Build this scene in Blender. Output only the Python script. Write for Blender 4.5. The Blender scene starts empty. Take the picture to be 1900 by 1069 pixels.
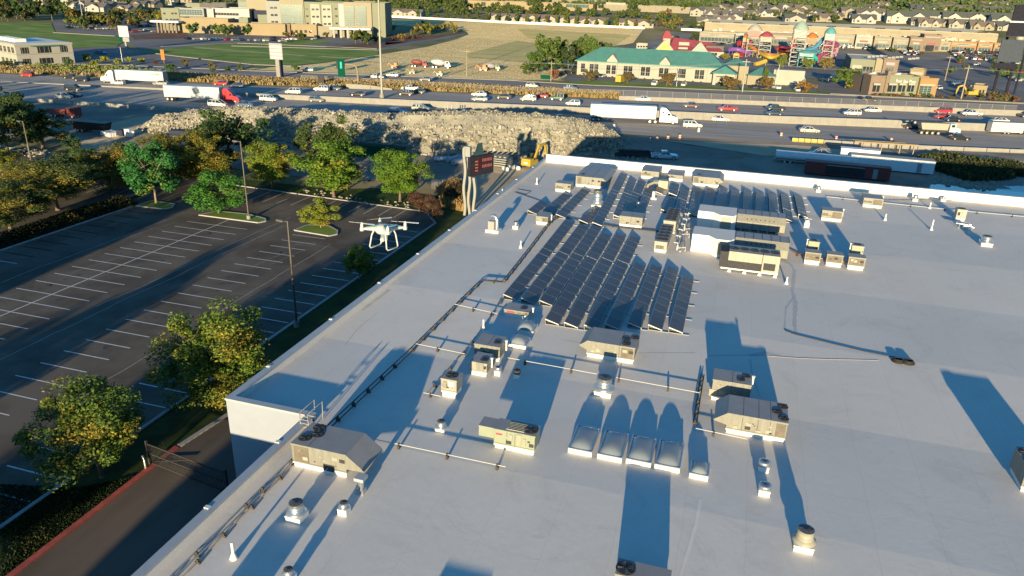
import bpy, math, random
from mathutils import Vector, Matrix, noise
S = bpy.context.scene
COL = S.collection
rnd = random.Random(7)
RAD = math.radians

# ---------------------------------------------------------------- camera frame
CX, CY, F = 950.0, 534.5, 1371.98
R = Matrix(((0.95424832, -0.13627962, 0.26615411),
            (0.2977263, 0.35047564, -0.8879898),
            (0.02773438, 0.92660385, 0.37501481)))
CAMZ = 35.0
C0 = Vector((0, 0, CAMZ))
RT = R.transposed()

def sst(a, b, t):
    t = min(1, max(0, (t - a) / (b - a)))
    return t * t * (3 - 2 * t)

def T(x, y):
    """height of the land: flat lot, freeway bench, land rising to the far suburbs"""
    k = sst(-60, -20, x)
    z = 1.5 * sst(122 + 48 * k, 150 + 45 * k, y)
    r = math.hypot(x, y)
    if r > 540:
        az = math.degrees(math.atan2(x, y))
        k = 0.35 + 0.95 * sst(-42, 5, az)
        z += k * 0.047 * (r - 540)
        if r > 1000:
            z += 0.09 * (r - 1000) * (0.3 + k)
    return z

def ray(px, py):
    return (R @ Vector((px - CX, -(py - CY), -F)))

def at(px, py, z=0.0):
    """point where the sight line through a photo pixel meets the level z"""
    v = ray(px, py)
    t = (z - CAMZ) / v.z
    return Vector((v.x * t, v.y * t, z))

def gp(px, py):
    """point where the sight line meets the land"""
    v = ray(px, py)
    v.normalize()
    a, b, st = 20.0, None, 20.0
    t = a
    while t < 4000:
        p = v * t
        if CAMZ + p.z < T(p.x, p.y):
            b = t
            break
        a = t
        t += max(6.0, t * 0.02)
    if b is None:
        b = 2200.0
        p = v * b
        return Vector((p.x, p.y, T(p.x, p.y)))
    for _ in range(30):
        m = (a + b) / 2
        p = v * m
        if CAMZ + p.z < T(p.x, p.y):
            b = m
        else:
            a = m
    p = v * b
    return Vector((p.x, p.y, T(p.x, p.y)))

def height_to(x, y, ty):
    """world z at (x, y) that is seen on photo row ty"""
    k = -(ty - CY) / F           # = pc.y / -pc.z
    a, b = RT[1], RT[2]
    num = -(a[0] * x + a[1] * y) - k * (b[0] * x + b[1] * y)
    den = a[2] + k * b[2]
    return CAMZ + num / den

def rz(y):
    """gentle folds of the membrane roof"""
    k = [(-80, 0), (-40, .1), (-26, 0), (-10, .1), (10, -.05), (33, .13), (44.5, -.07), (56, .12), (69, -.05), (82, .1), (96, -.05), (112, .05), (140, .05)]
    for (a, za), (b, zb) in zip(k, k[1:]):
        if y <= b:
            return 10 + .75 * (za + (zb - za) * (y - a) / (b - a))
    return 10.0

def rp(px, py):
    p = at(px, py, 10)
    for _ in range(4):
        p = at(px, py, rz(p.y))
    return p

# ---------------------------------------------------------------- materials
M = {}
def nodes(name):
    m = bpy.data.materials.new(name)
    m.use_nodes = True
    nt = m.node_tree
    b = nt.nodes.get('Principled BSDF')
    return m, nt, b

def mixcol(nt, fac, a, b, blend='MIX'):
    n = nt.nodes.new('ShaderNodeMix')
    n.data_type = 'RGBA'
    n.blend_type = blend
    for s, v in ((n.inputs[0], fac), (n.inputs[6], a), (n.inputs[7], b)):
        if isinstance(v, (int, float)):
            s.default_value = v
        elif isinstance(v, tuple):
            s.default_value = (v + (1,))[:4]
        else:
            nt.links.new(v, s)
    return n.outputs[2]

def ramp(nt, src, stops):
    n = nt.nodes.new('ShaderNodeValToRGB')
    cr = n.color_ramp
    while len(cr.elements) < len(stops):
        cr.elements.new(0.5)
    for e, (p, c) in zip(cr.elements, stops):
        e.position = p
        e.color = (c, c, c, 1) if isinstance(c, (int, float)) else (c + (1,))[:4]
    nt.links.new(src, n.inputs[0])
    return n.outputs[0]

def noise_tex(nt, scale, detail=4, coord='Object', rough=0.6, stretch=None, dist=0):
    tc = nt.nodes.new('ShaderNodeTexCoord')
    n = nt.nodes.new('ShaderNodeTexNoise')
    n.inputs['Scale'].default_value = scale
    n.inputs['Detail'].default_value = detail
    n.inputs['Roughness'].default_value = rough
    n.inputs['Distortion'].default_value = dist
    src = tc.outputs[coord]
    if stretch:
        mp = nt.nodes.new('ShaderNodeMapping')
        mp.inputs['Scale'].default_value = stretch
        nt.links.new(src, mp.inputs[0])
        src = mp.outputs[0]
    nt.links.new(src, n.inputs['Vector'])
    return n.outputs['Fac']

def mat(name, col, rough=0.7, metal=0.0, var=0.12, scale=1.5, col2=None, bump=0.0, bscale=20, spec=0.5, stretch=None, alpha=None, trans=0.0):
    m, nt, b = nodes(name)
    fac = noise_tex(nt, scale, stretch=stretch)
    if col2 is None:
        col2 = tuple(min(1, c * (1 + var)) for c in col)
        col = tuple(c * (1 - var) for c in col)
        r = ramp(nt, fac, [(0.3, col), (0.7, col2)])
    else:
        r = ramp(nt, fac, [(0.38, col), (0.62, col2)])
    nt.links.new(r, b.inputs['Base Color'])
    b.inputs['Roughness'].default_value = rough
    b.inputs['Metallic'].default_value = metal
    b.inputs['Specular IOR Level'].default_value = spec
    if trans:
        b.inputs['Transmission Weight'].default_value = trans
    if bump:
        bn = nt.nodes.new('ShaderNodeBump')
        bn.inputs['Strength'].default_value = bump
        bn.inputs['Distance'].default_value = 0.05
        nt.links.new(noise_tex(nt, bscale, 3), bn.inputs['Height'])
        nt.links.new(bn.outputs[0], b.inputs['Normal'])
    M[name] = m
    return m

def objcol(name, rough=0.4, metal=0.0, coat=0.0, var=0.06):
    m, nt, b = nodes(name)
    oi = nt.nodes.new('ShaderNodeObjectInfo')
    f = ramp(nt, noise_tex(nt, 1.2), [(0.3, 1 - var), (0.7, 1.0)])
    nt.links.new(mixcol(nt, 1.0, oi.outputs['Color'], f, 'MULTIPLY'), b.inputs['Base Color'])
    b.inputs['Roughness'].default_value = rough
    b.inputs['Metallic'].default_value = metal
    b.inputs['Coat Weight'].default_value = coat
    b.inputs['Coat Roughness'].default_value = 0.08
    M[name] = m

# ---------------------------------------------------------------- mesh builder
class MB:
    def __init__(s):
        s.v, s.f, s.m, s.sm = [], [], [], []
        s.cur = 0
    def add(s, vs, fs, smooth=False, mi=None):
        o = len(s.v)
        s.v += [tuple(v) for v in vs]
        for f in fs:
            s.f.append([i + o for i in f])
            s.m.append(s.cur if mi is None else mi)
            s.sm.append(smooth)
        return s
    def box(s, x0, x1, y0, y1, z0, z1, mi=None):
        v = [(x0, y0, z0), (x1, y0, z0), (x1, y1, z0), (x0, y1, z0), (x0, y0, z1), (x1, y0, z1), (x1, y1, z1), (x0, y1, z1)]
        return s.add(v, [(0, 3, 2, 1), (4, 5, 6, 7), (0, 1, 5, 4), (1, 2, 6, 5), (2, 3, 7, 6), (3, 0, 4, 7)], mi=mi)
    def hexa(s, bot, top, mi=None, smooth=False):
        n = len(bot)
        fs = [tuple(range(n))[::-1], tuple(range(n, 2 * n))]
        for i in range(n):
            j = (i + 1) % n
            fs.append((i, j, n + j, n + i))
        return s.add(list(bot) + list(top), fs, mi=mi, smooth=smooth)
    def prism(s, poly, z0, z1, mi=None):
        return s.hexa([(x, y, z0) for x, y in poly], [(x, y, z1) for x, y in poly], mi)
    def rings(s, rings, close=True, cap0=True, cap1=True, smooth=True, mi=None):
        n = len(rings[0])
        vs = [p for r in rings for p in r]
        fs = []
        for k in range(len(rings) - 1):
            for i in range(n if close else n - 1):
                j = (i + 1) % n
                fs.append((k * n + i, k * n + j, (k + 1) * n + j, (k + 1) * n + i))
        s.add(vs, fs, smooth, mi)
        if cap0: s.add(rings[0], [tuple(range(n))[::-1]], mi=mi)
        if cap1: s.add(rings[-1], [tuple(range(n))], mi=mi)
        return s
    def lathe(s, cx, cy, prof, n=20, mi=None, smooth=True, cap0=True, cap1=True):
        rs = [[(cx + r * math.cos(2 * math.pi * i / n), cy + r * math.sin(2 * math.pi * i / n), z) for i in range(n)] for r, z in prof]
        return s.rings(rs, smooth=smooth, mi=mi, cap0=cap0, cap1=cap1)
    def cyl(s, cx, cy, z0, z1, r0, r1=None, n=12, mi=None):
        return s.lathe(cx, cy, [(r0, z0), (r0 if r1 is None else r1, z1)], n, mi)
    def tube(s, pts, r, n=6, mi=None, r1=None, cap=True):
        pts = [Vector(p) for p in pts]
        rs = []
        up = Vector((0, 0, 1))
        for i, p in enumerate(pts):
            d = (pts[min(i + 1, len(pts) - 1)] - pts[max(i - 1, 0)])
            if d.length < 1e-9: d = Vector((0, 0, 1))
            d.normalize()
            a = d.cross(up if abs(d.z) < 0.9 else Vector((1, 0, 0))).normalized()
            b = a.cross(d)
            q = r if r1 is None else r + (r1 - r) * i / (len(pts) - 1)
            rs.append([p + a * q * math.cos(2 * math.pi * k / n) - b * q * math.sin(2 * math.pi * k / n) for k in range(n)])
        return s.rings(rs, cap0=cap, cap1=cap, mi=mi)
    def bar(s, p, q, w, h, mi=None):
        """box section bar from p to q (w across, h up)"""
        p, q = Vector(p), Vector(q)
        d = (q - p).normalized()
        a = d.cross(Vector((0, 0, 1)) if abs(d.z) < 0.95 else Vector((1, 0, 0))).normalized() * w / 2
        b = a.cross(d).normalized() * h / 2
        c = [a + b, -a + b, -a - b, a - b]
        return s.hexa([p + k for k in c], [q + k for k in c], mi)
    def quad(s, a, b, c, d, mi=None):
        return s.add([a, b, c, d], [(0, 1, 2, 3)], mi=mi)
    def wheelx(s, x, y, z, r, w, mi=0, mi2=1, n=14):
        """wheel whose axle is along y"""
        for sg, rr, yy, m_ in ((1, r, w / 2, mi), (1, r * .58, w / 2 + .012, mi2)):
            ri = [[(x + rr * math.cos(2 * math.pi * i / n), y + s_ * yy, z + rr * math.sin(2 * math.pi * i / n)) for i in range(n)] for s_ in (1, -1)]
            s.rings(ri, smooth=False, mi=m_)
        return s
    def mesh(s, name, mats):
        me = bpy.data.meshes.new(name)
        me.from_pydata(s.v, [], s.f)
        for m in mats:
            me.materials.append(M[m] if isinstance(m, str) else m)
        me.polygons.foreach_set('material_index', s.m)
        me.polygons.foreach_set('use_smooth', s.sm)
        me.update()
        return me
    def build(s, name, mats, parent=None, loc=None, rot=0, **k):
        if isinstance(mats, str): mats = [mats]
        return mkobj(name, s.mesh(name, mats), parent, loc, rot, **k)

def mkobj(name, me, parent=None, loc=None, rot=0, color=None):
    o = bpy.data.objects.new(name, me)
    COL.objects.link(o)
    if parent is not None: o.parent = parent
    if loc is not None: o.location = loc
    if rot: o.rotation_euler = (0, 0, rot)
    if color: o.color = (tuple(color) + (1,))[:4]
    return o

def tag(o, label=None, cat=None, group=None, kind=None):
    if label: o['label'] = label
    if cat: o['category'] = cat
    if group: o['group'] = group
    if kind: o['kind'] = kind
    return o

def thing(name, label, cat, loc=(0, 0, 0), rot=0, group=None):
    o = bpy.data.objects.new(name, None)
    COL.objects.link(o)
    o.location = loc
    o.rotation_euler = (0, 0, rot)
    o.empty_display_size = 0.3
    return tag(o, label, cat, group)

def dup(root, loc, rot=0, label=None, group=None, color=None, scale=None, colorparts=('body',)):
    """copy of a thing with copies of its parts and sub-parts"""
    r = root.copy()
    COL.objects.link(r)
    r.location = loc
    r.rotation_euler = (0, 0, rot)
    if scale: r.scale = scale if isinstance(scale, (tuple, list)) else (scale,) * 3
    if label: r['label'] = label
    if group: r['group'] = group
    if color and r.type == 'MESH': r.color = (tuple(color) + (1,))[:4]
    for ch in root.children:
        c = ch.copy()
        COL.objects.link(c)
        c.parent = r
        if color and ch.name.split('.')[0] in colorparts: c.color = (tuple(color) + (1,))[:4]
        for g in ch.children:
            d = g.copy()
            COL.objects.link(d)
            d.parent = c
    return r

# land-following sheet from a polygon ------------------------------------------
import bmesh
def sheet(name, poly, mats, off, step=14.0, kind='structure', world=False):
    pts = [Vector(p) if world else gp(*p) for p in poly]
    bm = bmesh.new()
    bm.faces.new([bm.verts.new((p[0], p[1], 0)) for p in pts])
    bmesh.ops.triangulate(bm, faces=bm.faces[:])
    xs = [p[0] for p in pts]; ys = [p[1] for p in pts]
    if step:
        for ax, lo, hi in ((0, min(xs), max(xs)), (1, min(ys), max(ys))):
            k = math.ceil(lo / step) * step
            while k < hi:
                no = (1, 0, 0) if ax == 0 else (0, 1, 0)
                bmesh.ops.bisect_plane(bm, geom=bm.verts[:] + bm.edges[:] + bm.faces[:], plane_co=(k, k, 0), plane_no=no)
                k += step
    for v in bm.verts:
        v.co.z = T(v.co.x, v.co.y) + off
    bm.normal_update()
    for f in bm.faces:
        if f.normal.z < 0: f.normal_flip()
    me = bpy.data.meshes.new(name)
    bm.to_mesh(me); bm.free()
    me.materials.append(M[mats])
    o = mkobj(name, me)
    if kind: o['kind'] = kind
    return o

def strip(mb, pts, w, off, mi=None, zf=T):
    """flat painted line along world points"""
    for a, b in zip(pts, pts[1:]):
        a = Vector((a[0], a[1], 0)); b = Vector((b[0], b[1], 0))
        n = (b - a).normalized(); s = Vector((-n.y, n.x, 0)) * w / 2
        k = max(1, int((b - a).length / 20))
        for i in range(k):
            p, q = a.lerp(b, i / k), a.lerp(b, (i + 1) / k)
            c = [p - s, q - s, q + s, p + s]
            mb.quad(*[(v.x, v.y, zf(v.x, v.y) + off) for v in c], mi=mi)
HAZE = 0
# ================================================================ materials
mat('asphalt', (0.092, 0.078, 0.065), 0.95, scale=0.15, col2=(0.145, 0.125, 0.105), bump=0.3, bscale=30, spec=0.1)
mat('asphalt_drive', (0.105, 0.083, 0.068), 0.95, scale=0.2, col2=(0.16, 0.125, 0.10), stretch=(1, .25, 1), spec=0.2)
mat('road', (0.22, 0.19, 0.17), 0.85, scale=0.05, col2=(0.30, 0.26, 0.235), stretch=(0.3, 3, 1), spec=0.3)
mat('freeway', (0.29, 0.255, 0.225), 0.85, scale=0.06, col2=(0.37, 0.33, 0.295), stretch=(0.25, 4, 1), spec=0.3)
mat('lot', (0.16, 0.15, 0.15), 0.9, scale=0.05, col2=(0.21, 0.20, 0.20), spec=0.2)
mat('concrete', (0.215, 0.205, 0.185), 0.85, var=0.1, scale=0.7, bump=0.1)
mat('kerb', (0.33, 0.32, 0.31), 0.85, var=0.12, scale=1.0)
mat('red_paint', (0.36, 0.075, 0.055), 0.8, var=0.25, scale=2)
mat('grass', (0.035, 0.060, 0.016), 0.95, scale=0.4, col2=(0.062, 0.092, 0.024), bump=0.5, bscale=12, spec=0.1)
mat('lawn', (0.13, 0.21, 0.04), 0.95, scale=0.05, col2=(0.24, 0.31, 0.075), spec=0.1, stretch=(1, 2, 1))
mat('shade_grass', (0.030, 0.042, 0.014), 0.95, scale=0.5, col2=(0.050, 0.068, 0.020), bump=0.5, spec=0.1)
mat('drygrass', (0.76, 0.56, 0.26), 0.95, scale=0.03, col2=(0.93, 0.72, 0.37), spec=0.05, stretch=(1, 4, 1))  # bright albedo stands in for low sun caught by upright stubble
mat('oldgrass', (0.52, 0.44, 0.16), 0.95, scale=0.04, col2=(0.70, 0.56, 0.24), spec=0.05, stretch=(1, 3, 1))
mat('weeds', (0.36, 0.26, 0.11), 0.95, var=0.3, scale=0.6, spec=0.05)
mat('dirt', (0.42, 0.33, 0.22), 0.95, scale=0.06, col2=(0.52, 0.42, 0.29), bump=0.6, bscale=2, spec=0.1)
mat('dirt_dark', (0.20, 0.18, 0.15), 0.95, scale=0.08, col2=(0.30, 0.26, 0.215), bump=0.5, bscale=2, spec=0.1)
mat('suburb', (0.12, 0.14, 0.05), 0.95, scale=0.02, col2=(0.28, 0.23, 0.13), spec=0.1)
mat('brown_bed', (0.17, 0.105, 0.075), 0.95, var=0.3, scale=0.1, spec=0.1)
mat('rock', (0.20, 0.192, 0.165), 0.95, scale=0.12, col2=(0.30, 0.28, 0.22), bump=0.5, bscale=2.5, spec=0.1)
mat('whitepaint', (0.62, 0.60, 0.57), 0.7, var=0.12, scale=3)
mat('oil', (0.055, 0.053, 0.05), 0.8, var=0.1)
mat('yellowpaint', (0.62, 0.40, 0.06), 0.7, var=0.12, scale=3)
mat('water', (0.02, 0.035, 0.035), 0.08, var=0.1, scale=0.5, bump=0.15, bscale=3)
mat('wall_cream', (0.225, 0.23, 0.22), 0.85, var=0.05, scale=0.6)
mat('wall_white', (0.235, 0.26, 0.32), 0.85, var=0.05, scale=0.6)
mat('coping', (0.38, 0.40, 0.42), 0.45, metal=0.2, var=0.06, scale=1)
mat('white_membrane', (0.60, 0.59, 0.57), 0.7, var=0.03, scale=0.8)
mat('metal_beige', (0.185, 0.180, 0.155), 0.5, var=0.15, scale=1.6, stretch=(2.5, 2.5, .5), spec=0.4)
mat('metal_grey', (0.24, 0.235, 0.24), 0.5, var=0.08, scale=1.2, spec=0.4)
mat('metal_green', (0.21, 0.235, 0.17), 0.5, var=0.06, scale=1.2)
mat('metal_cream', (0.255, 0.245, 0.20), 0.5, var=0.12, scale=1.6, stretch=(2.5, 2.5, .5))
mat('galv', (0.52, 0.54, 0.55), 0.32, metal=0.85, var=0.12, scale=4)
mat('steel_dark', (0.04, 0.04, 0.045), 0.75, var=0.2, scale=4, spec=0.15)
mat('matte_dark', (0.02, 0.02, 0.03), 0.9, var=0.2, spec=0.05)
mat('matte_grey', (0.05, 0.06, 0.08), 0.9, var=0.1, spec=0.05)
mat('black', (0.012, 0.012, 0.014), 0.5, var=0.2)
mat('rubber', (0.018, 0.018, 0.02), 0.8, var=0.2)
mat('hub', (0.45, 0.45, 0.45), 0.35, metal=0.6, var=0.1)
mat('pvc', (0.60, 0.59, 0.57), 0.5, var=0.03)
mat('pipe', (0.42, 0.41, 0.39), 0.5, var=0.08)
mat('wood_block', (0.05, 0.045, 0.04), 0.9, var=0.3)
mat('copper', (0.42, 0.16, 0.07), 0.45, metal=0.4, var=0.1)
mat('sticker_red', (0.5, 0.04, 0.06), 0.5, var=0.05)
mat('dome', (0.17, 0.20, 0.235), 0.25, var=0.05, scale=1.5, spec=0.7)
mat('glass', (0.018, 0.024, 0.030), 0.08, var=0.2, scale=0.6, spec=0.8)
mat('glass_blue', (0.03, 0.06, 0.075), 0.12, var=0.2, scale=0.6, spec=0.8)
mat('glass_green', (0.03, 0.07, 0.07), 0.15, var=0.2, scale=0.3, spec=0.8)
mat('solar_frame', (0.34, 0.35, 0.36), 0.35, metal=0.7, var=0.05)
mat('bark', (0.13, 0.095, 0.07), 0.95, var=0.3, scale=4, bump=0.5)
mat('bark_pale', (0.20, 0.16, 0.12), 0.95, var=0.2, scale=4)
mat('pole', (0.10, 0.088, 0.075), 0.5, metal=0.4, var=0.08)
mat('pole_white', (0.26, 0.25, 0.22), 0.5, var=0.05)
mat('timber', (0.26, 0.21, 0.15), 0.9, var=0.15, scale=3)
mat('lamp', (0.45, 0.44, 0.42), 0.3, var=0.02)
mat('taillight', (0.45, 0.02, 0.02), 0.3, var=0.05)
mat('truck_white', (0.42, 0.42, 0.42), 0.35, var=0.03)
mat('shingle', (0.095, 0.088, 0.088), 0.95, var=0.15, scale=0.6)
mat('shingle_brown', (0.17, 0.125, 0.10), 0.95, var=0.15, scale=0.6)
mat('siding', (0.29, 0.28, 0.245), 0.9, var=0.06, scale=0.3)
mat('siding_tan', (0.215, 0.19, 0.145), 0.9, var=0.08, scale=0.3)
mat('tan_wall', (0.235, 0.205, 0.145), 0.9, var=0.05, scale=0.15)
mat('orange_wall', (0.24, 0.15, 0.07), 0.9, var=0.08, scale=0.15)
mat('sand_wall', (0.24, 0.185, 0.11), 0.9, var=0.06, scale=0.15)
mat('green_wall', (0.165, 0.175, 0.125), 0.9, var=0.05, scale=0.15)
mat('brick', (0.17, 0.125, 0.095), 0.9, var=0.15, scale=1.0)
mat('flat_roof', (0.42, 0.41, 0.41), 0.9, var=0.08, scale=0.1)
mat('tan_roof', (0.88, 0.70, 0.42), 0.9, var=0.05, scale=0.05)
mat('teal_roof', (0.06, 0.18, 0.165), 0.6, var=0.12, scale=0.4)
mat('teal', (0.02, 0.30, 0.26), 0.5, var=0.05)
mat('red_roof', (0.24, 0.045, 0.06), 0.7, var=0.1, scale=0.3)
mat('yellow', (0.36, 0.25, 0.03), 0.5, var=0.06)
mat('orange', (0.36, 0.13, 0.03), 0.5, var=0.08)
mat('pink', (0.32, 0.05, 0.13), 0.45, var=0.08)
mat('red', (0.30, 0.03, 0.03), 0.45, var=0.08)
mat('blue', (0.05, 0.18, 0.30), 0.45, var=0.08)
mat('aqua', (0.08, 0.24, 0.24), 0.45, var=0.08)
mat('purple', (0.16, 0.07, 0.28), 0.5, var=0.08)
mat('green_sign', (0.0, 0.05, 0.035), 0.8, var=0.04, spec=0.1)
mat('dark_red', (0.16, 0.025, 0.02), 0.6, var=0.15, scale=1)
mat('navy', (0.02, 0.025, 0.05), 0.7, var=0.1, spec=0.2)
mat('hivis', (0.45, 0.65, 0.05), 0.7, var=0.05)
mat('skin', (0.45, 0.27, 0.19), 0.6, var=0.05)
mat('drone_white', (0.42, 0.42, 0.42), 0.3, var=0.02)
mat('drone_teal', (0.015, 0.20, 0.18), 0.35, var=0.05)
mat('blade', (0.55, 0.57, 0.60), 0.35, var=0.05)
mat('stain', (0.30, 0.29, 0.28), 0.9, var=0.2, scale=3)
mat('rust_stain', (0.42, 0.33, 0.23), 0.9, var=0.15, scale=3)
objcol('carpaint', 0.3, 0.0, 0.5)
objcol('wallcol', 0.9)
objcol('roofcol', 0.9)

def fins(name, a, b, sc):
    m, nt, bs = nodes(name)
    tc = nt.nodes.new('ShaderNodeTexCoord')
    w = nt.nodes.new('ShaderNodeTexWave')
    w.inputs['Scale'].default_value = sc
    w.inputs['Distortion'].default_value = 0.3
    nt.links.new(tc.outputs['Object'], w.inputs[0])
    c = ramp(nt, w.outputs['Fac'], [(0.3, a), (0.7, b)])
    f = ramp(nt, noise_tex(nt, 2.0), [(0.35, 0.75), (0.65, 1.05)])
    nt.links.new(mixcol(nt, 1.0, c, f, 'MULTIPLY'), bs.inputs['Base Color'])
    bs.inputs['Roughness'].default_value = 0.7
    M[name] = m
fins('coil', (0.08, 0.065, 0.05), (0.17, 0.145, 0.11), 6)
fins('louvre', (0.05, 0.05, 0.05), (0.40, 0.38, 0.30), 4)

def rubble_mat():
    m, nt, b = nodes('rubble')
    g = nt.nodes.new('ShaderNodeNewGeometry')
    c = ramp(nt, g.outputs['Random Per Island'], [(0.0, (0.13, 0.12, 0.095)), (0.5, (0.24, 0.22, 0.175)), (1.0, (0.36, 0.335, 0.28))])
    nt.links.new(c, b.inputs['Base Color']); b.inputs['Roughness'].default_value = 0.95
    M['rubble'] = m
rubble_mat()
mat('office_grey', (0.58, 0.60, 0.62), 0.6, var=0.04)
def roof_mat():
    m, nt, b = nodes('roof_white')
    tc = nt.nodes.new('ShaderNodeTexCoord')
    big = ramp(nt, noise_tex(nt, 0.045, 5, rough=0.55), [(0.3, (0.60, 0.565, 0.525)), (0.7, (0.685, 0.64, 0.59))])
    mid = ramp(nt, noise_tex(nt, 0.22, 8, rough=0.74, dist=1.4), [(0.28, 0.84), (0.40, 0.94), (0.47, 0.985), (0.62, 1.0)])
    fine = ramp(nt, noise_tex(nt, 6, 4, rough=0.7), [(0.25, 0.95), (0.6, 1.0)])
    c = mixcol(nt, 1.0, big, mid, 'MULTIPLY')
    c = mixcol(nt, 1.0, c, fine, 'MULTIPLY')
    # welded seams of the membrane sheets
    br = nt.nodes.new('ShaderNodeTexBrick')
    br.offset = 0.37
    br.inputs['Color1'].default_value = (1, 1, 1, 1)
    br.inputs['Color2'].default_value = (0.975, 0.975, 0.975, 1)
    br.inputs['Mortar'].default_value = (0.86, 0.86, 0.86, 1)
    br.inputs['Scale'].default_value = 1.0
    br.inputs['Mortar Size'].default_value = 0.025
    br.inputs['Mortar Smooth'].default_value = 0.6
    br.inputs['Brick Width'].default_value = 27.0
    br.inputs['Row Height'].default_value = 3.1
    mp = nt.nodes.new('ShaderNodeMapping')
    mp.inputs['Rotation'].default_value = (0, 0, RAD(90))
    n1 = nt.nodes.new('ShaderNodeTexNoise'); n1.inputs['Scale'].default_value = 0.3
    nt.links.new(tc.outputs['Object'], n1.inputs['Vector'])
    ad = nt.nodes.new('ShaderNodeVectorMath'); ad.operation = 'MULTIPLY_ADD'
    ad.inputs[1].default_value = (0.25, 0.25, 0)
    nt.links.new(n1.outputs['Color'], ad.inputs[0]); nt.links.new(tc.outputs['Object'], ad.inputs[2])
    nt.links.new(ad.outputs[0], mp.inputs[0]); nt.links.new(mp.outputs[0], br.inputs[0])
    c = mixcol(nt, 0.75, c, mixcol(nt, 1.0, c, br.outputs['Color'], 'MULTIPLY'))
    nt.links.new(c, b.inputs['Base Color'])
    b.inputs['Roughness'].default_value = 0.75
    b.inputs['Specular IOR Level'].default_value = 0.25
    bn = nt.nodes.new('ShaderNodeBump'); bn.inputs['Strength'].default_value = 0.12; bn.inputs['Distance'].default_value = 0.06
    nt.links.new(noise_tex(nt, 0.9, 5, rough=0.65, dist=0.6), bn.inputs['Height'])
    nt.links.new(bn.outputs[0], b.inputs['Normal'])
    M['roof_white'] = m
roof_mat()

def solar_mat():
    m, nt, b = nodes('solar')
    oi = nt.nodes.new('ShaderNodeObjectInfo')
    c = ramp(nt, oi.outputs['Random'], [(0.0, (0.048, 0.050, 0.062)), (1.0, (0.070, 0.068, 0.078))])
    f = ramp(nt, noise_tex(nt, 1.5), [(0.3, 0.85), (0.7, 1.1)])
    nt.links.new(mixcol(nt, 1.0, c, f, 'MULTIPLY'), b.inputs['Base Color'])
    b.inputs['Roughness'].default_value = 0.42
    b.inputs['Specular IOR Level'].default_value = 0.35
    M['solar'] = m
solar_mat()

def leaf_mat(name, cold, warm):
    """leaves: object colour tints, its alpha says how far the autumn has come"""
    m, nt, b = nodes(name)
    oi = nt.nodes.new('ShaderNodeObjectInfo')
    geo = nt.nodes.new('ShaderNodeNewGeometry')
    big = noise_tex(nt, 0.30, 3, rough=0.5)
    add = nt.nodes.new('ShaderNodeMath'); add.operation = 'ADD'
    nt.links.new(big, add.inputs[0]); nt.links.new(oi.outputs['Alpha'], add.inputs[1])
    rs = nt.nodes.new('ShaderNodeMath'); rs.operation = 'MULTIPLY_ADD'
    rs.inputs[1].default_value = 0.22
    nt.links.new(geo.outputs['Random Per Island'], rs.inputs[0]); nt.links.new(add.outputs[0], rs.inputs[2])
    k = ramp(nt, rs.outputs[0], [(0.74, 0.0), (1.06, 1.0)])
    g = mixcol(nt, k, oi.outputs['Color'], warm)
    v = ramp(nt, geo.outputs['Random Per Island'], [(0.0, 0.78), (1.0, 1.38)])
    g = mixcol(nt, 1.0, g, v, 'MULTIPLY')
    nt.links.new(g, b.inputs['Base Color'])
    b.inputs['Roughness'].default_value = 0.65
    b.inputs['Specular IOR Level'].default_value = 0.25
    tr = nt.nodes.new('ShaderNodeBsdfTranslucent')
    nt.links.new(g, tr.inputs['Color'])
    mx = nt.nodes.new('ShaderNodeMixShader'); mx.inputs[0].default_value = 0.28
    out = nt.nodes.get('Material Output')
    nt.links.new(b.outputs[0], mx.inputs[1]); nt.links.new(tr.outputs[0], mx.inputs[2]); nt.links.new(mx.outputs[0], out.inputs[0])
    M[name] = m
leaf_mat('leaf', (0.05, 0.09, 0.02), (0.32, 0.22, 0.035))

def mesh_wire_mat():
    m, nt, b = nodes('chainlink')
    b.inputs['Base Color'].default_value = (0.55, 0.52, 0.45, 1)
    b.inputs['Alpha'].default_value = 0.07
    M['chainlink'] = m
mesh_wire_mat()

# ================================================================ camera, light
cam = bpy.data.objects.new('camera', bpy.data.cameras.new('camera'))
COL.objects.link(cam)
cam.data.sensor_width = 36
cam.data.lens = 36 * F / 1900
cam.data.clip_end = 8000
cam.data.clip_start = 0.5
cam.matrix_world = Matrix.Translation(C0) @ R.to_4x4()
S.camera = cam

SUN_EL, SUN_AZ = RAD(7.14), RAD(174.54)
sd = bpy.data.lights.new('sun', 'SUN')
sd.energy = 5.0
sd.angle = RAD(0.55)
sd.color = (1.0, 0.80, 0.47)
so = bpy.data.objects.new('sun', sd)
COL.objects.link(so)
trav = Vector((-math.sin(SUN_AZ) * math.cos(SUN_EL), -math.cos(SUN_AZ) * math.cos(SUN_EL), -math.sin(SUN_EL)))
so.rotation_euler = trav.to_track_quat('-Z', 'Y').to_euler()
so.location = (0, -50, 80)
w = bpy.data.worlds.new('World')
S.world = w
w.use_nodes = True
nt = w.node_tree
bg = nt.nodes['Background']
sky = nt.nodes.new('ShaderNodeTexSky')
sky.sky_type = 'NISHITA'
sky.sun_disc = False
sky.sun_elevation = SUN_EL
sky.sun_rotation = SUN_AZ
sky.altitude = 1400
sky.air_density = 1.0
sky.dust_density = 0.6
sky.ozone_density = 3.0
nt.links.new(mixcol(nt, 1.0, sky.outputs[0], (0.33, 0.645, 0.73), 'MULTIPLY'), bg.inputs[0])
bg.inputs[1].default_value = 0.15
S.view_settings.view_transform = 'Standard'
S.view_settings.look = 'None'
S.view_settings.gamma = 1
S.view_settings.exposure = 1.22

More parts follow.
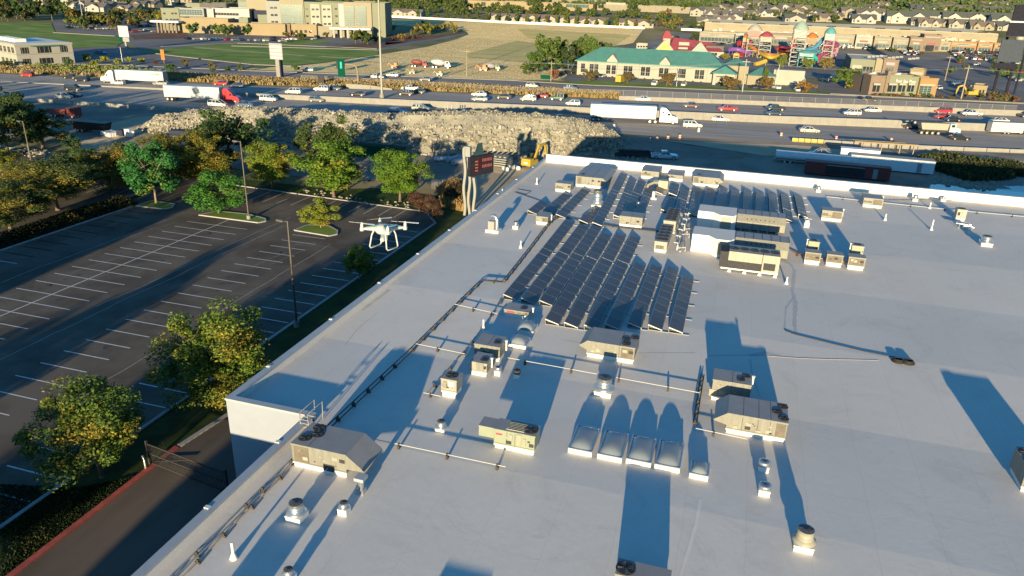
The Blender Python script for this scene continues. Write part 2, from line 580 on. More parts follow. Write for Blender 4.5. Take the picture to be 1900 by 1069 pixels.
# ================================================================ land
def ground():
    st = 14
    xs = [st * i for i in range(-115, 90)]
    ys = [st * i for i in range(-9, 130)]
    vs = [(x, y, T(x, y)) for y in ys for x in xs]
    n = len(xs)
    fs = [(j * n + i, j * n + i + 1, (j + 1) * n + i + 1, (j + 1) * n + i) for j in range(len(ys) - 1) for i in range(n - 1)]
    mb = MB(); mb.add(vs, fs, smooth=True)
    tag(mb.build('ground', 'suburb'), kind='structure')
ground()

def W(*p): return [(a, b) for a, b in p]
# near: lawn strips, car park, service drive
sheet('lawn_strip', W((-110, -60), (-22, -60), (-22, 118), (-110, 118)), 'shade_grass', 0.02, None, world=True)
sheet('parking_lot', W((-93.7, -60), (-44.6, -60), (-44.6, 105), (-48.5, 109.8), (-93.7, 112.4), (-96, 116), (-99, 116), (-97, 96)), 'asphalt', 0.04, None, world=True)
sheet('side_parking_lot', W((-190, 40), (-99, 40), (-99, 98), (-99, 106), (-125, 117), (-190, 122)), 'asphalt', 0.04, None, world=True)
sheet('service_drive', W((-39.6, -60), (-23, -60), (-23, 33), (-29, 34), (-29, 60), (-37, 60), (-38.5, 50), (-39.6, 40)), 'asphalt_drive', 0.045, None, world=True)
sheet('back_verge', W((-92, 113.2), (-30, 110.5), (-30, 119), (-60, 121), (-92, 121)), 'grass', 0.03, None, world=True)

def kerb(name, pts, mt='kerb', w=0.35, h=0.14, base=0.0, kind='structure'):
    mb = MB()
    for a, b in zip(pts, pts[1:]):
        z = (T(*a) + T(*b)) / 2 + base
        mb.bar((a[0], a[1], z + h / 2), (b[0], b[1], z + h / 2), w, h)
    return tag(mb.build(name, mt), kind=kind)
kerb('kerb', [(-44.4, -60), (-44.4, 104.6), (-48.3, 110), (-93.5, 112.8)])
kerb('kerb', [(-93.9, -60), (-93.9, 94.2)])
kerb('kerb', [(-98.8, 60), (-98.8, 100), (-102, 106), (-124.5, 117.2), (-170, 123)])
kerb('kerb', [(-37.6, 60), (-38.6, 50), (-39.75, 40.5)], 'kerb', 0.4, 0.16)
kerb('red_kerb', [(-39.8, 40.3), (-39.8, -60)], 'red_paint', 0.45, 0.17)

def island(pts, mt='lawn'):
    mb = MB()
    mb.prism(pts, 0.03, 0.17)
    o = tag(mb.build('traffic_island', mt), kind='structure')
    k = MB()
    for a, b in zip(pts, pts[1:] + pts[:1]):
        k.bar((a[0], a[1], 0.09), (b[0], b[1], 0.09), 0.3, 0.19)
    tag(k.build('island_kerb', 'kerb'), kind='structure')
island([(-80.8, 94.2), (-69.8, 94.2), (-69.3, 95.3), (-70.2, 96.4), (-74, 97.4), (-79.6, 97)])
island([(-62.6, 93.0), (-56.4, 92.5), (-55.8, 93.6), (-56.6, 95.2), (-59, 96.8), (-62.2, 96)])
island([(-93.4, 94.6), (-88.3, 94.8), (-87.6, 96), (-88.6, 97.8), (-93.4, 98)])

def stripes():
    mb = MB()
    z = lambda x, y: 0.0
    for k in range(-3, 9):
        y = 91.9 - k * 2.72
        if y < 94: strip(mb, [(-92.9, y), (-87.6, y)], 0.14, 0.05, zf=z)
    for k in range(0, 24):
        y = 91.9 - k * 2.72
        strip(mb, [(-92.9, y), (-87.6, y)], 0.14, 0.05, zf=z)
        y = 90.8 - k * 2.70
        strip(mb, [(-80.4, y), (-69.5, y)], 0.14, 0.05, zf=z)
    strip(mb, [(-75.0, 30), (-75.0, 93.8)], 0.15, 0.054, zf=z)
    for k in range(-12, 17):
        y = 47.65 + k * 2.72
        if y < 92: strip(mb, [(-61.9, y), (-56.3, y)], 0.14, 0.05, zf=z)
    for k in range(-10, 20):
        y = 47.65 + k * 2.72
        strip(mb, [(-50.2, y), (-44.9, y)], 0.14, 0.05, zf=z)
    for k in range(0, 13):
        x = -84.5 + k * 2.72
        strip(mb, [(x, 104.8), (x, 111.6 - (x + 84) * 0.06)], 0.11, 0.05, zf=z)
    for k in range(0, 9):
        strip(mb, [(-118 + k * 2.7, 98), (-119 + k * 2.7, 104)], 0.11, 0.05, zf=z)
    tag(mb.build('parking_stripes', 'whitepaint'), kind='structure')
    c = MB()
    r2 = random.Random(3)
    for x0, ya, yb in ((-65.9, 40, 95), (-83.6, 45, 92), (-53.4, 42, 90), (-67.5, 60, 99)):
        pts = []; y = ya; x = x0
        while y < yb:
            pts.append((x, y)); y += r2.uniform(0.8, 2.4); x += r2.uniform(-.16, .16)
        strip(c, pts, 0.10, 0.047, zf=z)
    for _ in range(16):
        x, y = r2.uniform(-92, -46), r2.uniform(45, 108)
        pts = [(x, y)]
        dx = r2.choice((1, 0.2))
        for _ in range(8):
            x += dx * r2.uniform(.3, 1.2); y += (1.1 - dx) * r2.uniform(.3, 1.4) * 1.2; pts.append((x, y))
        strip(c, [p for p in pts if p[0] < -45], 0.05, 0.047, zf=z)
    tag(c.build('crack_sealing', 'stain'), kind='structure')
    d = MB()
    for _ in range(150):
        x = r2.choice((-90.5, -78, -72.5, -59, -47.5)) + r2.uniform(-1.2, 1.2); y = r2.uniform(42, 92); q = r2.uniform(.2, .55)
        d.add([(x + q * r2.uniform(.6, 1.2) * math.cos(a), y + q * r2.uniform(.6, 1.2) * math.sin(a), .0435) for a in [i * .7 for i in range(9)]], [tuple(range(9))])
    tag(d.build('oil_spots', 'oil'), kind='structure')
stripes()

# construction ground, freeway corridor (bench level)
sheet('construction_ground', [(0, 262), (180, 262), (330, 300), (560, 330), (860, 345), (1020, 300), (1900, 380), (1900, 285), (1665, 278), (1150, 238), (700, 240), (310, 206), (70, 190), (0, 200)], 'dirt_dark', 0.14)
sheet('dirt_road', [(180, 236), (260, 218), (330, 215), (310, 232), (215, 262)], 'dirt', 0.17)
sheet('dirt_bank', [(800, 330), (900, 312), (1000, 300), (1020, 306), (900, 420), (870, 372), (800, 352)], 'dirt', 0.17)
sheet('dirt_patch', [(120, 290), (150, 262), (200, 258), (215, 270), (170, 300)], 'dirt', 0.17)
sheet('shoulder_ground', [(1230, 262), (1500, 272), (1665, 292), (1900, 300), (1900, 325), (1760, 320), (1600, 292), (1420, 290)], 'dirt', 0.17)
FWN = [(0, 187), (310, 203), (700, 224), (1150, 250), (1665, 276), (1900, 284)]       # near edge
FWM = [(0, 152), (310, 168.5), (475, 182.5), (950, 208), (1425, 229), (1800, 243.5), (1900, 246)]
FWF = [(0, 138), (475, 160.5), (720, 168), (1155, 187), (1425, 197), (1900, 217)]
sheet('freeway', FWF + [(1990, 222), (1990, 292)] + FWN[::-1] + [(-60, 180), (-60, 134)], 'freeway', 0.19)
sheet('weed_verge', [(-60, 122), (60, 130), (240, 134), (475, 146), (740, 152), (1150, 172), (1155, 186), (720, 167), (475, 159.5), (0, 137), (-60, 134)], 'weeds', 0.12)
sheet('frontage_road', [(0, 118), (200, 120), (440, 131), (700, 141), (950, 151), (1100, 160), (1425, 172), (1900, 194), (1990, 200), (1990, 217), (1900, 212), (1425, 190), (1155, 181), (950, 166), (700, 153), (440, 142), (200, 132), (0, 129)], 'road', 0.10)
sheet('dry_field', [(600, 118), (690, 104), (790, 88), (870, 64), (862, 56), (720, 46), (716, 36), (960, 44), (1195, 53), (1175, 80), (1080, 92), (1050, 150), (950, 149), (700, 139), (440, 129), (560, 122)], 'drygrass', 0.12)
sheet('mown_field', [(862, 102), (960, 76), (1010, 84), (1030, 122), (870, 108)], 'oldgrass', 0.22)
sheet('mown_field', [(960, 54), (1170, 66), (1140, 84), (980, 72)], 'oldgrass', 0.35)
sheet('lawn', [(-40, 42), (95, 43), (102, 60), (215, 67), (232, 76), (215, 87), (100, 91), (-40, 76)], 'lawn', 0.12)
sheet('lawn', [(262, 98), (300, 88), (440, 82), (705, 93), (700, 102), (600, 116), (540, 122), (470, 119), (330, 104)], 'lawn', 0.12)
sheet('office_lot', [(60, 106), (100, 92), (232, 86), (262, 100), (330, 108), (470, 122), (440, 132), (200, 124), (60, 126)], 'lot', 0.13)
sheet('hospital_lot', [(95, 36), (310, 36), (330, 56), (720, 72), (870, 62), (705, 92), (440, 80), (262, 94), (225, 68), (105, 58)], 'lot', 0.14)
sheet('garden_bed', [(240, 66), (345, 58), (350, 72), (250, 74)], 'brown_bed', 0.2)
sheet('garden_bed', [(600, 88), (700, 80), (760, 78), (705, 90)], 'brown_bed', 0.2)
sheet('garden_bed', [(715, 66), (800, 66), (868, 60), (790, 74), (715, 84)], 'brown_bed', 0.2)
sheet('lawn', [(480, 78), (560, 73), (620, 76), (590, 82), (500, 84)], 'lawn', 0.2)
sheet('hotel_lot', [(1035, 148), (1060, 138), (1070, 141), (1370, 158), (1600, 150), (1740, 150), (1900, 160), (1900, 190), (1620, 178), (1425, 171), (1100, 157)], 'lot', 0.13)
sheet('park_ground', [(1090, 130), (1140, 90), (1260, 60), (1320, 72), (1460, 82), (1560, 92), (1640, 96), (1900, 104), (1900, 165), (1740, 152), (1600, 150), (1370, 140), (1130, 136)], 'lot', 0.12)
sheet('lawn', [(1040, 153), (1100, 150), (1420, 166), (1540, 170), (1540, 174), (1425, 171), (1100, 158)], 'lawn', 0.17)
sheet('lawn', [(1840, 130), (1900, 124), (1900, 150), (1860, 142)], 'lawn', 0.2)
sheet('pond', [(1700, 345), (1850, 338), (1900, 338), (1990, 345), (1990, 420), (1720, 400)], 'water', 0.18)

def road_marks():
    mb = MB()
    def along(fr, w, dash=None):
        """line at a share fr between far and near edges (by world points)"""
        pts = []
        for px in range(0, 1901, 95):
            def yy(line):
                for (a, ya), (b, yb) in zip(line, line[1:]):
                    if px <= b: return ya + (yb - ya) * (px - a) / (b - a)
                return line[-1][1]
            yf, ym, yn = yy(FWF), yy(FWM), yy(FWN)
            a, b = (yf, ym) if fr < 1 else (ym, yn)
            k = fr if fr < 1 else fr - 1
            pts.append(gp(px, a).lerp(gp(px, b), k))
        if dash is None:
            strip(mb, pts, w, 0.205)
        else:
            for a, b in zip(pts, pts[1:]):
                d = (b - a); L = d.length; k = 0
                while k * dash < L - 3:
                    p, q = a + d * (k * dash / L), a + d * ((k * dash + 3.5) / L)
                    strip(mb, [p, q], w, 0.205); k += 1
    along(0.16, 0.18); along(0.93, 0.18); along(1.14, 0.2); along(1.80, 0.2)
    for f_ in (0.36, 0.56, 0.76): along(f_, 0.15, 12)
    for f_ in (1.31, 1.47, 1.63): along(f_, 0.15, 12)
    tag(mb.build('lane_markings', 'whitepaint'), kind='structure')
    k = MB()
    for line in ([(0, 118.5), (200, 120.5), (440, 131), (700, 140.5), (950, 150), (1100, 159), (1425, 171.2), (1900, 193)], [(1540, 174.5), (1640, 180), (1900, 192)]):
        pts = [gp(*p) for p in line]
        for a, b in zip(pts, pts[1:]): k.bar((a.x, a.y, a.z + .18), (b.x, b.y, b.z + .18), 0.9, 0.2)
    for line in ([(262, 96.5), (330, 105), (470, 120.5), (560, 124)], [(300, 87), (440, 80.5), (700, 91)], [(100, 61), (215, 67.5)], [(430, 86), (700, 93.5), (760, 86)], [(1040, 130), (1100, 112)]):
        pts = [gp(*p) for p in line]
        for a, b in zip(pts, pts[1:]): k.bar((a.x, a.y, a.z + .2), (b.x, b.y, b.z + .2), 1.6, 0.25)
    tag(k.build('footpath', 'concrete'), kind='structure')
road_marks()
mat('metal_dark', (0.11, 0.115, 0.125), 0.5, var=0.15, scale=3)
# ================================================================ the big building
XL, XN, YC, YB = -28.7, -22.9, 33.6, 111.6
XR, YS = 150.0, -62.0
def building():
    t = thing('warehouse_building', 'huge low building with a white membrane roof full of air conditioning units and solar panels', 'building', (0, 0, 0))
    mb = MB()
    ys = [-62, -40, -26, -10, 10, 20, 33, YC + .3, 44.5, 56, 69, 82, 96, 111.4]
    for a, b in zip(ys, ys[1:]):
        x0 = XN + .35 if b <= 33.91 else XL + .35
        n = 8
        for i in range(n):
            xa, xb = x0 + (XR - x0) * i / n, x0 + (XR - x0) * (i + 1) / n
            mb.quad((xa, a, rz(a)), (xb, a, rz(a)), (xb, b, rz(b)), (xa, b, rz(b)))
    mb.build('roof', 'roof_white', t)
    o = MB()
    o.box(XL, XN - .003, YC, YC + .3, 0, 10.45)
    o.box(XL, XL + .3, YC + .3, YB, 0, 10.45)
    o.box(XN, XN + .3, YS, YC - .003, 0, 10.45)
    o.box(XL + .3, XR, YB - .3, YB, 0, 11.0)
    o.box(XN + .3, XR, YS, YS + .3, 0, 10.4)
    for k in range(12):      # control joints of the panels
        y = YC + 3 + k * 6.3
        o.box(XL - .03, XL, y, y + .06, 0, 10.3)
    o.box(XL, XN - .003, -46, 14.5, 0, 10.4)  # unseen wing, added to shade the south wall and drive
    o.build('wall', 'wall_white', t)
    c = MB()   # sheet metal cap of the low parapet
    def cope(x0, x1, y0, y1, z=10.45):
        c.box(x0, x1, y0, y1, z, z + .14)
    cope(XL - .05, XL + .42, YC - .05, YB - .4)
    cope(XL + .42, XN - .1, YC - .05, YC + .42)
    cope(XN - .05, XN + .42, YS, YC + .42)
    c.build('coping', 'coping', t)
    for k in range(9):
        for x, y in ((XL, YC + 4.4 + k * 8.3), (XN, YC - 3.2 - k * 6.1)):
            j = MB(); j.box(x - .08, x + .2, y, y + .22, 10.593, 10.64); j.build('coping_joint', 'white_membrane', t)
    f = MB()   # inner flashing of the parapets
    for x in (XL + .31, XN + .31):
        y0, y1 = (YC + .31, YB - .32) if x < XN - 1 else (YS, YC - .01)
        f.quad((x + .03, y0, 10.44), (x + .03, y1, 10.44), (x + .16, y1, 9.97), (x + .16, y0, 9.97))
    f.build('flashing', 'roof_white', t)
    b = MB()
    b.box(XL + .3, XR, YB - .5, YB - .31, 9.9, 11.15)
    b.box(XL + .3, XR, YB - .55, YB + .05, 11.15, 11.26)
    b.build('parapet', 'white_membrane', t)
building()

# small rails where the roof steps in
def guard():
    t = thing('roof_ladder_rail', 'white ladder rails standing at the stepped corner of the roof edge', 'ladder rail', (XN + .2, YC + .6, 10))
    mb = MB()
    for x in (0, 0.55):
        mb.tube([(x, -1.6, .1), (x, -1.6, 1.3), (x, 0, 1.35), (x, 0, .1)], .035)
    mb.tube([(0, -.8, .7), (.55, -.8, .7)], .03)
    mb.build('rail', 'pole_white', t)
    l = MB()
    for k in range(4): l.tube([(0, -1.6, .4 + k * .25), (.55, -1.6, .4 + k * .25)], .025)
    l.build('rung', 'pole_white', t)
guard()

# ================================================================ roof-top air conditioners
def fan_mesh(r):
    mb = MB()
    mb.lathe(0, 0, [(r * 1.06, 0), (r * 1.06, .03), (r * .97, .035), (r * .97, .01)], 22, mi=1, cap0=False, cap1=False)
    mb.lathe(0, 0, [(r * .98, .012), (r * .18, .02)], 22, mi=0, cap0=False)
    mb.cyl(0, 0, .02, .07, r * .2, n=10, mi=0)
    for k in range(4):
        a = k * math.pi / 2 + .4
        c, s = math.cos(a), math.sin(a)
        mb.quad((c * .2 * r - s * .12 * r, s * .2 * r + c * .12 * r, .03), (c * .9 * r - s * .3 * r, s * .9 * r + c * .3 * r, .03),
                (c * .9 * r + s * .22 * r, s * .9 * r - c * .22 * r, .05), (c * .2 * r + s * .1 * r, s * .2 * r - c * .1 * r, .05), mi=2)
    return mb
def guard_mesh(r):
    mb = MB()
    for k in range(3):
        rr = r * (.4 + .25 * k)
        mb.tube([(rr * math.cos(t_), rr * math.sin(t_), .045) for t_ in [2 * math.pi * i / 14 for i in range(15)]], .012, 3)
    for k in range(4):
        a = k * math.pi / 4
        mb.bar((-r * math.cos(a), -r * math.sin(a), .05), (r * math.cos(a), r * math.sin(a), .05), .015, .015)
    return mb
_fan = {}
def add_fan(parent, x, y, z, r):
    k = round(r, 2)
    if k not in _fan:
        _fan[k] = (fan_mesh(k).mesh('fan', ['black', 'steel_dark', 'metal_grey']), guard_mesh(k).mesh('guard', ['steel_dark']))
    f = mkobj('fan', _fan[k][0], parent, (x, y, z))
    mkobj('guard', _fan[k][1], f)

def measure(fbl, fbr, ty, btl, depth, zf=rz):
    p, q = rp(*fbl), rp(*fbr)
    y0 = (p.y + q.y) / 2
    z0 = min(rz(y0), 10.1)
    p = at(*fbl, z0)
    q = at(*fbr, z0)
    H = height_to(p.x, p.y, ty) - z0
    D = depth
    if btl is not None:
        D = at(btl[0], btl[1], z0 + H).y - y0
    return p.x, y0, z0, q.x - p.x, D, H

def rtu(name, label, fbl, fbr, ty, btl=None, depth=None, fans=(), coil=None, hood=None, hl=.8, body='metal_beige', top='metal_grey',
        curb=.32, seams=(), boxes=(), lou=None, cat='air conditioner', flue=None, extra=None, group=None, hscale=1):
    x, y, z, Wd, D, H = measure(fbl, fbr, ty, btl, depth)
    H *= hscale
    print('RTU %-24s W%.2f D%.2f H%.2f at %.1f,%.1f' % (name[:24], Wd, D, H, x, y))
    t = thing(name, label, cat, (x, y, z), 0, group)
    c = MB(); c.box(.06, Wd - .06, .05, D - .05, -.02, curb)
    c.box(0.0, Wd, -.02, .05, curb - .07, curb)
    c.build('curb', 'white_membrane', t)
    b = MB()
    b.box(0, Wd, 0, D, curb, H - .05, mi=0)
    b.box(-.03, Wd + .03, -.03, D + .03, H - .05, H, mi=1)
    b.box(-.035, Wd + .035, -.035, -.02, H - .09, H - .01, mi=0)
    for u in seams:
        b.box(Wd * u - .012, Wd * u + .012, -.006, .01, curb + .04, H - .1, mi=2)
        b.box(Wd * u - .012, Wd * u + .012, .02, D - .02, H - .01, H + .006, mi=2)
    for u in (0.012, .988):
        b.box(Wd * u - .02, Wd * u + .02, -.02, .02, curb, H - .06, mi=0)
    b.build('cabinet', [body, top, 'steel_dark'], t)
    k_ = MB(); rr = random.Random(len(label))
    for _ in range(int(3 + Wd * 2)):
        u = rr.uniform(.08, .9) * Wd; v = rr.uniform(curb + .12, max(curb + .2, H - .35)); s_ = rr.choice((.04, .06, .1, .22)); k_.box(u, u + s_ * 1.5, -.018, .0, v, v + s_, mi=rr.randrange(2))
    k_.box(.05, Wd - .05, -.008, .0, curb + .07, curb + .085, mi=0)
    k_.build('fitting', ['steel_dark', 'metal_cream'], t)
    for (u, v, r) in fans: add_fan(t, Wd * u, D * v, H + .002, r)
    if coil:
        m = MB()
        m.box(Wd * coil[0], Wd * coil[1], -.012, .02, curb + .08, H - .14)
        m.build('coil', 'coil', t)
    if lou:
        m = MB()
        u0, u1, v0, v1 = lou
        for k in range(6):
            za = curb + (H - curb) * (v0 + (v1 - v0) * k / 6)
            m.box(Wd * u0, Wd * u1, -.05, .01, za, za + (H - curb) * (v1 - v0) / 14)
        m.box(Wd * u0, Wd * u1, -.01, .01, curb + (H - curb) * v0, curb + (H - curb) * v1, mi=1)
        m.build('louvre', ['metal_beige', 'steel_dark'], t)
    for (u, v, w_, h_, mt) in boxes:
        m = MB(); m.box(Wd * u, Wd * u + w_, -.05, .0, curb + (H - curb) * v, curb + (H - curb) * v + h_)
        m.build('access_panel', mt, t)
    if hood:
        m = MB()
        s = 1 if hood == 'r' else -1
        x0 = Wd if s > 0 else 0
        pr = [(x0, H - .02), (x0 + s * hl, H - .02 - hl * .75), (x0 + s * hl, H - .1 - hl * .75), (x0, curb + .25)]
        if s < 0: pr = pr[::-1]
        front = [(a, -.01, b_) for a, b_ in pr]; back = [(a, D + .01, b_) for a, b_ in pr]
        m.hexa(front, back, mi=0)
        if s > 0: m.quad((x0, -.03, H + .01), (x0 + hl, -.03, H - hl * .75 + .01), (x0 + hl, D + .03, H - hl * .75 + .01), (x0, D + .03, H + .01), mi=1)
        else: m.quad((x0 - hl, -.03, H - hl * .75 + .01), (x0, -.03, H + .01), (x0, D + .03, H + .01), (x0 - hl, D + .03, H - hl * .75 + .01), mi=1)
        m.build('hood', [body, top], t)
    if flue:
        m = MB(); fx, fy, fh = flue
        m.cyl(Wd * fx, D * fy, H * .4, H + fh, .07, n=8); m.cyl(Wd * fx, D * fy, H + fh, H + fh + .06, .12, n=8)
        m.build('flue', 'pvc', t)
    if extra: extra(t, Wd, D, H)
    return t

g1 = 'large air conditioning units of the near roof'
def gp_front(t, Wd, D, H):
    m = MB(); m.box(Wd * .58, Wd * .78, -.03, -.01, .2, .62, mi=0); m.box(Wd * .66, Wd * .665, -.34, -.03, .4, .42, mi=1)
    m.build('vent_grille', ['steel_dark', 'pvc'], t)
rtu('rooftop_unit', 'big grey-topped air conditioner with three fans and sloped hood by the stepped roof edge', (543, 866), (645, 886), 823, (575, 783),
    fans=((.14, .3, .34), (.28, .55, .34), (.2, .84, .34)), coil=(.04, .30), hood='r', hl=1.05, seams=(.31,), group=g1, extra=gp_front)
def green_x(t, Wd, D, H):
    m = MB()
    for k in range(6):
        m.box(Wd * .28, Wd * .72, D * (.12 + k * .13), D * (.12 + k * .13) + .05, H, H + .05)
    m.build('rib', 'metal_cream', t)
    n = MB(); n.box(-.95, 0, .05, D - .1, .62, H - .06, mi=0); n.box(-.97, 0, .03, D - .08, H - .06, H - .02, mi=1)
    n.build('side_cabinet', ['metal_green', 'metal_grey'], t)
    s = MB(); s.box(.12, .5, -.02, -.003, H * .72, H * .80); s.build('label_plate', 'sticker_red', t)
rtu('rooftop_unit', 'pale green air conditioner with a ribbed top, one round fan and a red label', (917, 829), (990, 848), 793, (928, 776),
    fans=((.84, .45, .40),), seams=(.32, .52), body='metal_green', boxes=((.38, .45, .2, .35, 'metal_cream'), (.56, .2, .28, .7, 'metal_cream'), (.72, .2, .16, .5, 'metal_cream')), extra=green_x)
rtu('rooftop_unit', 'large air conditioner with a left hood and three fans behind the tall silver exhaust fan', (1088, 661), (1175, 677), 631, (1102, 607),
    fans=((.80, .18, .30), (.76, .5, .30), (.93, .68, .30)), coil=(.72, .97), hood='l', hl=.55, seams=(.68,), boxes=((.1, .15, .25, .18, 'metal_cream'),), group=g1)
rtu('rooftop_unit', 'long air conditioner with panelled grey top, left hood and three fans at its right end', (1345, 802), (1455, 824), 765, (1352, 732),
    fans=((.93, .2, .30), (.83, .5, .30), (.93, .82, .30)), coil=(.82, .98), hood='l', hl=.75, seams=(.26, .52, .72), boxes=((.12, .1, .25, .2, 'metal_cream'), (.5, .1, .3, .15, 'metal_cream')), group=g1)
rtu('rooftop_unit', 'half-shaded air conditioner with two fans and a white flue behind the long panelled unit', (1318, 741), (1388, 754), 703, (1324, 683),
    fans=((.72, .35, .26), (.86, .72, .26)), flue=(1.04, .6, .15), seams=(.5,), boxes=((-.06, .0, .5, .5, 'metal_cream'),))
rtu('condensing_unit', 'tall square condenser with one big top fan and a front full of copper piping', (820, 734), (846, 742), 700, (829, 687),
    fans=((.5, .5, .38),), body='metal_cream', curb=.45, boxes=((.12, .25, .26, .5, 'metal_beige'), (.5, .45, .34, .35, 'pvc')), hscale=1)
rtu('rooftop_unit', 'small air conditioner with a yellowed front panel left of the two square vents', (873, 695), (903, 700), 670, (883, 652),
    fans=((.7, .35, .27),), body='metal_cream', boxes=((.35, .12, .55, .65, 'metal_beige'),), flue=(1.1, .5, .05))
rtu('rooftop_unit', 'shaded air conditioner with a beige rim directly behind the yellowed unit', (880, 664), (927, 672), 637, (893, 618),
    fans=((.78, .4, .27),), flue=(1.08, .6, .05), body='metal_beige', seams=(.5,))
rtu('rooftop_unit', 'low air conditioner with a stained front at the near left corner of the solar field', (936, 586), (979, 595), 572, (944, 561),
    fans=((.72, .5, .28),), flue=(1.1, .5, .1), coil=(.55, .96), boxes=((.12, .2, .6, .2, 'red_roof'),))
rtu('rooftop_unit', 'large shaded unit cut by the right edge of the picture, tilted open fan on top', (1889, 907), (2012, 938), 862, (1872, 826) , depth=3.2,
    fans=((.14, .3, .42), (.14, .75, .42)), coil=(.04, .3), body='metal_beige')
rtu('rooftop_unit', 'air conditioner with a big black fan cut by the bottom edge of the picture', (1138, 1104), (1236, 1124), 1066, (1149, 1036),
    fans=((.16, .45, .42),), body='metal_beige', coil=(.02, .3))
def south_unit(label, x0, y0, w_, d_, h_):
    t = thing('rooftop_unit', label, 'air conditioner', (x0, y0, rz(y0)), 0, 'air conditioners south of the picture')
    m = MB(); m.box(0, w_, 0, d_, .3, h_, mi=0); m.box(-.03, w_ + .03, -.03, d_ + .03, h_, h_ + .04, mi=1); m.build('cabinet', ['metal_beige', 'metal_grey'], t)
    c = MB(); c.box(.05, w_ - .05, .05, d_ - .05, -.02, .3); c.build('curb', 'white_membrane', t)
    add_fan(t, w_ * .7, d_ / 2, h_ + .05, .35)
q_ = rp(550, 952)
south_unit('air conditioner south of the picture whose shadow reaches the largest left silver fan', q_.x + .45, q_.y - 13.5, 1.7, 2.0, 1.5)
q_ = rp(868, 1062)
south_unit('air conditioner south of the picture whose shadow touches the bottom edge', q_.x, q_.y - 13.5, 2.2, 2.2, 1.5)
# far row along the back parapet and between the panels
g2 = 'air conditioners along the back parapet'
rtu('rooftop_unit', 'beige hooded air conditioner near the far left corner, largest of the back row', (1068, 345), (1117, 351), 326, (1090, 307),
    fans=((.18, .2, .3),), coil=(.06, .2), hood='r', hl=.55, seams=(.22, .6), group=g2)
rtu('rooftop_unit', 'small boxy air conditioner just left of the hooded unit at the far left corner', (1030, 355), (1058, 358), 339, (1037, 334),
    lou=(.05, .45, .2, .5), seams=(.5,), group=g2)
rtu('rooftop_unit', 'square air conditioner against the white parapet above the long panel rows', (1190, 329), (1221, 335), 315, (1194, 305),
    lou=(.05, .5, .25, .55), seams=(.52,), group=g2)
rtu('rooftop_unit', 'smallest air conditioner of the back row, beside the hooded right-hand one', (1239, 334), (1266, 338), 323, (1242, 314),
    lou=(.05, .5, .25, .55), group=g2)
rtu('rooftop_unit', 'hooded air conditioner against the parapet behind the right-hand solar rows', (1285, 343), (1333, 349), 326, (1285, 314),
    fans=((.2, .3, .26),), coil=(.03, .22), hood='r', hl=.55, seams=(.3,), group=g2)
rtu('rooftop_unit', 'small air conditioner at the front of the short left solar rows', (995, 415), (1015, 419), 400, (998, 392),
    coil=(.5, .95), flue=(1.15, .5, .0))
rtu('rooftop_unit', 'plain beige air conditioner in the gap at the middle of the solar field', (1149, 419), (1190, 426), 399, (1152, 391),
    seams=(.5,), boxes=((.3, .1, .15, .2, 'steel_dark'),))
rtu('rooftop_unit', 'air conditioner with louvred left half and tan coil nearest the right solar rows', (1523, 409), (1561, 412), 390, (1526, 383),
    lou=(.02, .45, .3, .6), coil=(.5, .95), flue=(1.04, .5, .1))
rtu('rooftop_unit', 'right-hand air conditioner with louvred left half close to the white parapet', (1600, 384), (1636, 387), 367, (1602, 359),
    lou=(.02, .45, .3, .6), coil=(.5, .95), flue=(1.04, .5, .1))
gc = 'row of small grey condensers'
for lab, a, b, ty, bt in (('small grey condenser on a white curb, leftmost of the row of three', (1491, 489), (1520, 493), 467, (1493, 462)),
                          ('small grey condenser on a white curb, middle of the row of three', (1531, 493), (1561, 497), 471, (1533, 466)),
                          ('small grey condenser on a white curb, rightmost of the row of three', (1571, 499), (1602, 503), 476, (1573, 471))):
    rtu('condensing_unit', lab, a, b, ty, None, 1.15, coil=(.06, .94), body='metal_beige', curb=.4, group=gc)
for lab, a, b, ty, bt in (('pale green condenser with a dark top behind the leftmost grey condenser', (1496, 474), (1516, 477), 447, None),
                          ('pale green condenser with a dark top behind the rightmost grey condenser', (1576, 483), (1598, 486), 455, None)):
    rtu('condensing_unit', lab, a, b, ty, None, 1.0, fans=((.5, .5, .3),), body='metal_green', curb=.2, flue=(-.08, .5, 0))
rtu('condensing_unit', 'small white condenser with exposed piping at the right of the roof by the long pipe', (1772, 409), (1790, 411), 388, None, 1.1,
    fans=((.5, .5, .3),), body='metal_cream', boxes=((.1, .3, .25, .4, 'steel_dark'), (.55, .3, .25, .5, 'metal_grey')), curb=.35)

# fan-topped condenser banks
def bank(label, a, b, ty, depth, n):
    fans = [(.27 + .46 * (k % 2), .14 + .72 * (k // 2) / (n - 1), .34) for k in range(2 * n)]
    t = rtu('condenser_bank', label, a, b, ty, None, depth, fans=fans, body='metal_cream', lou=(.12, .75, .08, .5), curb=.3, cat='condenser')
    m = MB()
    for k in range(3):
        y = .5 + k * depth / 2.6
        m.tube([(2.3, y, .3), (2.3, y, 1.1), (1.9, y, 1.1)], .07)
        if k != 1: m.tube([(2.3, y, .55), (3.1, y + .5, .55), (3.1, y + .5, .1)], .06)
    m.tube([(2.35, .1, .9), (2.35, depth, .9)], .09); m.tube([(2.7, -.4, .5), (2.7, depth - .6, .5)], .08)
    m.build('pipework', 'pipe', t)
bank('condenser with rows of black top fans, nearer of the two beside the white ducts', (1213, 467), (1236, 470), 447, 6.4, 5)
bank('condenser with rows of black top fans, farther of the two beside the white ducts', (1229, 432), (1252, 434), 409, 5.6, 5)

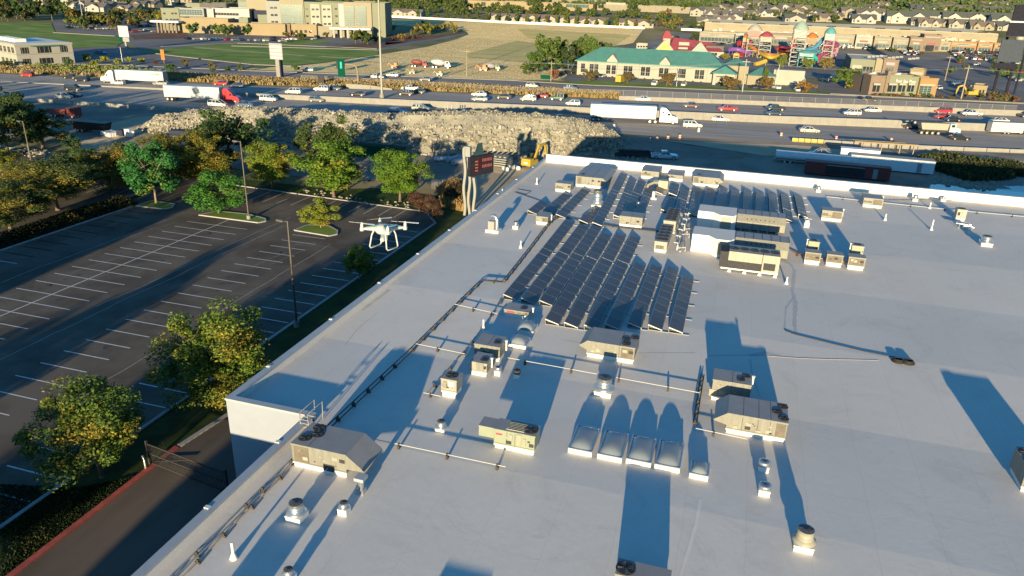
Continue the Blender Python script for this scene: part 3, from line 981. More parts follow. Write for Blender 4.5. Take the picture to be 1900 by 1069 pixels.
# two air handlers with white angled ducts
def ahu(label, a, b, ty, topw, zh):
    """white duct, angled plenum and long panelled body"""
    p, q = rp(*a), rp(*b)
    z = rz(p.y)
    H = height_to(p.x, p.y, ty) - z
    L = q.x - p.x
    print('AHU', label[:20], 'L', L, 'H', H)
    t = thing('air_handler', label, 'air handler', (p.x, p.y, z))
    d = MB()
    d.prism([(0, 0), (L * .18, 0), (L * .26, -.9), (L * .40, -.9), (L * .44, -.1), (L * .44, 3.0), (0, 3.0)], .02, H)
    d.build('duct', 'white_membrane', t)
    pl = MB(); pl.box(L * .27, L * .39, -.93, -.9, .25, H - .15); pl.build('access_panel', 'metal_cream', t)
    m = MB()
    pr = [(0.15, .35), (0.15, H * .62), (.75, H * .98), (2.9, H * .98), (2.9, .35)]
    f = [(L * .45, y_, z_) for y_, z_ in pr]; g = [(L, y_, z_) for y_, z_ in pr]
    m.hexa(f[::-1], g[::-1], mi=0)
    m.quad((L * .45, .74, H * .98 + .01), (L, .74, H * .98 + .01), (L, 2.92, H * .98 + .01), (L * .45, 2.92, H * .98 + .01), mi=1)
    for k in range(7):
        x = L * (.45 + .55 * k / 6) - .02
        m.box(x, x + .04, .74, 2.92, H * .98 + .01, H * .98 + .04, mi=2)
        m.box(x, x + .03, .13, .15, .4, H * .6, mi=2)
    m.build('casing', ['metal_beige', 'metal_grey', 'steel_dark'], t)
    s = MB()
    for k in range(5): s.box(L * (.5 + k * .1), L * (.5 + k * .1) + .2, .3, 2.6, -.02, .35)
    s.build('stand', 'metal_grey', t)
    v = MB()
    for k in range(7):
        x = L * (.56 + .05 * k); v.box(x, x + .12, .34, .36, H * .72, H * .8)
    v.build('vent_slot', 'steel_dark', t)
ahu('long beige air handler with a white angled duct, nearer of the two, behind the chiller', (1281, 466), (1460, 489), 434, 0, 0)
ahu('long beige air handler with a white angled duct, farther one against the shaded panel rows', (1292, 421), (1455, 441), 391, 0, 0)

def chiller():
    p, q = rp(1348, 503), rp(1442, 514)
    z = rz(p.y); H = height_to(p.x, p.y, 466) - z; L = q.x - p.x
    print('CHILLER', L, H)
    t = thing('chiller', 'long cream chiller on feet with fans on top and a dark open front band', 'chiller', (p.x, p.y, z))
    m = MB(); m.box(0, L * .66, 0, 2.2, H * .55, H); m.box(L * .67, L, 0, 2.2, .25, H)
    m.build('cabinet', 'metal_cream', t)
    k = MB(); k.box(-.5, L * .66, .08, 2.1, .35, H * .55, mi=0); k.box(-.8, 0, .1, 2.1, .4, H * .95, mi=0)
    k.box(L * .7, L * .93, -.02, .0, H * .28, H * .62, mi=0)
    k.build('coil', ['steel_dark'], t)
    s = MB(); s.box(-.6, L, -.02, .06, .22, .36)
    s.build('rail', 'pvc', t)
    for i in range(4):
        f = MB(); x = L * (.05 + .3 * i); f.lathe(x, -.1, [(.22, -.02), (.08, .28)], 4, smooth=False); f.build('foot', 'pvc', t)
    for i in range(5): add_fan(t, L * (.1 + .2 * i), 1.1, H, .42)
    h = MB(); h.box(L * .05, L * .25, -.012, 0, H * .8, H * .83); h.build('label_plate', 'metal_grey', t)
chiller()

# ================================================================ exhaust fans, vents
def exhaust(label, base, top, w_px, style='galv', body=None, curb=.35, flat=False):
    p = rp(*base); z = rz(p.y)
    z1 = height_to(p.x, p.y, top) - z
    dist = (p - C0).length
    r = w_px / 2 * dist / F * .96
    if r <= 0: r = .3
    t = thing('exhaust_fan', label, 'roof fan', (p.x, p.y, z))
    c = MB(); c.box(-r * .78, r * .78, -r * .78, r * .78, -.02, curb * .85); c.box(-r * .84, r * .84, -r * .84, r * .84, curb * .85, curb)
    c.build('curb', 'white_membrane', t)
    H = max(z1, curb + .25)
    m = MB()
    if flat:
        m.lathe(0, 0, [(r * .6, curb), (r * .95, curb + .06), (r * .9, H), (r * .7, H + .02)], 18)
    else:
        hh = H - curb
        m.lathe(0, 0, [(r * .45, curb), (r * .95, curb + hh * .08), (r, curb + hh * .14), (r * .98, curb + hh * .20), (r * .74, curb + hh * .34), (r * .70, curb + hh * .38), (r * .74, curb + hh * .40),
                       (r * .74, curb + hh * .52), (r * .70, curb + hh * .53), (r * .66, curb + hh * .93), (r * .69, curb + hh * .94), (r * .69, curb + hh)], 24)
    m.build('housing', body or 'galv', t)
    g = MB(); rr = r * (.67 if not flat else .72)
    g.lathe(0, 0, [(rr * .98, H + .005), (rr * .5, H + .012), (.01, H + .015)], 18, mi=0, cap0=False)
    for k in range(5): 
        a = k * math.pi / 5; g.bar((-rr * math.cos(a), -rr * math.sin(a), H + .05), (rr * math.cos(a), rr * math.sin(a), H + .02), .012, .012, mi=1)
    g.build('cap', ['metal_dark', 'steel_dark'], t)
exhaust('large silver exhaust fan on a square white curb, left of the smaller matching one', (552, 962), 932, 37)
exhaust('medium silver exhaust fan right of the largest left-hand one', (639, 952), 932, 22)
exhaust('silver exhaust fan cut by the bottom edge of the picture', (537, 1078), 1056, 24)
exhaust('small silver exhaust pipe fan with a black ring top, left of the pale green unit', (819, 798), 781, 23, curb=.2)
exhaust('large polished exhaust fan in front of the hooded three-fan unit', (1120, 730), 700, 40)
exhaust('cream exhaust fan with a wide brim standing alone at lower right', (1489, 1015), 982, 40, body='metal_cream')
exhaust('low flat fan on a white curb, nearer of the two below the long panelled unit', (1417, 916), 904, 24, flat=True)
exhaust('low flat fan on a white curb, farther of the two below the long panelled unit', (1416, 872), 859, 22, flat=True)
exhaust('very tall silver exhaust fan among the left solar rows', (1108, 384), 353, 24)
exhaust('silver ball-topped vent in the shadow patch between solar rows', (1184, 384), 374, 9)
exhaust('small silver fan on top of the far left hooded unit area', (1122, 322), 311, 9)
exhaust('small silver fan on a white curb at the left of the short solar rows', (957, 424), 411, 13)
exhaust('large silver exhaust fan on a white curb near the right edge of the roof', (1828, 455), 438, 21)
exhaust('small silver fan on a white curb behind the last right solar row', (1518, 356), 346, 10)
exhaust('small silver fan close to the parapet, left one of the right-hand pair', (1697, 373), 362, 10)
exhaust('small silver fan close to the parapet, right one of the right-hand pair', (1749, 373), 365, 9)
exhaust('white topped vent on a tall curb between the air handlers and the right-hand unit', (1496, 421), 408, 11, body='pvc')
exhaust('square low vent right of the yellowed unit', (924, 695), 688, 15, flat=True)
exhaust('dark square low vent in the shadow right of the other low vent', (959, 701), 693, 15, flat=True, body='steel_dark')

def gooseneck():
    p = rp(915, 430); t = thing('blower', 'grey box blower with a coiled duct beside the small silver fan', 'blower', (p.x, p.y, rz(p.y)))
    c = MB(); c.box(-.75, .75, -.5, .7, -.02, .3); c.build('curb', 'white_membrane', t)
    m = MB(); m.box(-.5, .2, -.35, .3, .3, 1.25); m.build('cabinet', 'metal_grey', t)
    d = MB(); d.tube([(.35, .2, .3), (.35, .2, 1.3), (.25, .25, 1.6), (-.05, .3, 1.75), (-.3, .35, 1.65)], .22, 12); d.build('duct', 'galv', t)
gooseneck()

def stack():
    p = rp(671, 914); t = thing('vent_stack', 'slim grey vent stack with a square cap right of the big hooded unit', 'vent', (p.x, p.y, rz(p.y)))
    H = height_to(p.x, p.y, 884) - rz(p.y)
    m = MB(); m.box(-.2, .2, -.2, .2, -.02, .3); m.cyl(0, 0, .3, H - .15, .15, .17, n=12); m.build('pipe', 'galv', t)
    c = MB(); c.box(-.27, .27, -.27, .27, H - .18, H); c.build('cap', 'coping', t)
stack()

def pvc(label, base, top, r=.07):
    p = rp(*base); z = rz(p.y); H = height_to(p.x, p.y, top) - z
    t = thing('vent_pipe', label, 'vent pipe', (p.x, p.y, z), 0, 'white vent pipes standing on the roof')
    m = MB(); m.cyl(0, 0, .1, H, r, n=10); m.cyl(0, 0, H - .02, H + .01, r * 1.15, n=10); m.build('pipe', 'pvc', t)
    b = MB(); b.lathe(0, 0, [(r * 3, -.02), (r * 2.6, .05), (r * 1.3, .3)], 10); b.build('boot', 'white_membrane', t)
pvc('white vent pipe at lower left beside the roof edge, long thin shadow', (434, 1036), 1007)
pvc('white vent pipe alone left of the solar field', (966, 460), 447)
pvc('white vent pipe left of the far left corner air conditioners', (996, 342), 330)
pvc('tallest white vent pipe, right half of the roof', (1728, 427), 408)
pvc('white vent pipe between the two louvred units on the right', (1642, 409), 397)
pvc('white vent pipe just right of the chiller', (1459, 527), 514)
pvc('white vent pipe beside the shaded unit left of the near skylights', (897, 612), 593)
pvc('white vent pipe next to the long pipe at right, near the parapet', (1725, 387), 376)
pvc('white bent vent pipe touching the parapet', (1498, 343), 330)
pvc('short white vent pipe at the left roof edge by the sign', (932, 361), 351)

# skylights
def skylight(label, fl, fr, depth, h, group=None, curbh=.3):
    p, q = rp(*fl), rp(*fr)
    y0 = (p.y + q.y) / 2; z = rz(y0); Wd = q.x - p.x
    t = thing('skylight', label, 'skylight', (p.x, y0, z), 0, group)
    c = MB(); c.box(0, Wd, 0, depth, -.02, curbh); c.build('curb', 'white_membrane', t)
    f = MB()
    for a in ((.0, Wd, -.02, .07), (.0, Wd, depth - .07, depth + .02), (-.02, .07, .07, depth - .07), (Wd - .07, Wd + .02, .07, depth - .07)): f.box(*a, curbh, curbh + .06)
    f.build('frame', 'galv', t)
    n = 14; vs = []; fs = []
    for j in range(n + 1):
        for i in range(n + 1):
            u, v = 2 * i / n - 1, 2 * j / n - 1
            vs.append((Wd / 2 + u * (Wd / 2 - .06), depth / 2 + v * (depth / 2 - .06), curbh + .03 + h * (1 - abs(u) ** 2.2) ** .7 * (1 - abs(v) ** 4) ** .8))
    for j in range(n):
        for i in range(n): fs.append((j * (n + 1) + i, j * (n + 1) + i + 1, (j + 1) * (n + 1) + i + 1, (j + 1) * (n + 1) + i))
    d = MB(); d.add(vs, fs, smooth=True); d.build('dome', 'dome', t)
gs = 'row of four large domed skylights'
skylight('large domed skylight, leftmost of the row of four', (1054, 839), (1097, 849), 2.6, .34, gs)
skylight('large domed skylight, second from left in the row of four', (1108, 850), (1153, 860), 2.6, .34, gs)
skylight('large domed skylight, third from left in the row of four', (1161, 859), (1207, 869), 2.6, .34, gs)
skylight('large domed skylight, rightmost of the row of four', (1214, 868), (1260, 880), 2.6, .34, gs)
skylight('small domed skylight right of the row of four', (1278, 887), (1313, 893), 1.3, .28)
skylight('arched skylight by the low stained unit, farther of the two', (959, 616), (988, 624), 1.5, .42)
skylight('arched skylight right of the shaded unit, nearer of the two', (943, 644), (975, 650), 1.5, .42)

# ================================================================ pipes on the roof
def pipe(label, pts, r=.045, h=.22, par=(0,), sp=3.0, mt='pipe', cat='roof pipe', blk='wood_block'):
    P = [rp(*p) for p in pts]
    o = P[0].copy(); o.z = rz(o.y)
    t = thing('roof_pipe', label, cat, o)
    m = MB()
    for k in par:
        path = []
        for i, p in enumerate(P):
            d = (P[min(i + 1, len(P) - 1)] - P[max(i - 1, 0)]); d.z = 0; d.normalize()
            s = Vector((-d.y, d.x, 0)) * k
            path.append(Vector((p.x, p.y, rz(p.y) + h)) + s - o)
        for a, b in zip(path, path[1:]):
            L = (b - a).length; n = max(1, int(L / 8))
            for i in range(n):
                u, v = a.lerp(b, i / n), a.lerp(b, (i + 1) / n)
                u.z = rz(u.y + o.y) + h - o.z; v.z = rz(v.y + o.y) + h - o.z
                m.tube([u, v], r * .75, 6)
    m.build('pipe', mt, t)
    bm_ = MB(); bm_.box(-.13, .13, -.06, .06, 0, h - r * .7); bm_.box(-.05, .05, -.05, .05, h - r, h + r + .05)
    me = bm_.mesh('support', [blk])
    n = 0
    for a, b in zip(P, P[1:]):
        L = (b - a).length; k = sp / 2
        while k < L and n < 60:
            p = a.lerp(b, k / L); p.z = rz(p.y)
            mkobj('support', me, t, p - o, math.atan2((b - a).y, (b - a).x) + math.pi / 2)
            k += sp; n += 1
    return t
pipe('pair of dark pipes running from the big hooded unit to the solar field', [(612, 796), (755, 662), (888, 530), (897, 524), (934, 527), (950, 507), (1018, 418), (1052, 392)], .05, .22, (-.15, .15), 1.9, 'steel_dark')
pipe('thin white pipe on dark blocks left of the pale green unit', [(697, 823), (938, 874)], .035, .28, (0,), 3.0)
pipe('thin white pipe from the dark pipe pair to the yellowed unit', [(772, 644), (868, 664)], .035, .28, (0,), 3.6)
pipe('thin white pipe from the dark pipe pair to the low stained unit', [(843, 570), (932, 590)], .035, .28, (0,), 3.6)
pipe('long thin white pipe crossing behind the polished exhaust fan', [(933, 669), (1297, 736)], .035, .3, (0,), 3.4)
pipe('grey pipe beside the shaded two-fan unit', [(1303, 700), (1296, 742), (1289, 790)], .05, .22, (-.1, .1), 1.3, 'steel_dark')
pipe('thin white pipe in front of the long panelled unit', [(1290, 802), (1385, 822)], .035, .28, (0,), 2.2)
pipe('thin grey pipe from the tall condenser to the far pipes', [(792, 735), (866, 652), (935, 555)], .035, .2, (0,), 2.6, 'metal_grey')
pipe('short white pipe loop at the foot of the tall condenser', [(786, 734), (818, 741)], .035, .22, (0,), 1.0)
pipe('long white pipe from the right solar rows to the right edge of the roof', [(1534, 368), (1597, 375), (1780, 394), (1900, 405), (1990, 414)], .045, .22, (0,), 4.0)
pipe('thin dark cable along the parapet near the small fans', [(1640, 372), (1700, 371), (1772, 372)], .03, .05, (0,), 30, 'steel_dark')
pipe('conduit pair along the left parapet at lower left, near roof edge', [(566, 838), (486, 915), (402, 1000), (330, 1068), (290, 1110)], .05, .2, (-.12, .12), 2.6, 'metal_grey')
pipe('single brown conduit beside the left parapet pair', [(540, 868), (492, 920), (396, 1016), (325, 1090)], .04, .15, (0,), 2.2, 'rust_stain')
pipe('black cable running along the front of the middle unit in the solar field', [(1015, 398), (1070, 410), (1150, 424), (1230, 432)], .05, .1, (0, .3), 3, 'steel_dark')
pipe('black cable curling on the roof left of the solar rows', [(960, 352), (985, 356), (975, 362), (955, 357), (1010, 376)], .04, .06, (0,), 50, 'steel_dark')
pipe('black hose lying across the right of the roof', [(1456, 614), (1474, 621), (1534, 636), (1600, 652), (1662, 664)], .04, .05, (0,), 50, 'steel_dark', 'hose')
pipe('rusty cable on the roof below the black hose', [(1313, 660), (1398, 659), (1478, 665), (1530, 667), (1630, 669)], .015, .02, (0,), 50, 'rust_stain', 'cable')
pipe('copper line set between the air handler and the three grey condensers', [(1466, 468), (1480, 475), (1494, 480), (1530, 484), (1570, 490)], .06, .2, (0, .2), 2.4, 'copper')
def coilhose():
    p = rp(1675, 673)
    t = thing('hose_coil', 'black hose coil with yellow ends at the end of the long black hose', 'hose', (p.x, p.y, rz(p.y)))
    m = MB()
    for k in range(3):
        for x in (-.35, .35):
            m.tube([(x + (.42 - k * .06) * math.cos(a), (.42 - k * .06) * math.sin(a), .08 + k * .08) for a in [2 * math.pi * i / 16 for i in range(17)]], .05, 6)
    m.build('hose', 'rubber', t)
    e = MB()
    for x in (-.35, .35): e.cyl(x, 0, .02, .12, .16, n=10)
    e.build('plug', 'sand_wall', t)
coilhose()

def cabinet_small():
    for lab, px in (('small grey box vent against the parapet, left one', (1676, 361)), ('small grey box vent against the parapet, right one', (1726, 366))):
        p = rp(*px); t = thing('box_vent', lab, 'vent', (p.x, p.y, rz(p.y)))
        m = MB(); m.box(-.35, .35, -.25, .25, -.02, .5); m.build('housing', 'metal_beige', t)
        c = MB(); c.box(-.42, .42, -.32, .32, .5, .6); c.build('cap', 'metal_grey', t)
    p = rp(1791, 427); t = thing('roof_turbine', 'low tangle of aluminium ducting on legs left of the right-hand exhaust fan', 'duct', (p.x, p.y, rz(p.y)))
    m = MB(); m.tube([(-1.0, .5, .6), (0, .3, .6), (.9, .1, .35)], .12, 8); m.tube([(-.6, .9, .5), (.7, .8, .5)], .1, 8); m.box(-.3, .3, -.1, .5, .2, .55); m.build('duct', 'galv', t)
    l = MB()
    for x in (-.7, 0, .7): l.box(x, x + .06, .2, .26, -.02, .5)
    l.build('leg', 'metal_grey', t)
    p = rp(1212, 352); 
    t = thing('roof_duct', 'cream box with a bent duct between the long solar rows', 'duct', (p.x, p.y, rz(p.y)))
    m = MB(); m.box(.6, 1.9, .2, 1.4, .2, 1.3); m.build('housing', 'metal_cream', t)
    m = MB(); m.tube([(.7, .6, .9), (-.1, .3, .9), (-.7, -.8, .7), (-.8, -1.2, .1)], .2, 10); m.build('duct', 'metal_cream', t)
    p = rp(1212, 369); t = thing('vent_pipe', 'stubby white vent on a curb in front of the bent cream duct', 'vent pipe', (p.x, p.y, rz(p.y)))
    m = MB(); m.cyl(0, 0, .2, 1.0, .2, n=10); m.build('pipe', 'pvc', t); m = MB(); m.box(-.45, .45, -.45, .45, -.02, .2); m.build('boot', 'white_membrane', t)
cabinet_small()

# stains that are part of the sheet
def stain(name, pts, w, mt='stain', off=.006):
    P = [rp(*p) for p in pts]
    mb = MB(); r2 = random.Random(len(pts) * 7)
    fine = []
    for a, b in zip(P, P[1:]):
        n = max(2, int((b - a).length / .5))
        fine += [a.lerp(b, i / n) for i in range(n)]
    fine.append(P[-1])
    ws = [w * r2.uniform(.5, 1.2) for _ in fine]
    L = []
    for i, p in enumerate(fine):
        d = fine[min(i + 1, len(fine) - 1)] - fine[max(0, i - 1)]; d.z = 0; d.normalize(); s = Vector((-d.y, d.x, 0)) * ws[i] / 2
        L.append(((p.x + s.x, p.y + s.y, rz(p.y + s.y) + off), (p.x - s.x, p.y - s.y, rz(p.y - s.y) + off)))
    for (a, b), (c, d) in zip(L, L[1:]): mb.quad(a, b, d, c)
    tag(mb.build(name, mt), kind='structure')
mat('dirt_film', (0.44, 0.44, 0.45), 0.9, var=0.1, scale=2)
mat('clean_film', (0.68, 0.65, 0.61), 0.9, var=0.03)
mat('rust_film', (0.50, 0.46, 0.40), 0.9, var=0.1, scale=2)
stain('water_stain', [(1447, 478), (1468, 492), (1474, 502), (1470, 540), (1476, 560), (1474, 600), (1476, 618)], .38, 'dirt_film')
stain('water_stain', [(1472, 552), (1458, 572), (1456, 612)], .16, 'dirt_film')
stain('water_stain', [(1390, 660), (1420, 655), (1450, 662)], .5, 'dirt_film')
stain('water_stain', [(1392, 665), (1396, 700), (1410, 735)], .12, 'dirt_film')
stain('water_stain', [(672, 576), (690, 562), (712, 546), (722, 538)], .35, 'rust_film')
stain('water_stain', [(1040, 630), (1100, 640), (1160, 655), (1290, 655)], .07, 'dirt_film')
stain('water_stain', [(640, 640), (662, 612), (700, 580)], .10, 'rust_film')
stain('light_streak', [(1300, 925), (1292, 970), (1278, 1020), (1262, 1069), (1250, 1110)], .18, 'clean_film')
stain('water_stain', [(1040, 305), (1062, 309), (1100, 312)], .5, 'rust_film')

# ================================================================ solar rows
_pan = {}
def panel_mesh(w, l):
    k = (round(w, 2), round(l, 2))
    if k not in _pan:
        m = MB(); g = .03
        m.box(0, w, 0, l - .015, -.04, 0, mi=1)
        m.box(g, w - g, g, l - g, 0, .004, mi=0)
        _pan[k] = m.mesh('solar_panel', ['solar', 'solar_frame'])
    return _pan[k]
def solar_row(label, front, back, group, w=1.17, hi=.52, lo=.18):
    z = 10.05 + hi
    a, b = at(*front, z), at(*back, z)
    L = (b - a).length; n = max(1, round(L / 1.66)); l = L / n
    ang = math.atan2((b - a).y, (b - a).x) - math.pi / 2
    z0 = rz(a.y)
    t = thing('solar_row', label, 'solar panels', (a.x, a.y, z0), ang, group)
    me = panel_mesh(w, l)
    tilt = math.asin((hi - lo) / w)
    ex = Vector((math.cos(ang), math.sin(ang), 0)); ey = Vector((-math.sin(ang), math.cos(ang), 0))
    for k in range(n):
        p = a + ey * (k * l)
        o = mkobj('solar_panel', me, t, (0, k * l, hi + (rz(p.y) + rz(p.y + l)) / 2 - z0))
        o.rotation_euler = (math.atan2(rz(p.y + l) - rz(p.y), l), tilt, 0)
    f = MB()
    ww = w * math.cos(tilt)
    for k in range(n + 1):
        y = min(k * l, n * l - .06) + (.03 if k == 0 else -.03)
        zz = rz(a.y + y) - z0
        f.box(.0, ww, y - .02, y + .02, zz + .01, zz + .06)
        f.box(.01, .05, y - .02, y + .02, zz + .06, zz + hi - .08)
        f.box(ww - .05, ww, y - .02, y + .02, zz + .06, zz + lo - .04)
        if k % 2 == 0: f.box(ww, ww + .5, y - .04, y + .04, zz + .01, zz + .06)
    for x in (.03, ww - .03): f.bar((x, 0, .04), (x, n * l, .04), .04, .05)
    f.build('rack', 'solar_frame', t)
    e = MB()
    for y in (0.0,):
        e.hexa([(0, y, hi - .1), (ww, y, lo - .06), (ww, y + .02, lo - .06), (0, y + .02, hi - .1)][::1], [(0, y, hi - .04), (ww, y, lo), (ww, y + .02, lo), (0, y + .02, hi - .04)])
    bk = MB()
    for k in range(n):
        zz = (rz(a.y + k * l) + rz(a.y + k * l + l)) / 2 - z0
        bk.box(-.02, .0, k * l + .05, (k + 1) * l - .05, zz + .08, zz + hi - .06)
    bk.build('wind_deflector', 'steel_dark', t)
    e.build('end_rail', 'pvc', t)
G = 'long solar rows of the near block'
rows = [((934, 546), (1047.6, 408)), ((967, 553), (1076, 414)), ((1001, 557), (1099, 416)), ((1011.6, 591), (1116.8, 430)), ((1047, 597), (1143, 432)), ((1084, 602), (1169.5, 436)),
        ((1123, 600), (1178, 484)), ((1165, 598), (1208, 487.4)), ((1203, 602), (1239, 491.6)), ((1241, 607), (1266.3, 508))]
ords = ['first', 'second', 'third', 'fourth', 'fifth', 'sixth', 'seventh', 'eighth', 'ninth', 'tenth']
for i, (a, b) in enumerate(rows):
    solar_row('tilted solar panel row of the near block, %s from the left' % ords[i], a, b, G)
G = 'solar rows of the far block'
far = [('shortest pair of solar panels at the left end of the far block', (979, 390), (1003, 371)),
       ('shaded solar row behind the small left air conditioner', (1007, 390), (1045, 357)),
       ('solar row left of the very tall silver fan', (1031.5, 397), (1080, 348.5)),
       ('short solar row in front of the very tall silver fan', (1074, 407), (1104, 383)),
       ('longest solar row of the far block, reaching the parapet units', (1099, 412), (1150.5, 320)),
       ('solar row right of the longest far row', (1138, 398), (1166.6, 329)),
       ('solar row that ends behind the plain middle air conditioner', (1153, 399), (1184.5, 333)),
       ('solar row right of the silver ball vent', (1176, 396), (1204, 335)),
       ('two-panel solar row left of the cream bent duct', (1214, 353), (1224.7, 336)),
       ('shaded short row behind the far condenser bank', (1226.5, 387), (1239, 362)),
       ('short solar row right of the cream bent duct', (1241, 356), (1246, 338)),
       ('solar row just right of the far condenser bank', (1252, 390), (1265, 344)),
       ('solar row against the left end of the white ducts', (1277, 394), (1287.6, 346)),
       ('solar row behind the farther white duct', (1303, 384), (1311.5, 347)),
       ('shaded right-hand solar row, first of the seven slanting rows', (1329, 379), (1336, 345.5)),
       ('second of the seven slanting right-hand solar rows', (1354, 382), (1357.5, 347)),
       ('third of the seven slanting right-hand solar rows', (1378.6, 385), (1380.4, 348.5)),
       ('fourth of the seven slanting right-hand solar rows', (1402, 390), (1403, 351.5)),
       ('fifth of the seven slanting right-hand solar rows', (1428.7, 397), (1426, 353.5)),
       ('sixth of the seven slanting right-hand solar rows', (1455.6, 404), (1448.4, 355.5)),
       ('last of the seven slanting right-hand solar rows', (1482, 396), (1473.5, 358))]
for lab, a, b in far: solar_row(lab, a, b, G)
# ================================================================ trees
def crown_mesh(name, rx, rzz, n, size, seed, lobes=26, lift=0.0, cone=False, flat=0.0):
    """leaf-sized faces in uneven clumps; origin at the crown centre"""
    r2 = random.Random(seed)
    mb = MB(); cs = []
    for _ in range(lobes):
        while True:
            p = Vector((r2.uniform(-1, 1), r2.uniform(-1, 1), r2.uniform(-1, 1)))
            if 0.12 < p.length < 1: break
        p = p.normalized() * (r2.uniform(.25, .95) if lobes > 30 else r2.uniform(.35, .86))
        if cone:
            k = (p.z + 1) / 2
            p.x *= 1.15 - k; p.y *= 1.15 - k
        cs.append((p, (r2.uniform(.11, .30) if lobes > 30 else r2.uniform(.20, .36)) * (1.0 if not cone else 1.1 - .5 * (p.z + 1) / 2)))
    vs, fs = [], []
    for i in range(n):
        c, cr = cs[r2.randrange(lobes)]
        d = Vector((r2.gauss(0, 1), r2.gauss(0, 1), r2.gauss(0, 1))).normalized()
        q = c + d * cr * r2.uniform(.55, 1.05)
        pos = Vector((q.x * rx, q.y * rx, q.z * rzz))
        nrm = (d * .9 + Vector((r2.uniform(-1, 1), r2.uniform(-1, 1), r2.uniform(-.4, 1)))).normalized()
        a = nrm.orthogonal().normalized()
        a = Matrix.Rotation(r2.uniform(0, 6.28), 3, nrm) @ a
        b = nrm.cross(a)
        s = size * r2.uniform(.6, 1.3)
        a *= s; b *= s * .62
        o = len(vs)
        vs += [pos - a, pos + b - nrm * s * .12, pos + a, pos - b - nrm * s * .12]
        fs.append((o, o + 1, o + 2, o + 3))
    mb.add(vs, fs)
    return mb.mesh(name, ['leaf'])

def trunk_mesh(h, r, rx, seed, crown_z, crown_h, m='bark', forks=5):
    r2 = random.Random(seed); mb = MB()
    th = crown_z - crown_h * .35
    pts = [Vector((0, 0, -.1)), Vector((r2.uniform(-.1, .1), r2.uniform(-.1, .1), th * .5)), Vector((r2.uniform(-.15, .15), r2.uniform(-.15, .15), th))]
    mb.lathe(0, 0, [(r * 1.6, -.05), (r * 1.1, .25)], 8)
    mb.tube(pts, r, 8, r1=r * .75)
    top = pts[-1]
    for k in range(forks):
        a = 2 * math.pi * k / forks + r2.uniform(-.4, .4)
        e = Vector((math.cos(a) * rx * r2.uniform(.35, .65), math.sin(a) * rx * r2.uniform(.35, .65), crown_z + crown_h * r2.uniform(.05, .55)))
        mid = top.lerp(e, .5) + Vector((0, 0, -.25))
        mb.tube([top - Vector((0, 0, .2)), mid, e], r * .5, 6, r1=r * .12)
        for q in range(2):
            e2 = mid + Vector((r2.uniform(-1, 1), r2.uniform(-1, 1), r2.uniform(.3, 1))) * rx * .4
            mb.tube([mid, e2], r * .25, 5, r1=r * .06)
    return mb.mesh('trunk', [m])

TV = {}
def tree_var(kind, i):
    k = (kind, i)
    if k in TV: return TV[k]
    if kind == 'round':   # unit tree: height 10, crown radius 4
        c = crown_mesh('crown', 4.35, 4.6, 22000 if i < 2 else 13500, .115 if i < 2 else .165, 10 + i, 74); z = 5.4; tr = trunk_mesh(10, .17, 4, 20 + i, 6, 3.9)
    elif kind == 'sparse':
        c = crown_mesh('crown', 3.9, 4.5, 8500, .18, 40 + i, 26); z = 5.9; tr = trunk_mesh(10, .14, 3.6, 50 + i, 5.9, 4.2, 'bark_pale', 6)
    elif kind == 'spruce':
        c = crown_mesh('crown', 2.9, 4.6, 4200, .20, 60 + i, 44, cone=True); z = 5.2; tr = trunk_mesh(10, .16, 1.2, 70 + i, 5.2, 4.6, forks=3)
    elif kind == 'dark':
        c = crown_mesh('crown', 4.8, 4.3, 8000, .19, 80 + i, 52); z = 5.5; tr = trunk_mesh(10, .2, 4.5, 90 + i, 5.5, 4.3, forks=7)
    elif kind == 'bush':
        c = crown_mesh('crown', 4.6, 3.8, 700, .62, 100 + i, 16); z = 4.6; tr = trunk_mesh(10, .25, 3, 110 + i, 4.6, 3.8, forks=3)
    elif kind == 'mid':
        c = crown_mesh('crown', 4.3, 4.5, 3000, .34, 120 + i, 36); z = 5.4; tr = trunk_mesh(10, .22, 3.6, 130 + i, 5.4, 4.3, forks=5)
    TV[k] = (c, z, tr)
    return TV[k]
CR = random.Random(5)
def tree(label, base, top=None, width=None, kind='round', col=(.075, .125, .02), autumn=0.0, H=None, group=None, name='tree', cat='tree', i=None, world=False, rot=None):
    """tree rooted at a photo pixel; top row and width in px, or height H in m"""
    autumn *= .5
    p = Vector(base) if world else (gp(*base) if T(*gp(*base)[:2]) > 0.2 else at(base[0], base[1], 0))
    if not world: p.z = T(p.x, p.y)
    if H is None: H = height_to(p.x, p.y, top) - p.z
    dist = (p - C0).length
    c, z, tr = tree_var(kind, CR.randrange(3) if i is None else i)
    rr = {'round': 4.0, 'sparse': 3.6, 'spruce': 2.9, 'dark': 4.8, 'bush': 4.6, 'mid': 4.2}[kind]
    sx = (width / 2 * dist / F) / rr * 1.14 if width else H / 10
    sz = H / 10
    t = thing(name, label, cat, p, CR.uniform(0, 6.28) if rot is None else rot, group)
    t.scale = (sx, sx, sz)
    o = mkobj('crown', c, t, (0, 0, z)); o.color = (col[0] * 1.12, col[1] * 1.22, col[2] * 1.1, autumn)
    mkobj('trunk', tr, t, (0, 0, 0))
    return t
GR = (.050, .105, .016); YG = (.105, .135, .018); DG = (.026, .055, .014); OL = (.075, .088, .022); BG = (.03, .085, .02)
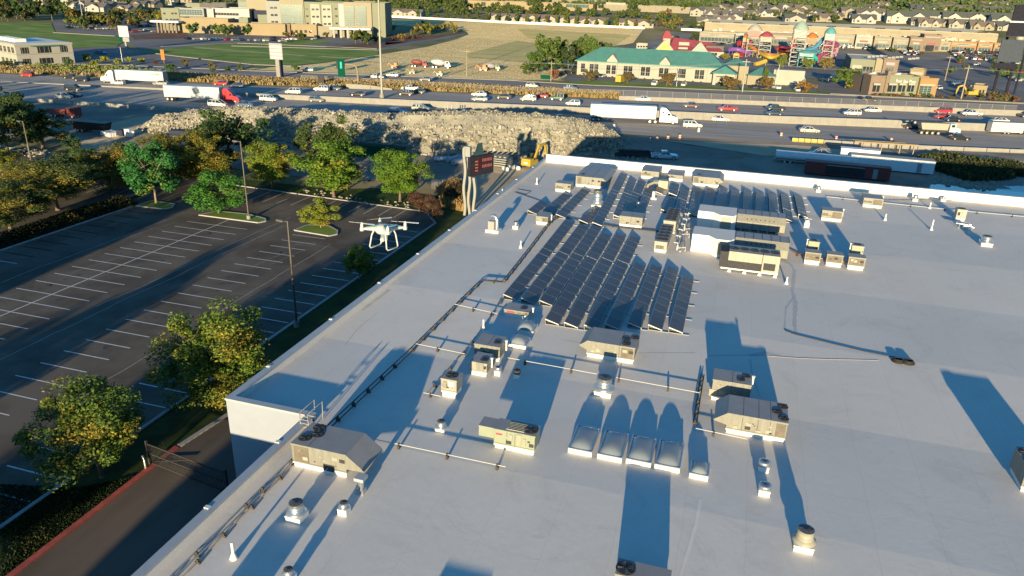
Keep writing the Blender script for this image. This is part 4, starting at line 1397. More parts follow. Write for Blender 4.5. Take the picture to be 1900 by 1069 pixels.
# trees along the drive and the car park, near to far
tree('leafy tree with yellow tips nearest the camera, beside the red kerb', (190, 885), 700, 165, 'round', (.068, .105, .018), .24, H=8.0, i=0)
tree('round tree with orange top at the edge of the long building, second nearest', (402, 742), 556, 172, 'round', (.075, .115, .018), .24, H=9.6, i=1)
tree('small half-shaded tree at the kerb right under the drone', (668, 520), 466, 52, 'round', (.075, .115, .018), .05, H=4.6, i=2)
tree('small yellow-green tree in the kerbed island left of the drone', (596, 424), 372, 62, 'sparse', (.15, .165, .025), .12)
tree('green tree with a low ragged crown in the island with the lamp post', (406, 397), 322, 92, 'sparse', (.045, .125, .022), 0.0)
tree('tall green tree with a forked pale trunk in the island at the left kerb', (290, 378), 258, 84, 'sparse', (.028, .105, .028), 0.0, i=1)
tree('broad olive and gold tree on the lawn strip at left, leftmost pair right one', (108, 390), 298, 132, 'round', OL, .26)
tree('dark olive tree cut by the left edge of the picture, above the black hedge', (20, 430), 338, 120, 'round', (.06, .075, .02), .20)
tree('orange and green tree left of the tall green island tree', (205, 352), 270, 98, 'round', (.13, .10, .018), .34)
tree('olive tree at the left edge between the dark olive tree and the golden tip', (52, 372), 292, 84, 'round', OL, .25)
tree('dark green tree behind the broad olive and gold tree', (160, 350), 275, 84, 'round', (.05, .075, .02), .1)
tree('golden tree tip at the very left edge below the spruces', (2, 318), 276, 48, 'round', (.13, .14, .02), .2)
tree('olive tree between the tall green island tree and the golden back row', (320, 345), 240, 92, 'round', (.09, .085, .018), .22)
tree('orange topped tree left of the lamp post in the back row', (385, 350), 238, 92, 'round', (.10, .10, .016), .33)
tree('bushy gold-green tree in the back row, right of the lamp post', (505, 350), 264, 92, 'round', (.12, .15, .016), .25)
tree('large bright green tree on the kerb with a straight brown trunk', (620, 366), 262, 118, 'round', (.085, .14, .016), .08, i=2)
tree('large bright green tree between the straight-trunk tree and the sign tower', (742, 374), 280, 104, 'round', (.085, .145, .016), .02, i=0)
tree('big dark green tree in front of the rubble, left of the centre gap', (428, 315), 192, 132, 'dark', (.032, .058, .018), 0)
tree('second big dark green tree in front of the rubble, behind the bright row', (612, 330), 206, 98, 'dark', (.050, .070, .020), .02)
tree('small purple-brown tree at the end of the kerb, leaning trunk', (778, 394), 356, 42, 'sparse', (.075, .035, .028), 0, H=3.6)
tree('purple-brown round tree near the sign tower', (803, 411), 352, 42, 'sparse', (.07, .035, .028), 0, H=4.6)
tree('dark shrubby tree behind the purple-brown trees', (845, 375), 330, 40, 'sparse', (.05, .035, .02), .1, H=3.5)
tree('tall dark conifer cluster at the top of the left edge', (15, 290), 150, 100, 'dark', (.034, .055, .018), .02)
tree('wide olive-green conifer right of the left edge conifers', (80, 278), 190, 92, 'spruce', (.07, .085, .022), .1)
tree('dark conifer behind the wide olive one at upper left', (45, 262), 165, 72, 'spruce', (.045, .065, .02), 0)
tree('small blue-green spruce standing alone at left', (140, 290), 244, 40, 'spruce', (.035, .07, .035), 0)
tree('blue-green spruce behind the orange tree', (228, 300), 254, 36, 'spruce', (.035, .06, .032), 0)
# trees south of the picture whose long shadows cross the car park
for k, (x, y, h) in enumerate(((-45, 21, 8.5), (-42, 10, 10), (-42.5, -3, 10.5), (-42, -17, 10), (-60, 13, 9), (-62, -8, 9), (-60, -30, 9), (-82, 30, 11), (-86, 18, 11), (-80, 4, 12), (-87, 0, 12), (-82, -16, 12))):
    tree('tree of the row south of the picture along the kerb', (x, y, 0), H=h, kind='round', world=True, group='row of trees south of the picture', col=(.06, .10, .018), autumn=.1)
# bigger shade of trees and conifers west of the picture falls on the freeway
for k, (x, y, h) in enumerate(((-152, 98, 14), (-164, 94, 15), (-176, 98, 16), (-188, 92, 15), (-200, 97, 16), (-213, 92, 16), (-226, 97, 15), (-141, 92, 13))):
    tree('tall conifer beyond the left edge of the picture', (x, y, 0), H=h, kind='dark', world=True, group='tall conifers left of the picture', col=(.04, .06, .02))

# hedge along the far kerb of the lot
def hedge():
    r2 = random.Random(2); vs, fs = [], []
    for _ in range(20000):
        y = r2.uniform(36, 96); x = -96.6 + r2.uniform(-2.4, 2.4); z = r2.uniform(0, 1.5) * (1 - (abs(x + 96.6) / 2.6) ** 2)
        p = Vector((x, y, z)); n = Vector((r2.uniform(-1, 1), r2.uniform(-1, 1), r2.uniform(0, 1))).normalized()
        a = n.orthogonal().normalized() * .16; b = n.cross(a) ; o = len(vs)
        vs += [p - a, p + b * .7, p + a, p - b * .7]; fs.append((o, o + 1, o + 2, o + 3))
    mb = MB(); mb.add(vs, fs); o = mb.build('hedge', 'leaf'); o.color = (.012, .018, .006, -.3)  # near-black tint stands in for tree shade over the hedge
    tag(o, 'low dark hedge running beside the left kerb of the car park', 'hedge')
hedge()

# litter, leaves and rocks along the back verge
def scatter(name, label, pts, n, size, m, wid, seed, cat='rocks', hgt=.6):
    r2 = random.Random(seed); mb = MB()
    P = [gp(*p) for p in pts]
    for _ in range(n):
        k = r2.randrange(len(P) - 1); t_ = r2.random()
        p = P[k].lerp(P[k + 1], t_) + Vector((r2.gauss(0, 1), r2.gauss(0, 1), 0)) * wid
        p.z = T(p.x, p.y); s = size * r2.uniform(.4, 1.4)
        c = []
        for q in range(6):
            a = q * 1.047; c.append((p.x + s * math.cos(a) * r2.uniform(.6, 1), p.y + s * math.sin(a) * r2.uniform(.6, 1)))
        mb.hexa([(x, y, p.z - .02) for x, y in c], [(p.x + (x - p.x) * .6, p.y + (y - p.y) * .6, p.z + s * hgt * r2.uniform(.7, 1.2)) for x, y in c])
    o = mb.build(name, m); tag(o, label, cat, kind='stuff'); return o
scatter('landscape_rocks', 'pale rocks strewn behind the left kerb of the side lot', [(30, 279), (70, 284), (120, 296), (162, 303)], 260, .55, 'rock', 1.2, 4)
scatter('landscape_rocks', 'pale stones lying along the back verge below the trees', [(560, 352), (640, 368), (720, 378), (790, 386)], 60, .3, 'rock', 1.0, 5)
scatter('fallen_leaves', 'fallen red leaves along the kerb by the gate', [(330, 800), (300, 845), (262, 880), (200, 940)], 260, .10, 'red_paint', .35, 6, 'leaves', .1)

def grass_tufts(name, label, poly, n, h, col, seed, wdt=.12, autumn=0, gate=1):
    """standing blades over a pixel polygon"""
    r2 = random.Random(seed)
    P = [gp(*p) for p in poly]
    x0, x1 = min(p.x for p in P), max(p.x for p in P); y0, y1 = min(p.y for p in P), max(p.y for p in P)
    def inside(x, y):
        c = False; j = len(P) - 1
        for i in range(len(P)):
            a, b = P[i], P[j]
            if (a.y > y) != (b.y > y) and x < (b.x - a.x) * (y - a.y) / (b.y - a.y) + a.x: c = not c
            j = i
        return c
    vs, fs = [], []; k = 0; tries = 0
    while k < n and tries < n * 30:
        tries += 1
        x, y = r2.uniform(x0, x1), r2.uniform(y0, y1)
        if not inside(x, y): continue
        if gate and noise.noise(Vector((x * .15, y * .15, seed))) < -.12 and r2.random() < .8: continue
        z = T(x, y); a = r2.uniform(0, 6.28); s = wdt * r2.uniform(.6, 1.6); hh = h * r2.uniform(.5, 1.3)
        d = Vector((math.cos(a), math.sin(a), 0)) * s; t_ = Vector((r2.uniform(-.3, .3), r2.uniform(-.3, .3), 1)) * hh
        b = Vector((x, y, z)); o = len(vs)
        vs += [b - d, b + d, b + t_ + d * .4, b + t_ - d * .4]; fs.append((o, o + 1, o + 2, o + 3)); k += 1
    mb = MB(); mb.add(vs, fs); o = mb.build(name, 'leaf'); o.color = col + (autumn,)
    return tag(o, label, 'grass', kind='stuff')
grass_tufts('dry_weeds', 'golden dry weeds along the verge behind the far lanes', [(0, 124), (240, 133), (475, 147), (740, 153), (1150, 174), (1153, 185), (720, 166), (475, 158), (0, 135)], 26000, 1.0, (.25, .185, .085), 1, .35, -.2)
grass_tufts('green_weeds', 'green weeds on the verge beside the office building', [(30, 122), (240, 128), (330, 140), (300, 148), (100, 136)], 3000, 1.3, (.15, .17, .05), 2, .4)
grass_tufts('tall_reeds', 'tall dark reeds around the small pond behind the parapet', [(1700, 296), (1760, 290), (1850, 303), (1900, 309), (1900, 330), (1850, 340), (1790, 340), (1725, 318)], 7000, 1.1, (.035, .045, .018), 3, .3, -.1)
grass_tufts('dry_brush', 'dry brush on the bank beside the sign tower', [(810, 352), (850, 340), (870, 365), (868, 395), (820, 385)], 3500, 1.2, (.26, .17, .07), 4, .12)
grass_tufts('dry_stubble', 'golden stubble standing all over the wide dry field', [(600, 119), (690, 105), (790, 90), (880, 66), (870, 57), (730, 47), (728, 38), (960, 46), (1185, 54), (1170, 78), (1080, 90), (1045, 148), (950, 148), (700, 138), (560, 123)], 60000, .2, (.26, .21, .11), 6, .4, -.2, 0)
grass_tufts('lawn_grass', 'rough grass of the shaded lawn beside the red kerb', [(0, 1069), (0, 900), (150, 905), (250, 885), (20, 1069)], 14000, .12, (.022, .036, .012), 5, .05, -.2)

# ================================================================ lamp posts
def lamp_post(label, base, top, arm, head=(.35, .2, .9), mt='pole', ball=False):
    p = at(base[0], base[1], 0) if T(*gp(*base)[:2]) < .3 else gp(*base)
    H = height_to(p.x, p.y, top) - p.z
    t = thing('lamp_post', label, 'lamp post', p)
    b = MB(); b.cyl(0, 0, -.05, .75, .32, n=14); b.build('base', 'concrete', t)
    m = MB(); m.cyl(0, 0, .7, H, .13, .09, n=10); m.build('pole', mt, t)
    h = MB()
    for a in arm:
        dx, dy = math.cos(a), math.sin(a)
        h.bar((0, 0, H - .08), (dx * .5, dy * .5, H - .08), .08, .08, mi=0)
        h.bar((dx * .45, dy * .45, H - .06), (dx * 1.25, dy * 1.25, H - .02), .42, .2, mi=0)
        h.bar((dx * .6, dy * .6, H - .172), (dx * 1.15, dy * 1.15, H - .135), .3, .02, mi=1)
    h.build('lamp_head', [mt, 'lamp'], t)
    return t
lamp_post('lamp post on a concrete footing in the long kerbed island', (462, 408), 262, (RAD(185),))
lamp_post('lamp post standing in front of the parking rows, head turned left', (551, 607), 410, (RAD(180),))
lamp_post('lamp post in the dark trees at the left edge', (65, 330), 225, (RAD(180),))
lamp_post('thin dark post by the side lot kerb at left', (60, 312), 268, (RAD(180),))
lamp_post('thin lamp post in the construction ground behind the bright trees', (802, 290), 252, (RAD(180),))

# ================================================================ gate across the drive
def gate():
    a, b = at(280, 862, 0), at(424, 918, 0)
    d = b - a; L = d.length; an = math.atan2(d.y, d.x)
    t = thing('drive_gate', 'black metal picket gate closed across the service drive beside the red kerb', 'gate', a, an)
    m = MB()
    for z in (.15, 1.0, 1.85): m.box(0, L, -.03, .03, z, z + .07)
    n = int(L / .14)
    for k in range(n): m.box(k * L / n, k * L / n + .02, -.012, .012, .15, 1.9)
    m.build('panel', 'steel_dark', t)
    for x in (-.1, L):
        q = MB(); q.box(x - .07, x + .07, -.07, .07, 0, 2.15); q.build('post', 'steel_dark', t)
    s = MB(); s.bar((0, .05, .2), (L * .3, 1.6, .2), .06, .06); s.bar((L * .28, 0, 1.9), (0, 1.3, 1.4), .05, .05)
    s.build('brace', 'steel_dark', t)
    w_ = MB(); w_.tube([(L * .93, -.12, .35), (L * .93 + .3, -.12, .35)], .16, 10); w_.build('wheel', 'rubber', t)
gate()
def bollard():
    p = at(271, 872, 0); t = thing('bollard', 'bent grey pipe post at the end of the red kerb', 'post', p)
    m = MB(); m.tube([(0, 0, 0), (0, 0, .9), (-.25, .15, 1.15)], .09, 8); m.build('pipe', 'galv', t)
bollard()

# ================================================================ wavy sign tower
def sign_tower():
    p = at(872, 402, 0)
    t = thing('sign_tower', 'tall sign tower on wavy cream pylons with a dark screen showing red letters', 'sign', (-41.2, 111.0, 0))
    x, y = -41.2, 111.0
    H = height_to(x, y, 272)
    print('SIGN H', H)
    for k, (dx, dy, top, ph) in enumerate(((-.55, -.2, H * .985, 0.0), (.15, .1, H * .84, .9), (.95, .3, H * .56, 1.8))):
        m = MB(); rs = []
        for i in range(25):
            z = top * i / 24; o = .14 * math.sin(z * 1.05 + ph * 2)
            rs.append([(dx + o - .2, dy - .3, z), (dx + o + .2, dy - .3, z), (dx + o + .2, dy + .35, z), (dx + o - .2, dy + .35, z)])
        m.rings(rs, smooth=False); m.build('pylon', 'wall_cream', t)
    c = MB(); c.box(-.75, .35, -.35, .4, H * .86, H); c.build('cap', 'wall_cream', t)
    b = MB()
    a = RAD(62); L = 5.2
    ux, uy = math.cos(a) , math.sin(a)
    z0, z1 = H * .58, H * .86
    def P(u, v, off=0): return (.45 + ux * u + uy * off, -.55 + uy * u - ux * off, v)
    b.hexa([P(0, z0), P(L, z0), P(L, z0, -.6), P(0, z0, -.6)], [P(0, z1), P(L, z1), P(L, z1, -.6), P(0, z1, -.6)])
    b.build('screen', 'matte_dark', t)
    r_ = MB()
    r_.quad(P(.9, z0 + .5, .02), P(1.9, z0 + .5, .02), P(1.9, z1 - 1.9, .02), P(.9, z1 - 1.9, .02))
    r_.quad(P(1.3, z1 - 1.8, .02), P(2.3, z1 - 1.8, .02), P(2.3, z1 - .5, .02), P(1.3, z1 - .5, .02))
    r_.quad(P(2.5, z1 - 1.2, .02), P(4.9, z1 - 1.2, .02), P(4.9, z1 - .4, .02), P(2.5, z1 - .4, .02))
    r_.quad(P(2.5, z1 - 2.2, .02), P(4.9, z1 - 2.2, .02), P(4.9, z1 - 1.4, .02), P(2.5, z1 - 1.4, .02))
    r_.build('display', 'dark_led', t)
    f = MB(); f.hexa([(.6, .8, z1), (1.6, 2.4, z1), (1.6, 2.5, z1), (.6, .9, z1)], [(1.0, 1.3, z1 + 1.9), (1.5, 2.2, z1 + 2.0), (1.5, 2.3, z1 + 2.0), (1.0, 1.4, z1 + 1.9)])
    f.build('fin', 'glass_blue', t)
    # lettering-like characters on the display
    g = MB()
    for row in (0, 1):
        for k in range(7):
            u = 2.62 + k * .32
            g.quad(P(u, z1 - 1.05 - row, .05), P(u + .2, z1 - 1.05 - row, .05), P(u + .2, z1 - .55 - row, .05), P(u, z1 - .55 - row, .05))
    for k in range(4): g.quad(P(1.05, z0 + .7 + k * .5, .05), P(1.7, z0 + .7 + k * .5, .05), P(1.7, z0 + .95 + k * .5, .05), P(1.05, z0 + .95 + k * .5, .05))
    g.build('marks', 'white_led', t)
def ledm(name, col, e):
    m, nt, b = nodes(name); b.inputs['Base Color'].default_value = col + (1,); b.inputs['Roughness'].default_value = .9; b.inputs['Specular IOR Level'].default_value = .1
    b.inputs['Emission Color'].default_value = col + (1,); b.inputs['Emission Strength'].default_value = e; M[name] = m
ledm('dark_led', (.05, .008, .012), .01); ledm('white_led', (.20, .09, .09), .05)
def tx(parent, body, loc, rotz, size, m, width=None, ext=.01):
    cu = bpy.data.curves.new('lettering', 'FONT'); cu.body = body; cu.size = size; cu.extrude = ext
    o = bpy.data.objects.new('lettering', cu); COL.objects.link(o)
    bpy.context.view_layer.update()
    me = bpy.data.meshes.new_from_object(o); bpy.data.objects.remove(o)
    me.materials.clear(); me.materials.append(M[m])
    q = mkobj('lettering', me, parent, loc); q.rotation_euler = (RAD(90), 0, rotz)
    if width:
        w_ = max(v.co.x for v in me.vertices) - min(v.co.x for v in me.vertices)
        if w_ > 0: q.scale = (width / w_, 1, 1)
    return q
sign_tower()

# ================================================================ drone
def drone():
    d = ray(712, 424).normalized()
    p = C0 + d * 6.1
    t = thing('drone', 'white quadcopter drone with teal panels and loop legs hovering over the car park', 'drone', p, RAD(8))
    t.rotation_euler = (RAD(-6), RAD(-2), RAD(-8))
    s = .124
    b = MB()
    b.lathe(0, 0, [(.02, -.045), (.055, -.04), (.075, -.015), (.072, .012), (.045, .032), (.01, .037)], 18)
    for sx in (1, -1):
        for sy in (1, -1):
            n = 6; rs = []
            for i in range(n + 1):
                u = i / n; w_ = .034 * (1 - u) + .013; hh = .024 * (1 - u) + .010
                c = Vector((sx * s * u, sy * s * u, .0 + .004 * u)); q = Vector((-sy, sx, 0)).normalized() * w_ * (sx * sy)
                rs.append([c + q, c + Vector((0, 0, hh)), c - q, c - Vector((0, 0, hh))])
            b.rings(rs)
            b.cyl(sx * s, sy * s, -.014, .012, .017, n=12)
    b.build('body', 'drone_white', t)
    a = MB()
    for sx in (1, -1):
        for sy in (1, -1):
            c0 = Vector((sx * .035, sy * .035, .030)); c1 = Vector((sx * .10, sy * .10, .016)); q = Vector((-sy, sx, 0)).normalized() * .014
            a.hexa([c0 - q, c0 + q, c1 + q * .5, c1 - q * .5], [v + Vector((0, 0, .004)) for v in (c0 - q, c0 + q, c1 + q * .5, c1 - q * .5)])
    a.build('panel', 'drone_teal', t)
    for sx in (1, -1):
        l = MB()
        l.tube([(sx * .055, .06, -.015), (sx * .068, .07, -.05), (sx * .082, .078, -.145), (sx * .084, .066, -.158), (sx * .084, -.066, -.158), (sx * .082, -.078, -.145), (sx * .068, -.07, -.05), (sx * .055, -.06, -.015)], .0062, 8)
        l.build('landing_leg', 'drone_white', t)
        for sy in (1, -1):
            m = MB(); m.cyl(0, 0, .012, .040, .0125, n=12); m.cyl(0, 0, .04, .045, .011, n=12); m.cyl(0, 0, .045, .055, .006, n=8)
            mo = m.build('motor', 'drone_white', t, (sx * s, sy * s, 0))
            r_ = MB(); an = {(1, 1): .3, (1, -1): 1.5, (-1, 1): 1.15, (-1, -1): .1}[(sx, sy)]
            for k in (0, math.pi):
                pts = []
                for i in range(7):
                    u = i / 6 * .115; w_ = .003 + .0055 * math.sin(min(1, i / 4) * 1.6) * (1 if i < 6 else .5)
                    c, s_ = math.cos(an + k), math.sin(an + k)
                    pts.append([(c * u - s_ * w_, s_ * u + c * w_, .0505), (c * u + s_ * w_, s_ * u - c * w_, .047), (c * u + s_ * w_, s_ * u - c * w_, .0455), (c * u - s_ * w_, s_ * u + c * w_, .049)])
                r_.rings(pts, smooth=False)
            r_.build('propeller', 'blade', t, (sx * s, sy * s, 0))
    g = MB(); g.box(-.014, .014, -.02, .012, -.085, -.03); g.box(-.03, .03, -.008, .008, -.05, -.04); g.box(.02, .03, -.03, .01, -.095, -.045); g.build('gimbal', 'galv', t)
    c = MB(); c.lathe(0, 0, [(.001, -.018), (.016, -.014), (.019, 0), (.016, .014), (.001, .018)], 14)
    c.build('camera', 'drone_white', t, (0, -.02, -.09))
drone()

# ================================================================ rubble pile
def rubble():
    P0 = [gp(x, y) for x, y in ((262, 240), (300, 252), (420, 262), (560, 276), (700, 284), (900, 292), (1050, 296), (1165, 272))]
    P1 = [gp(x, y) for x, y in ((300, 228), (330, 222), (450, 232), (560, 243), (700, 250), (900, 258), (1050, 262), (1150, 256))]
    TOP = [218, 213, 198, 204, 212, 207, 219, 243]
    vs, fs = [], []; nu, nv = 190, 20; r2 = random.Random(9)
    for i in range(nu + 1):
        u = i / nu * (len(P0) - 1); k = min(int(u), len(P0) - 2); f = u - k
        a, b = P0[k].lerp(P0[k + 1], f), P1[k].lerp(P1[k + 1], f)
        ty = TOP[k] + (TOP[k + 1] - TOP[k]) * f + 2.2 * noise.noise(Vector((u * 3.1, 0, 3)))
        m = a.lerp(b, .52); H = max(.4, height_to(m.x, m.y, ty) - T(m.x, m.y))
        e = min(1, i / 8, (nu - i) / 10)
        for j in range(nv + 1):
            v = j / nv
            pr = min(1, v / .42, (1 - v) / .40)
            pr = pr ** .8
            q = a.lerp(b, v + .0)
            z = H * pr * (e ** .6) + (.55 * noise.noise(Vector((q.x * .5, q.y * .5, 0))) + .35 * noise.noise(Vector((q.x * 1.7, q.y * 1.7, 4)))) * min(1, pr * 3)
            vs.append((q.x + .3 * noise.noise(Vector((q.x, q.y, 8))), q.y, T(q.x, q.y) + max(-.1, z)))
    for i in range(nu):
        for j in range(nv):
            a = i * (nv + 1) + j
            fs.append((a, a + nv + 1, a + nv + 2, a + 1))
    t = thing('rubble_pile', 'long ridge of broken pale concrete rubble beside the near freeway lanes', 'rubble pile', (0, 0, 0))
    mb = MB(); mb.add(vs, fs); mb.build('mound', 'rock', t)
    ch = MB()
    for _ in range(17000):
        i = r2.randrange(nu); j = int(r2.random() ** 1.5 * (nv * .6)); v = vs[i * (nv + 1) + j]
        s = r2.uniform(.3, 1.0) ** 1.8 * (.95 if j < 6 else .45)
        c = Vector(v) + Vector((r2.uniform(-.4, .4), r2.uniform(-.4, .4), .05))
        rot = Matrix.Rotation(r2.uniform(0, 6.28), 3, Vector((r2.uniform(-1, 1), r2.uniform(-1, 1), r2.uniform(-1, 1))).normalized())
        dims = (s * r2.uniform(.6, 1.2), s * r2.uniform(.5, 1), s * r2.uniform(.2, .6))
        cs = [rot @ Vector((sx * dims[0] / 2, sy * dims[1] / 2, sz * dims[2] / 2)) + c for sz in (-1, 1) for sx, sy in ((-1, -1), (1, -1), (1, 1), (-1, 1))]
        ch.hexa(cs[:4], cs[4:])
    tag(ch.build('rubble_chunks', 'rubble', t), kind='stuff')
rubble()
scatter('loose_rubble', 'loose rubble trailing off in the shade at the right end of the rubble ridge', [(1130, 262), (1160, 275), (1180, 292)], 500, .7, 'rock', 2.5, 8, 'rubble')
scatter('loose_stones', 'bluish stones along the pond bank behind the parapet', [(1712, 318), (1740, 330), (1770, 340), (1800, 345), (1830, 342)], 500, .7, 'rock', 1.6, 9, 'rocks')
# ================================================================ vehicles
# template faces +x, origin on the ground under its middle
def car_parts(kind):
    """loft of stations: x, half width, sill z, belt z, roof z, roof half width"""
    if kind == 'sedan':
        L, Wd, r = 4.8, .92, .33
        st = [(-2.4, .72, .35, .80), (-2.3, .84, .25, .92), (-1.7, .90, .20, .96), (-.6, .92, .20, .92), (.7, .92, .20, .90), (1.2, .90, .20, .86), (2.1, .84, .22, .74), (2.38, .70, .32, .62)]
        gh = [(-1.75, .95, .80), (-1.05, 1.42, .62), (.15, 1.45, .62), (1.05, .89, .78)]
        ax = (-1.42, 1.42)
    elif kind == 'hatch':
        L, Wd, r = 4.3, .90, .33
        st = [(-2.1, .78, .35, .90), (-2.02, .86, .25, 1.0), (-1.3, .89, .2, 1.0), (-.3, .90, .2, .96), (.8, .90, .2, .94), (1.3, .88, .2, .88), (1.9, .80, .22, .74), (2.12, .66, .32, .62)]
        gh = [(-2.0, 1.0, .80), (-1.6, 1.46, .66), (.2, 1.52, .66), (1.15, .92, .78)]
        ax = (-1.3, 1.3)
    elif kind == 'suv':
        L, Wd, r = 4.8, .96, .38
        st = [(-2.35, .84, .42, 1.0), (-2.28, .92, .32, 1.12), (-1.5, .95, .28, 1.13), (0, .96, .28, 1.10), (1.0, .96, .28, 1.06), (1.4, .94, .28, 1.0), (2.2, .88, .32, .90), (2.4, .74, .42, .72)]
        gh = [(-2.28, 1.12, .84), (-2.05, 1.68, .72), (.3, 1.72, .72), (1.2, 1.05, .84)]
        ax = (-1.42, 1.45)
    elif kind == 'jeep':
        L, Wd, r = 4.3, .92, .40
        st = [(-2.05, .84, .5, 1.12), (-2.0, .88, .45, 1.15), (-1, .88, .42, 1.15), (0, .88, .42, 1.12), (.9, .88, .42, 1.1), (1.0, .70, .42, 1.1), (2.0, .62, .45, 1.0), (2.1, .60, .5, .8)]
        gh = [(-2.02, 1.14, .84), (-1.98, 1.80, .80), (.5, 1.80, .80), (.9, 1.1, .84)]
        ax = (-1.2, 1.35)
    elif kind == 'van':
        L, Wd, r = 5.0, .97, .36
        st = [(-2.45, .88, .35, 1.05), (-2.4, .94, .28, 1.12), (-1.5, .97, .25, 1.12), (0, .97, .25, 1.08), (1.1, .96, .25, 1.02), (1.6, .94, .25, .94), (2.25, .84, .28, .78), (2.45, .70, .35, .62)]
        gh = [(-2.42, 1.12, .88), (-2.2, 1.72, .76), (.5, 1.74, .76), (1.65, .95, .84)]
        ax = (-1.5, 1.55)
    else:  # pickup
        L, Wd, r = 5.6, .98, .40
        st = [(-2.8, .92, .45, 1.02), (-2.75, .95, .40, 1.05), (-1.0, .97, .35, 1.05), (-.75, .97, .35, 1.10), (.9, .97, .35, 1.10), (1.3, .96, .35, 1.08), (2.5, .90, .38, 1.0), (2.78, .78, .48, .8)]
        gh = [(-.85, 1.09, .86), (-.65, 1.72, .74), (.5, 1.76, .74), (1.25, 1.08, .86)]
        ax = (-1.75, 1.8)
    sc = [(x, w, zl, zb) for x, w, zl, zb in st]
    body = MB()
    rs = []
    for x, w, zl, zb in sc:
        rs.append([(x, -w * .93, zl), (x, -w, zl + .18), (x, -w, zb - .14), (x, -w * .90, zb), (x, w * .90, zb), (x, w, zb - .14), (x, w, zl + .18), (x, w * .93, zl)])
    body.rings(rs, smooth=False)
    # roof skin and pillars
    (x0, z0, w0), (x1, z1, w1), (x2, z2, w2), (x3, z3, w3) = gh
    body.hexa([(x1 - .02, -w1, z1 - .05), (x2 + .02, -w2, z2 - .05), (x2 + .02, w2, z2 - .05), (x1 - .02, w1, z1 - .05)],
              [(x1 + .05, -w1 + .06, z1 + .03), (x2 - .06, -w2 + .06, z2 + .03), (x2 - .06, w2 - .06, z2 + .03), (x1 + .05, w1 - .06, z1 + .03)])
    for sg in (1, -1):
        body.bar((x0 + .03, sg * w0, z0), (x1, sg * w1, z1), .06, .09)
        body.bar((x3 - .02, sg * w3, z3), (x2, sg * w2, z2), .05, .07)
        n_p = (0.35,) if kind in ('sedan', 'hatch', 'pickup') else (.3, .62)
        for u in n_p:
            xm = x1 + (x2 - x1) * (1 - u) + .1
            body.bar((xm - .05, sg * (w0 + w3) / 2, (z0 + z3) / 2 - .03), (xm, sg * (w1 + .012), z1), .05, .10)
    if kind == 'pickup':
        body.box(-2.7, -.95, -.97, -.86, 1.0, 1.12); body.box(-2.7, -.95, .86, .97, 1.0, 1.12); body.box(-2.8, -2.68, -.95, .95, 1.0, 1.12)
        body.box(-2.66, -1.0, -.84, .84, 1.052, 1.06, mi=1)
    glass = MB()
    glass.rings([[(x, -w + .025, zb), (x, w - .025, zb)] if False else [(x, -w, z), (x, w, z)] for x, z, w in ((x0, z0, w0),)] + [], cap0=False, cap1=False) if False else None
    wi = .02
    base = [(x0 + .05, -w0 + wi, z0 - .06), (x3 - .05, -w3 + wi, z3 - .06), (x3 - .05, w3 - wi, z3 - .06), (x0 + .05, w0 - wi, z0 - .06)]
    topv = [(x1 - .01, -w1 + wi, z1), (x2 + .01, -w2 + wi, z2), (x2 + .01, w2 - wi, z2), (x1 - .01, w1 - wi, z1)]
    base[0] = (x0 + .01, base[0][1], z0); base[3] = (x0 + .01, base[3][1], z0); base[1] = (x3 - .01, base[1][1], z3 - .01); base[2] = (x3 - .01, base[2][1], z3 - .01)
    glass.hexa(base, topv)
    xf, xr = st[-1][0], st[0][0]
    hl = MB(); 
    for sg in (1, -1): hl.box(xf - .12, xf + .015, sg * .52 - .15, sg * .52 + .15, st[-1][3] - .16, st[-1][3] - .03)
    tl = MB()
    for sg in (1, -1): tl.box(xr - .015, xr + .08, sg * .66 - .1, sg * .66 + .1, st[0][3] - .22, st[0][3] - .05)
    wheels = [(a, s_ * (Wd - .09), r) for a in ax for s_ in (1, -1)]
    return body, glass, hl, tl, wheels, r
CARS = {}
WHEELS = {}
def wheel_mesh(r, w=.22):
    k = (round(r, 2), w)
    if k not in WHEELS:
        m = MB(); m.wheelx(0, 0, 0, r, w); WHEELS[k] = m.mesh('wheel', ['rubber', 'hub'])
    return WHEELS[k]
def car(kind, label, loc, rot, color, group=None, cat=None, name=None):
    if kind not in CARS:
        b, g, hl, tl, wh, r = car_parts(kind)
        CARS[kind] = (b.mesh('body', ['carpaint', 'black']), g.mesh('window', ['glass']), hl.mesh('headlight', ['lamp']), tl.mesh('tail_light', ['taillight']), wh, r)
    b, g, hl, tl, wh, r = CARS[kind]
    nm = {'sedan': 'car', 'hatch': 'car', 'suv': 'suv', 'jeep': 'jeep', 'van': 'van', 'pickup': 'pickup_truck'}[kind]
    ct = {'sedan': 'car', 'hatch': 'car', 'suv': 'suv', 'jeep': 'suv', 'van': 'van', 'pickup': 'pickup truck'}[kind]
    t = thing(name or nm, label, cat or ct, loc, rot, group)
    mkobj('body', b, t, color=color)
    mkobj('window', g, t); mkobj('headlight', hl, t); mkobj('tail_light', tl, t)
    for x, y, z in wh: mkobj('wheel', wheel_mesh(r), t, (x, y, z))
    return t
def fw_ang(px, py):
    a, b = gp(px - 30, py - 30 * .042), gp(px + 30, py + 30 * .047)
    return math.atan2(b.y - a.y, b.x - a.x)
WH, SI, BK, RD, GY, BL, TN, GN, DB = (.52, .52, .52), (.28, .28, .28), (.015, .015, .018), (.30, .02, .02), (.13, .14, .15), (.05, .09, .17), (.42, .36, .26), (.03, .09, .06), (.03, .05, .09)
def fcar(kind, px, py, left, col, label, sc=1.08):
    p = gp(px, py); p.z = T(p.x, p.y) + .19
    a = fw_ang(px, py) + (math.pi if left else 0)
    t = car(kind, label, p, a, col); t.scale = (sc,) * 3
    return t
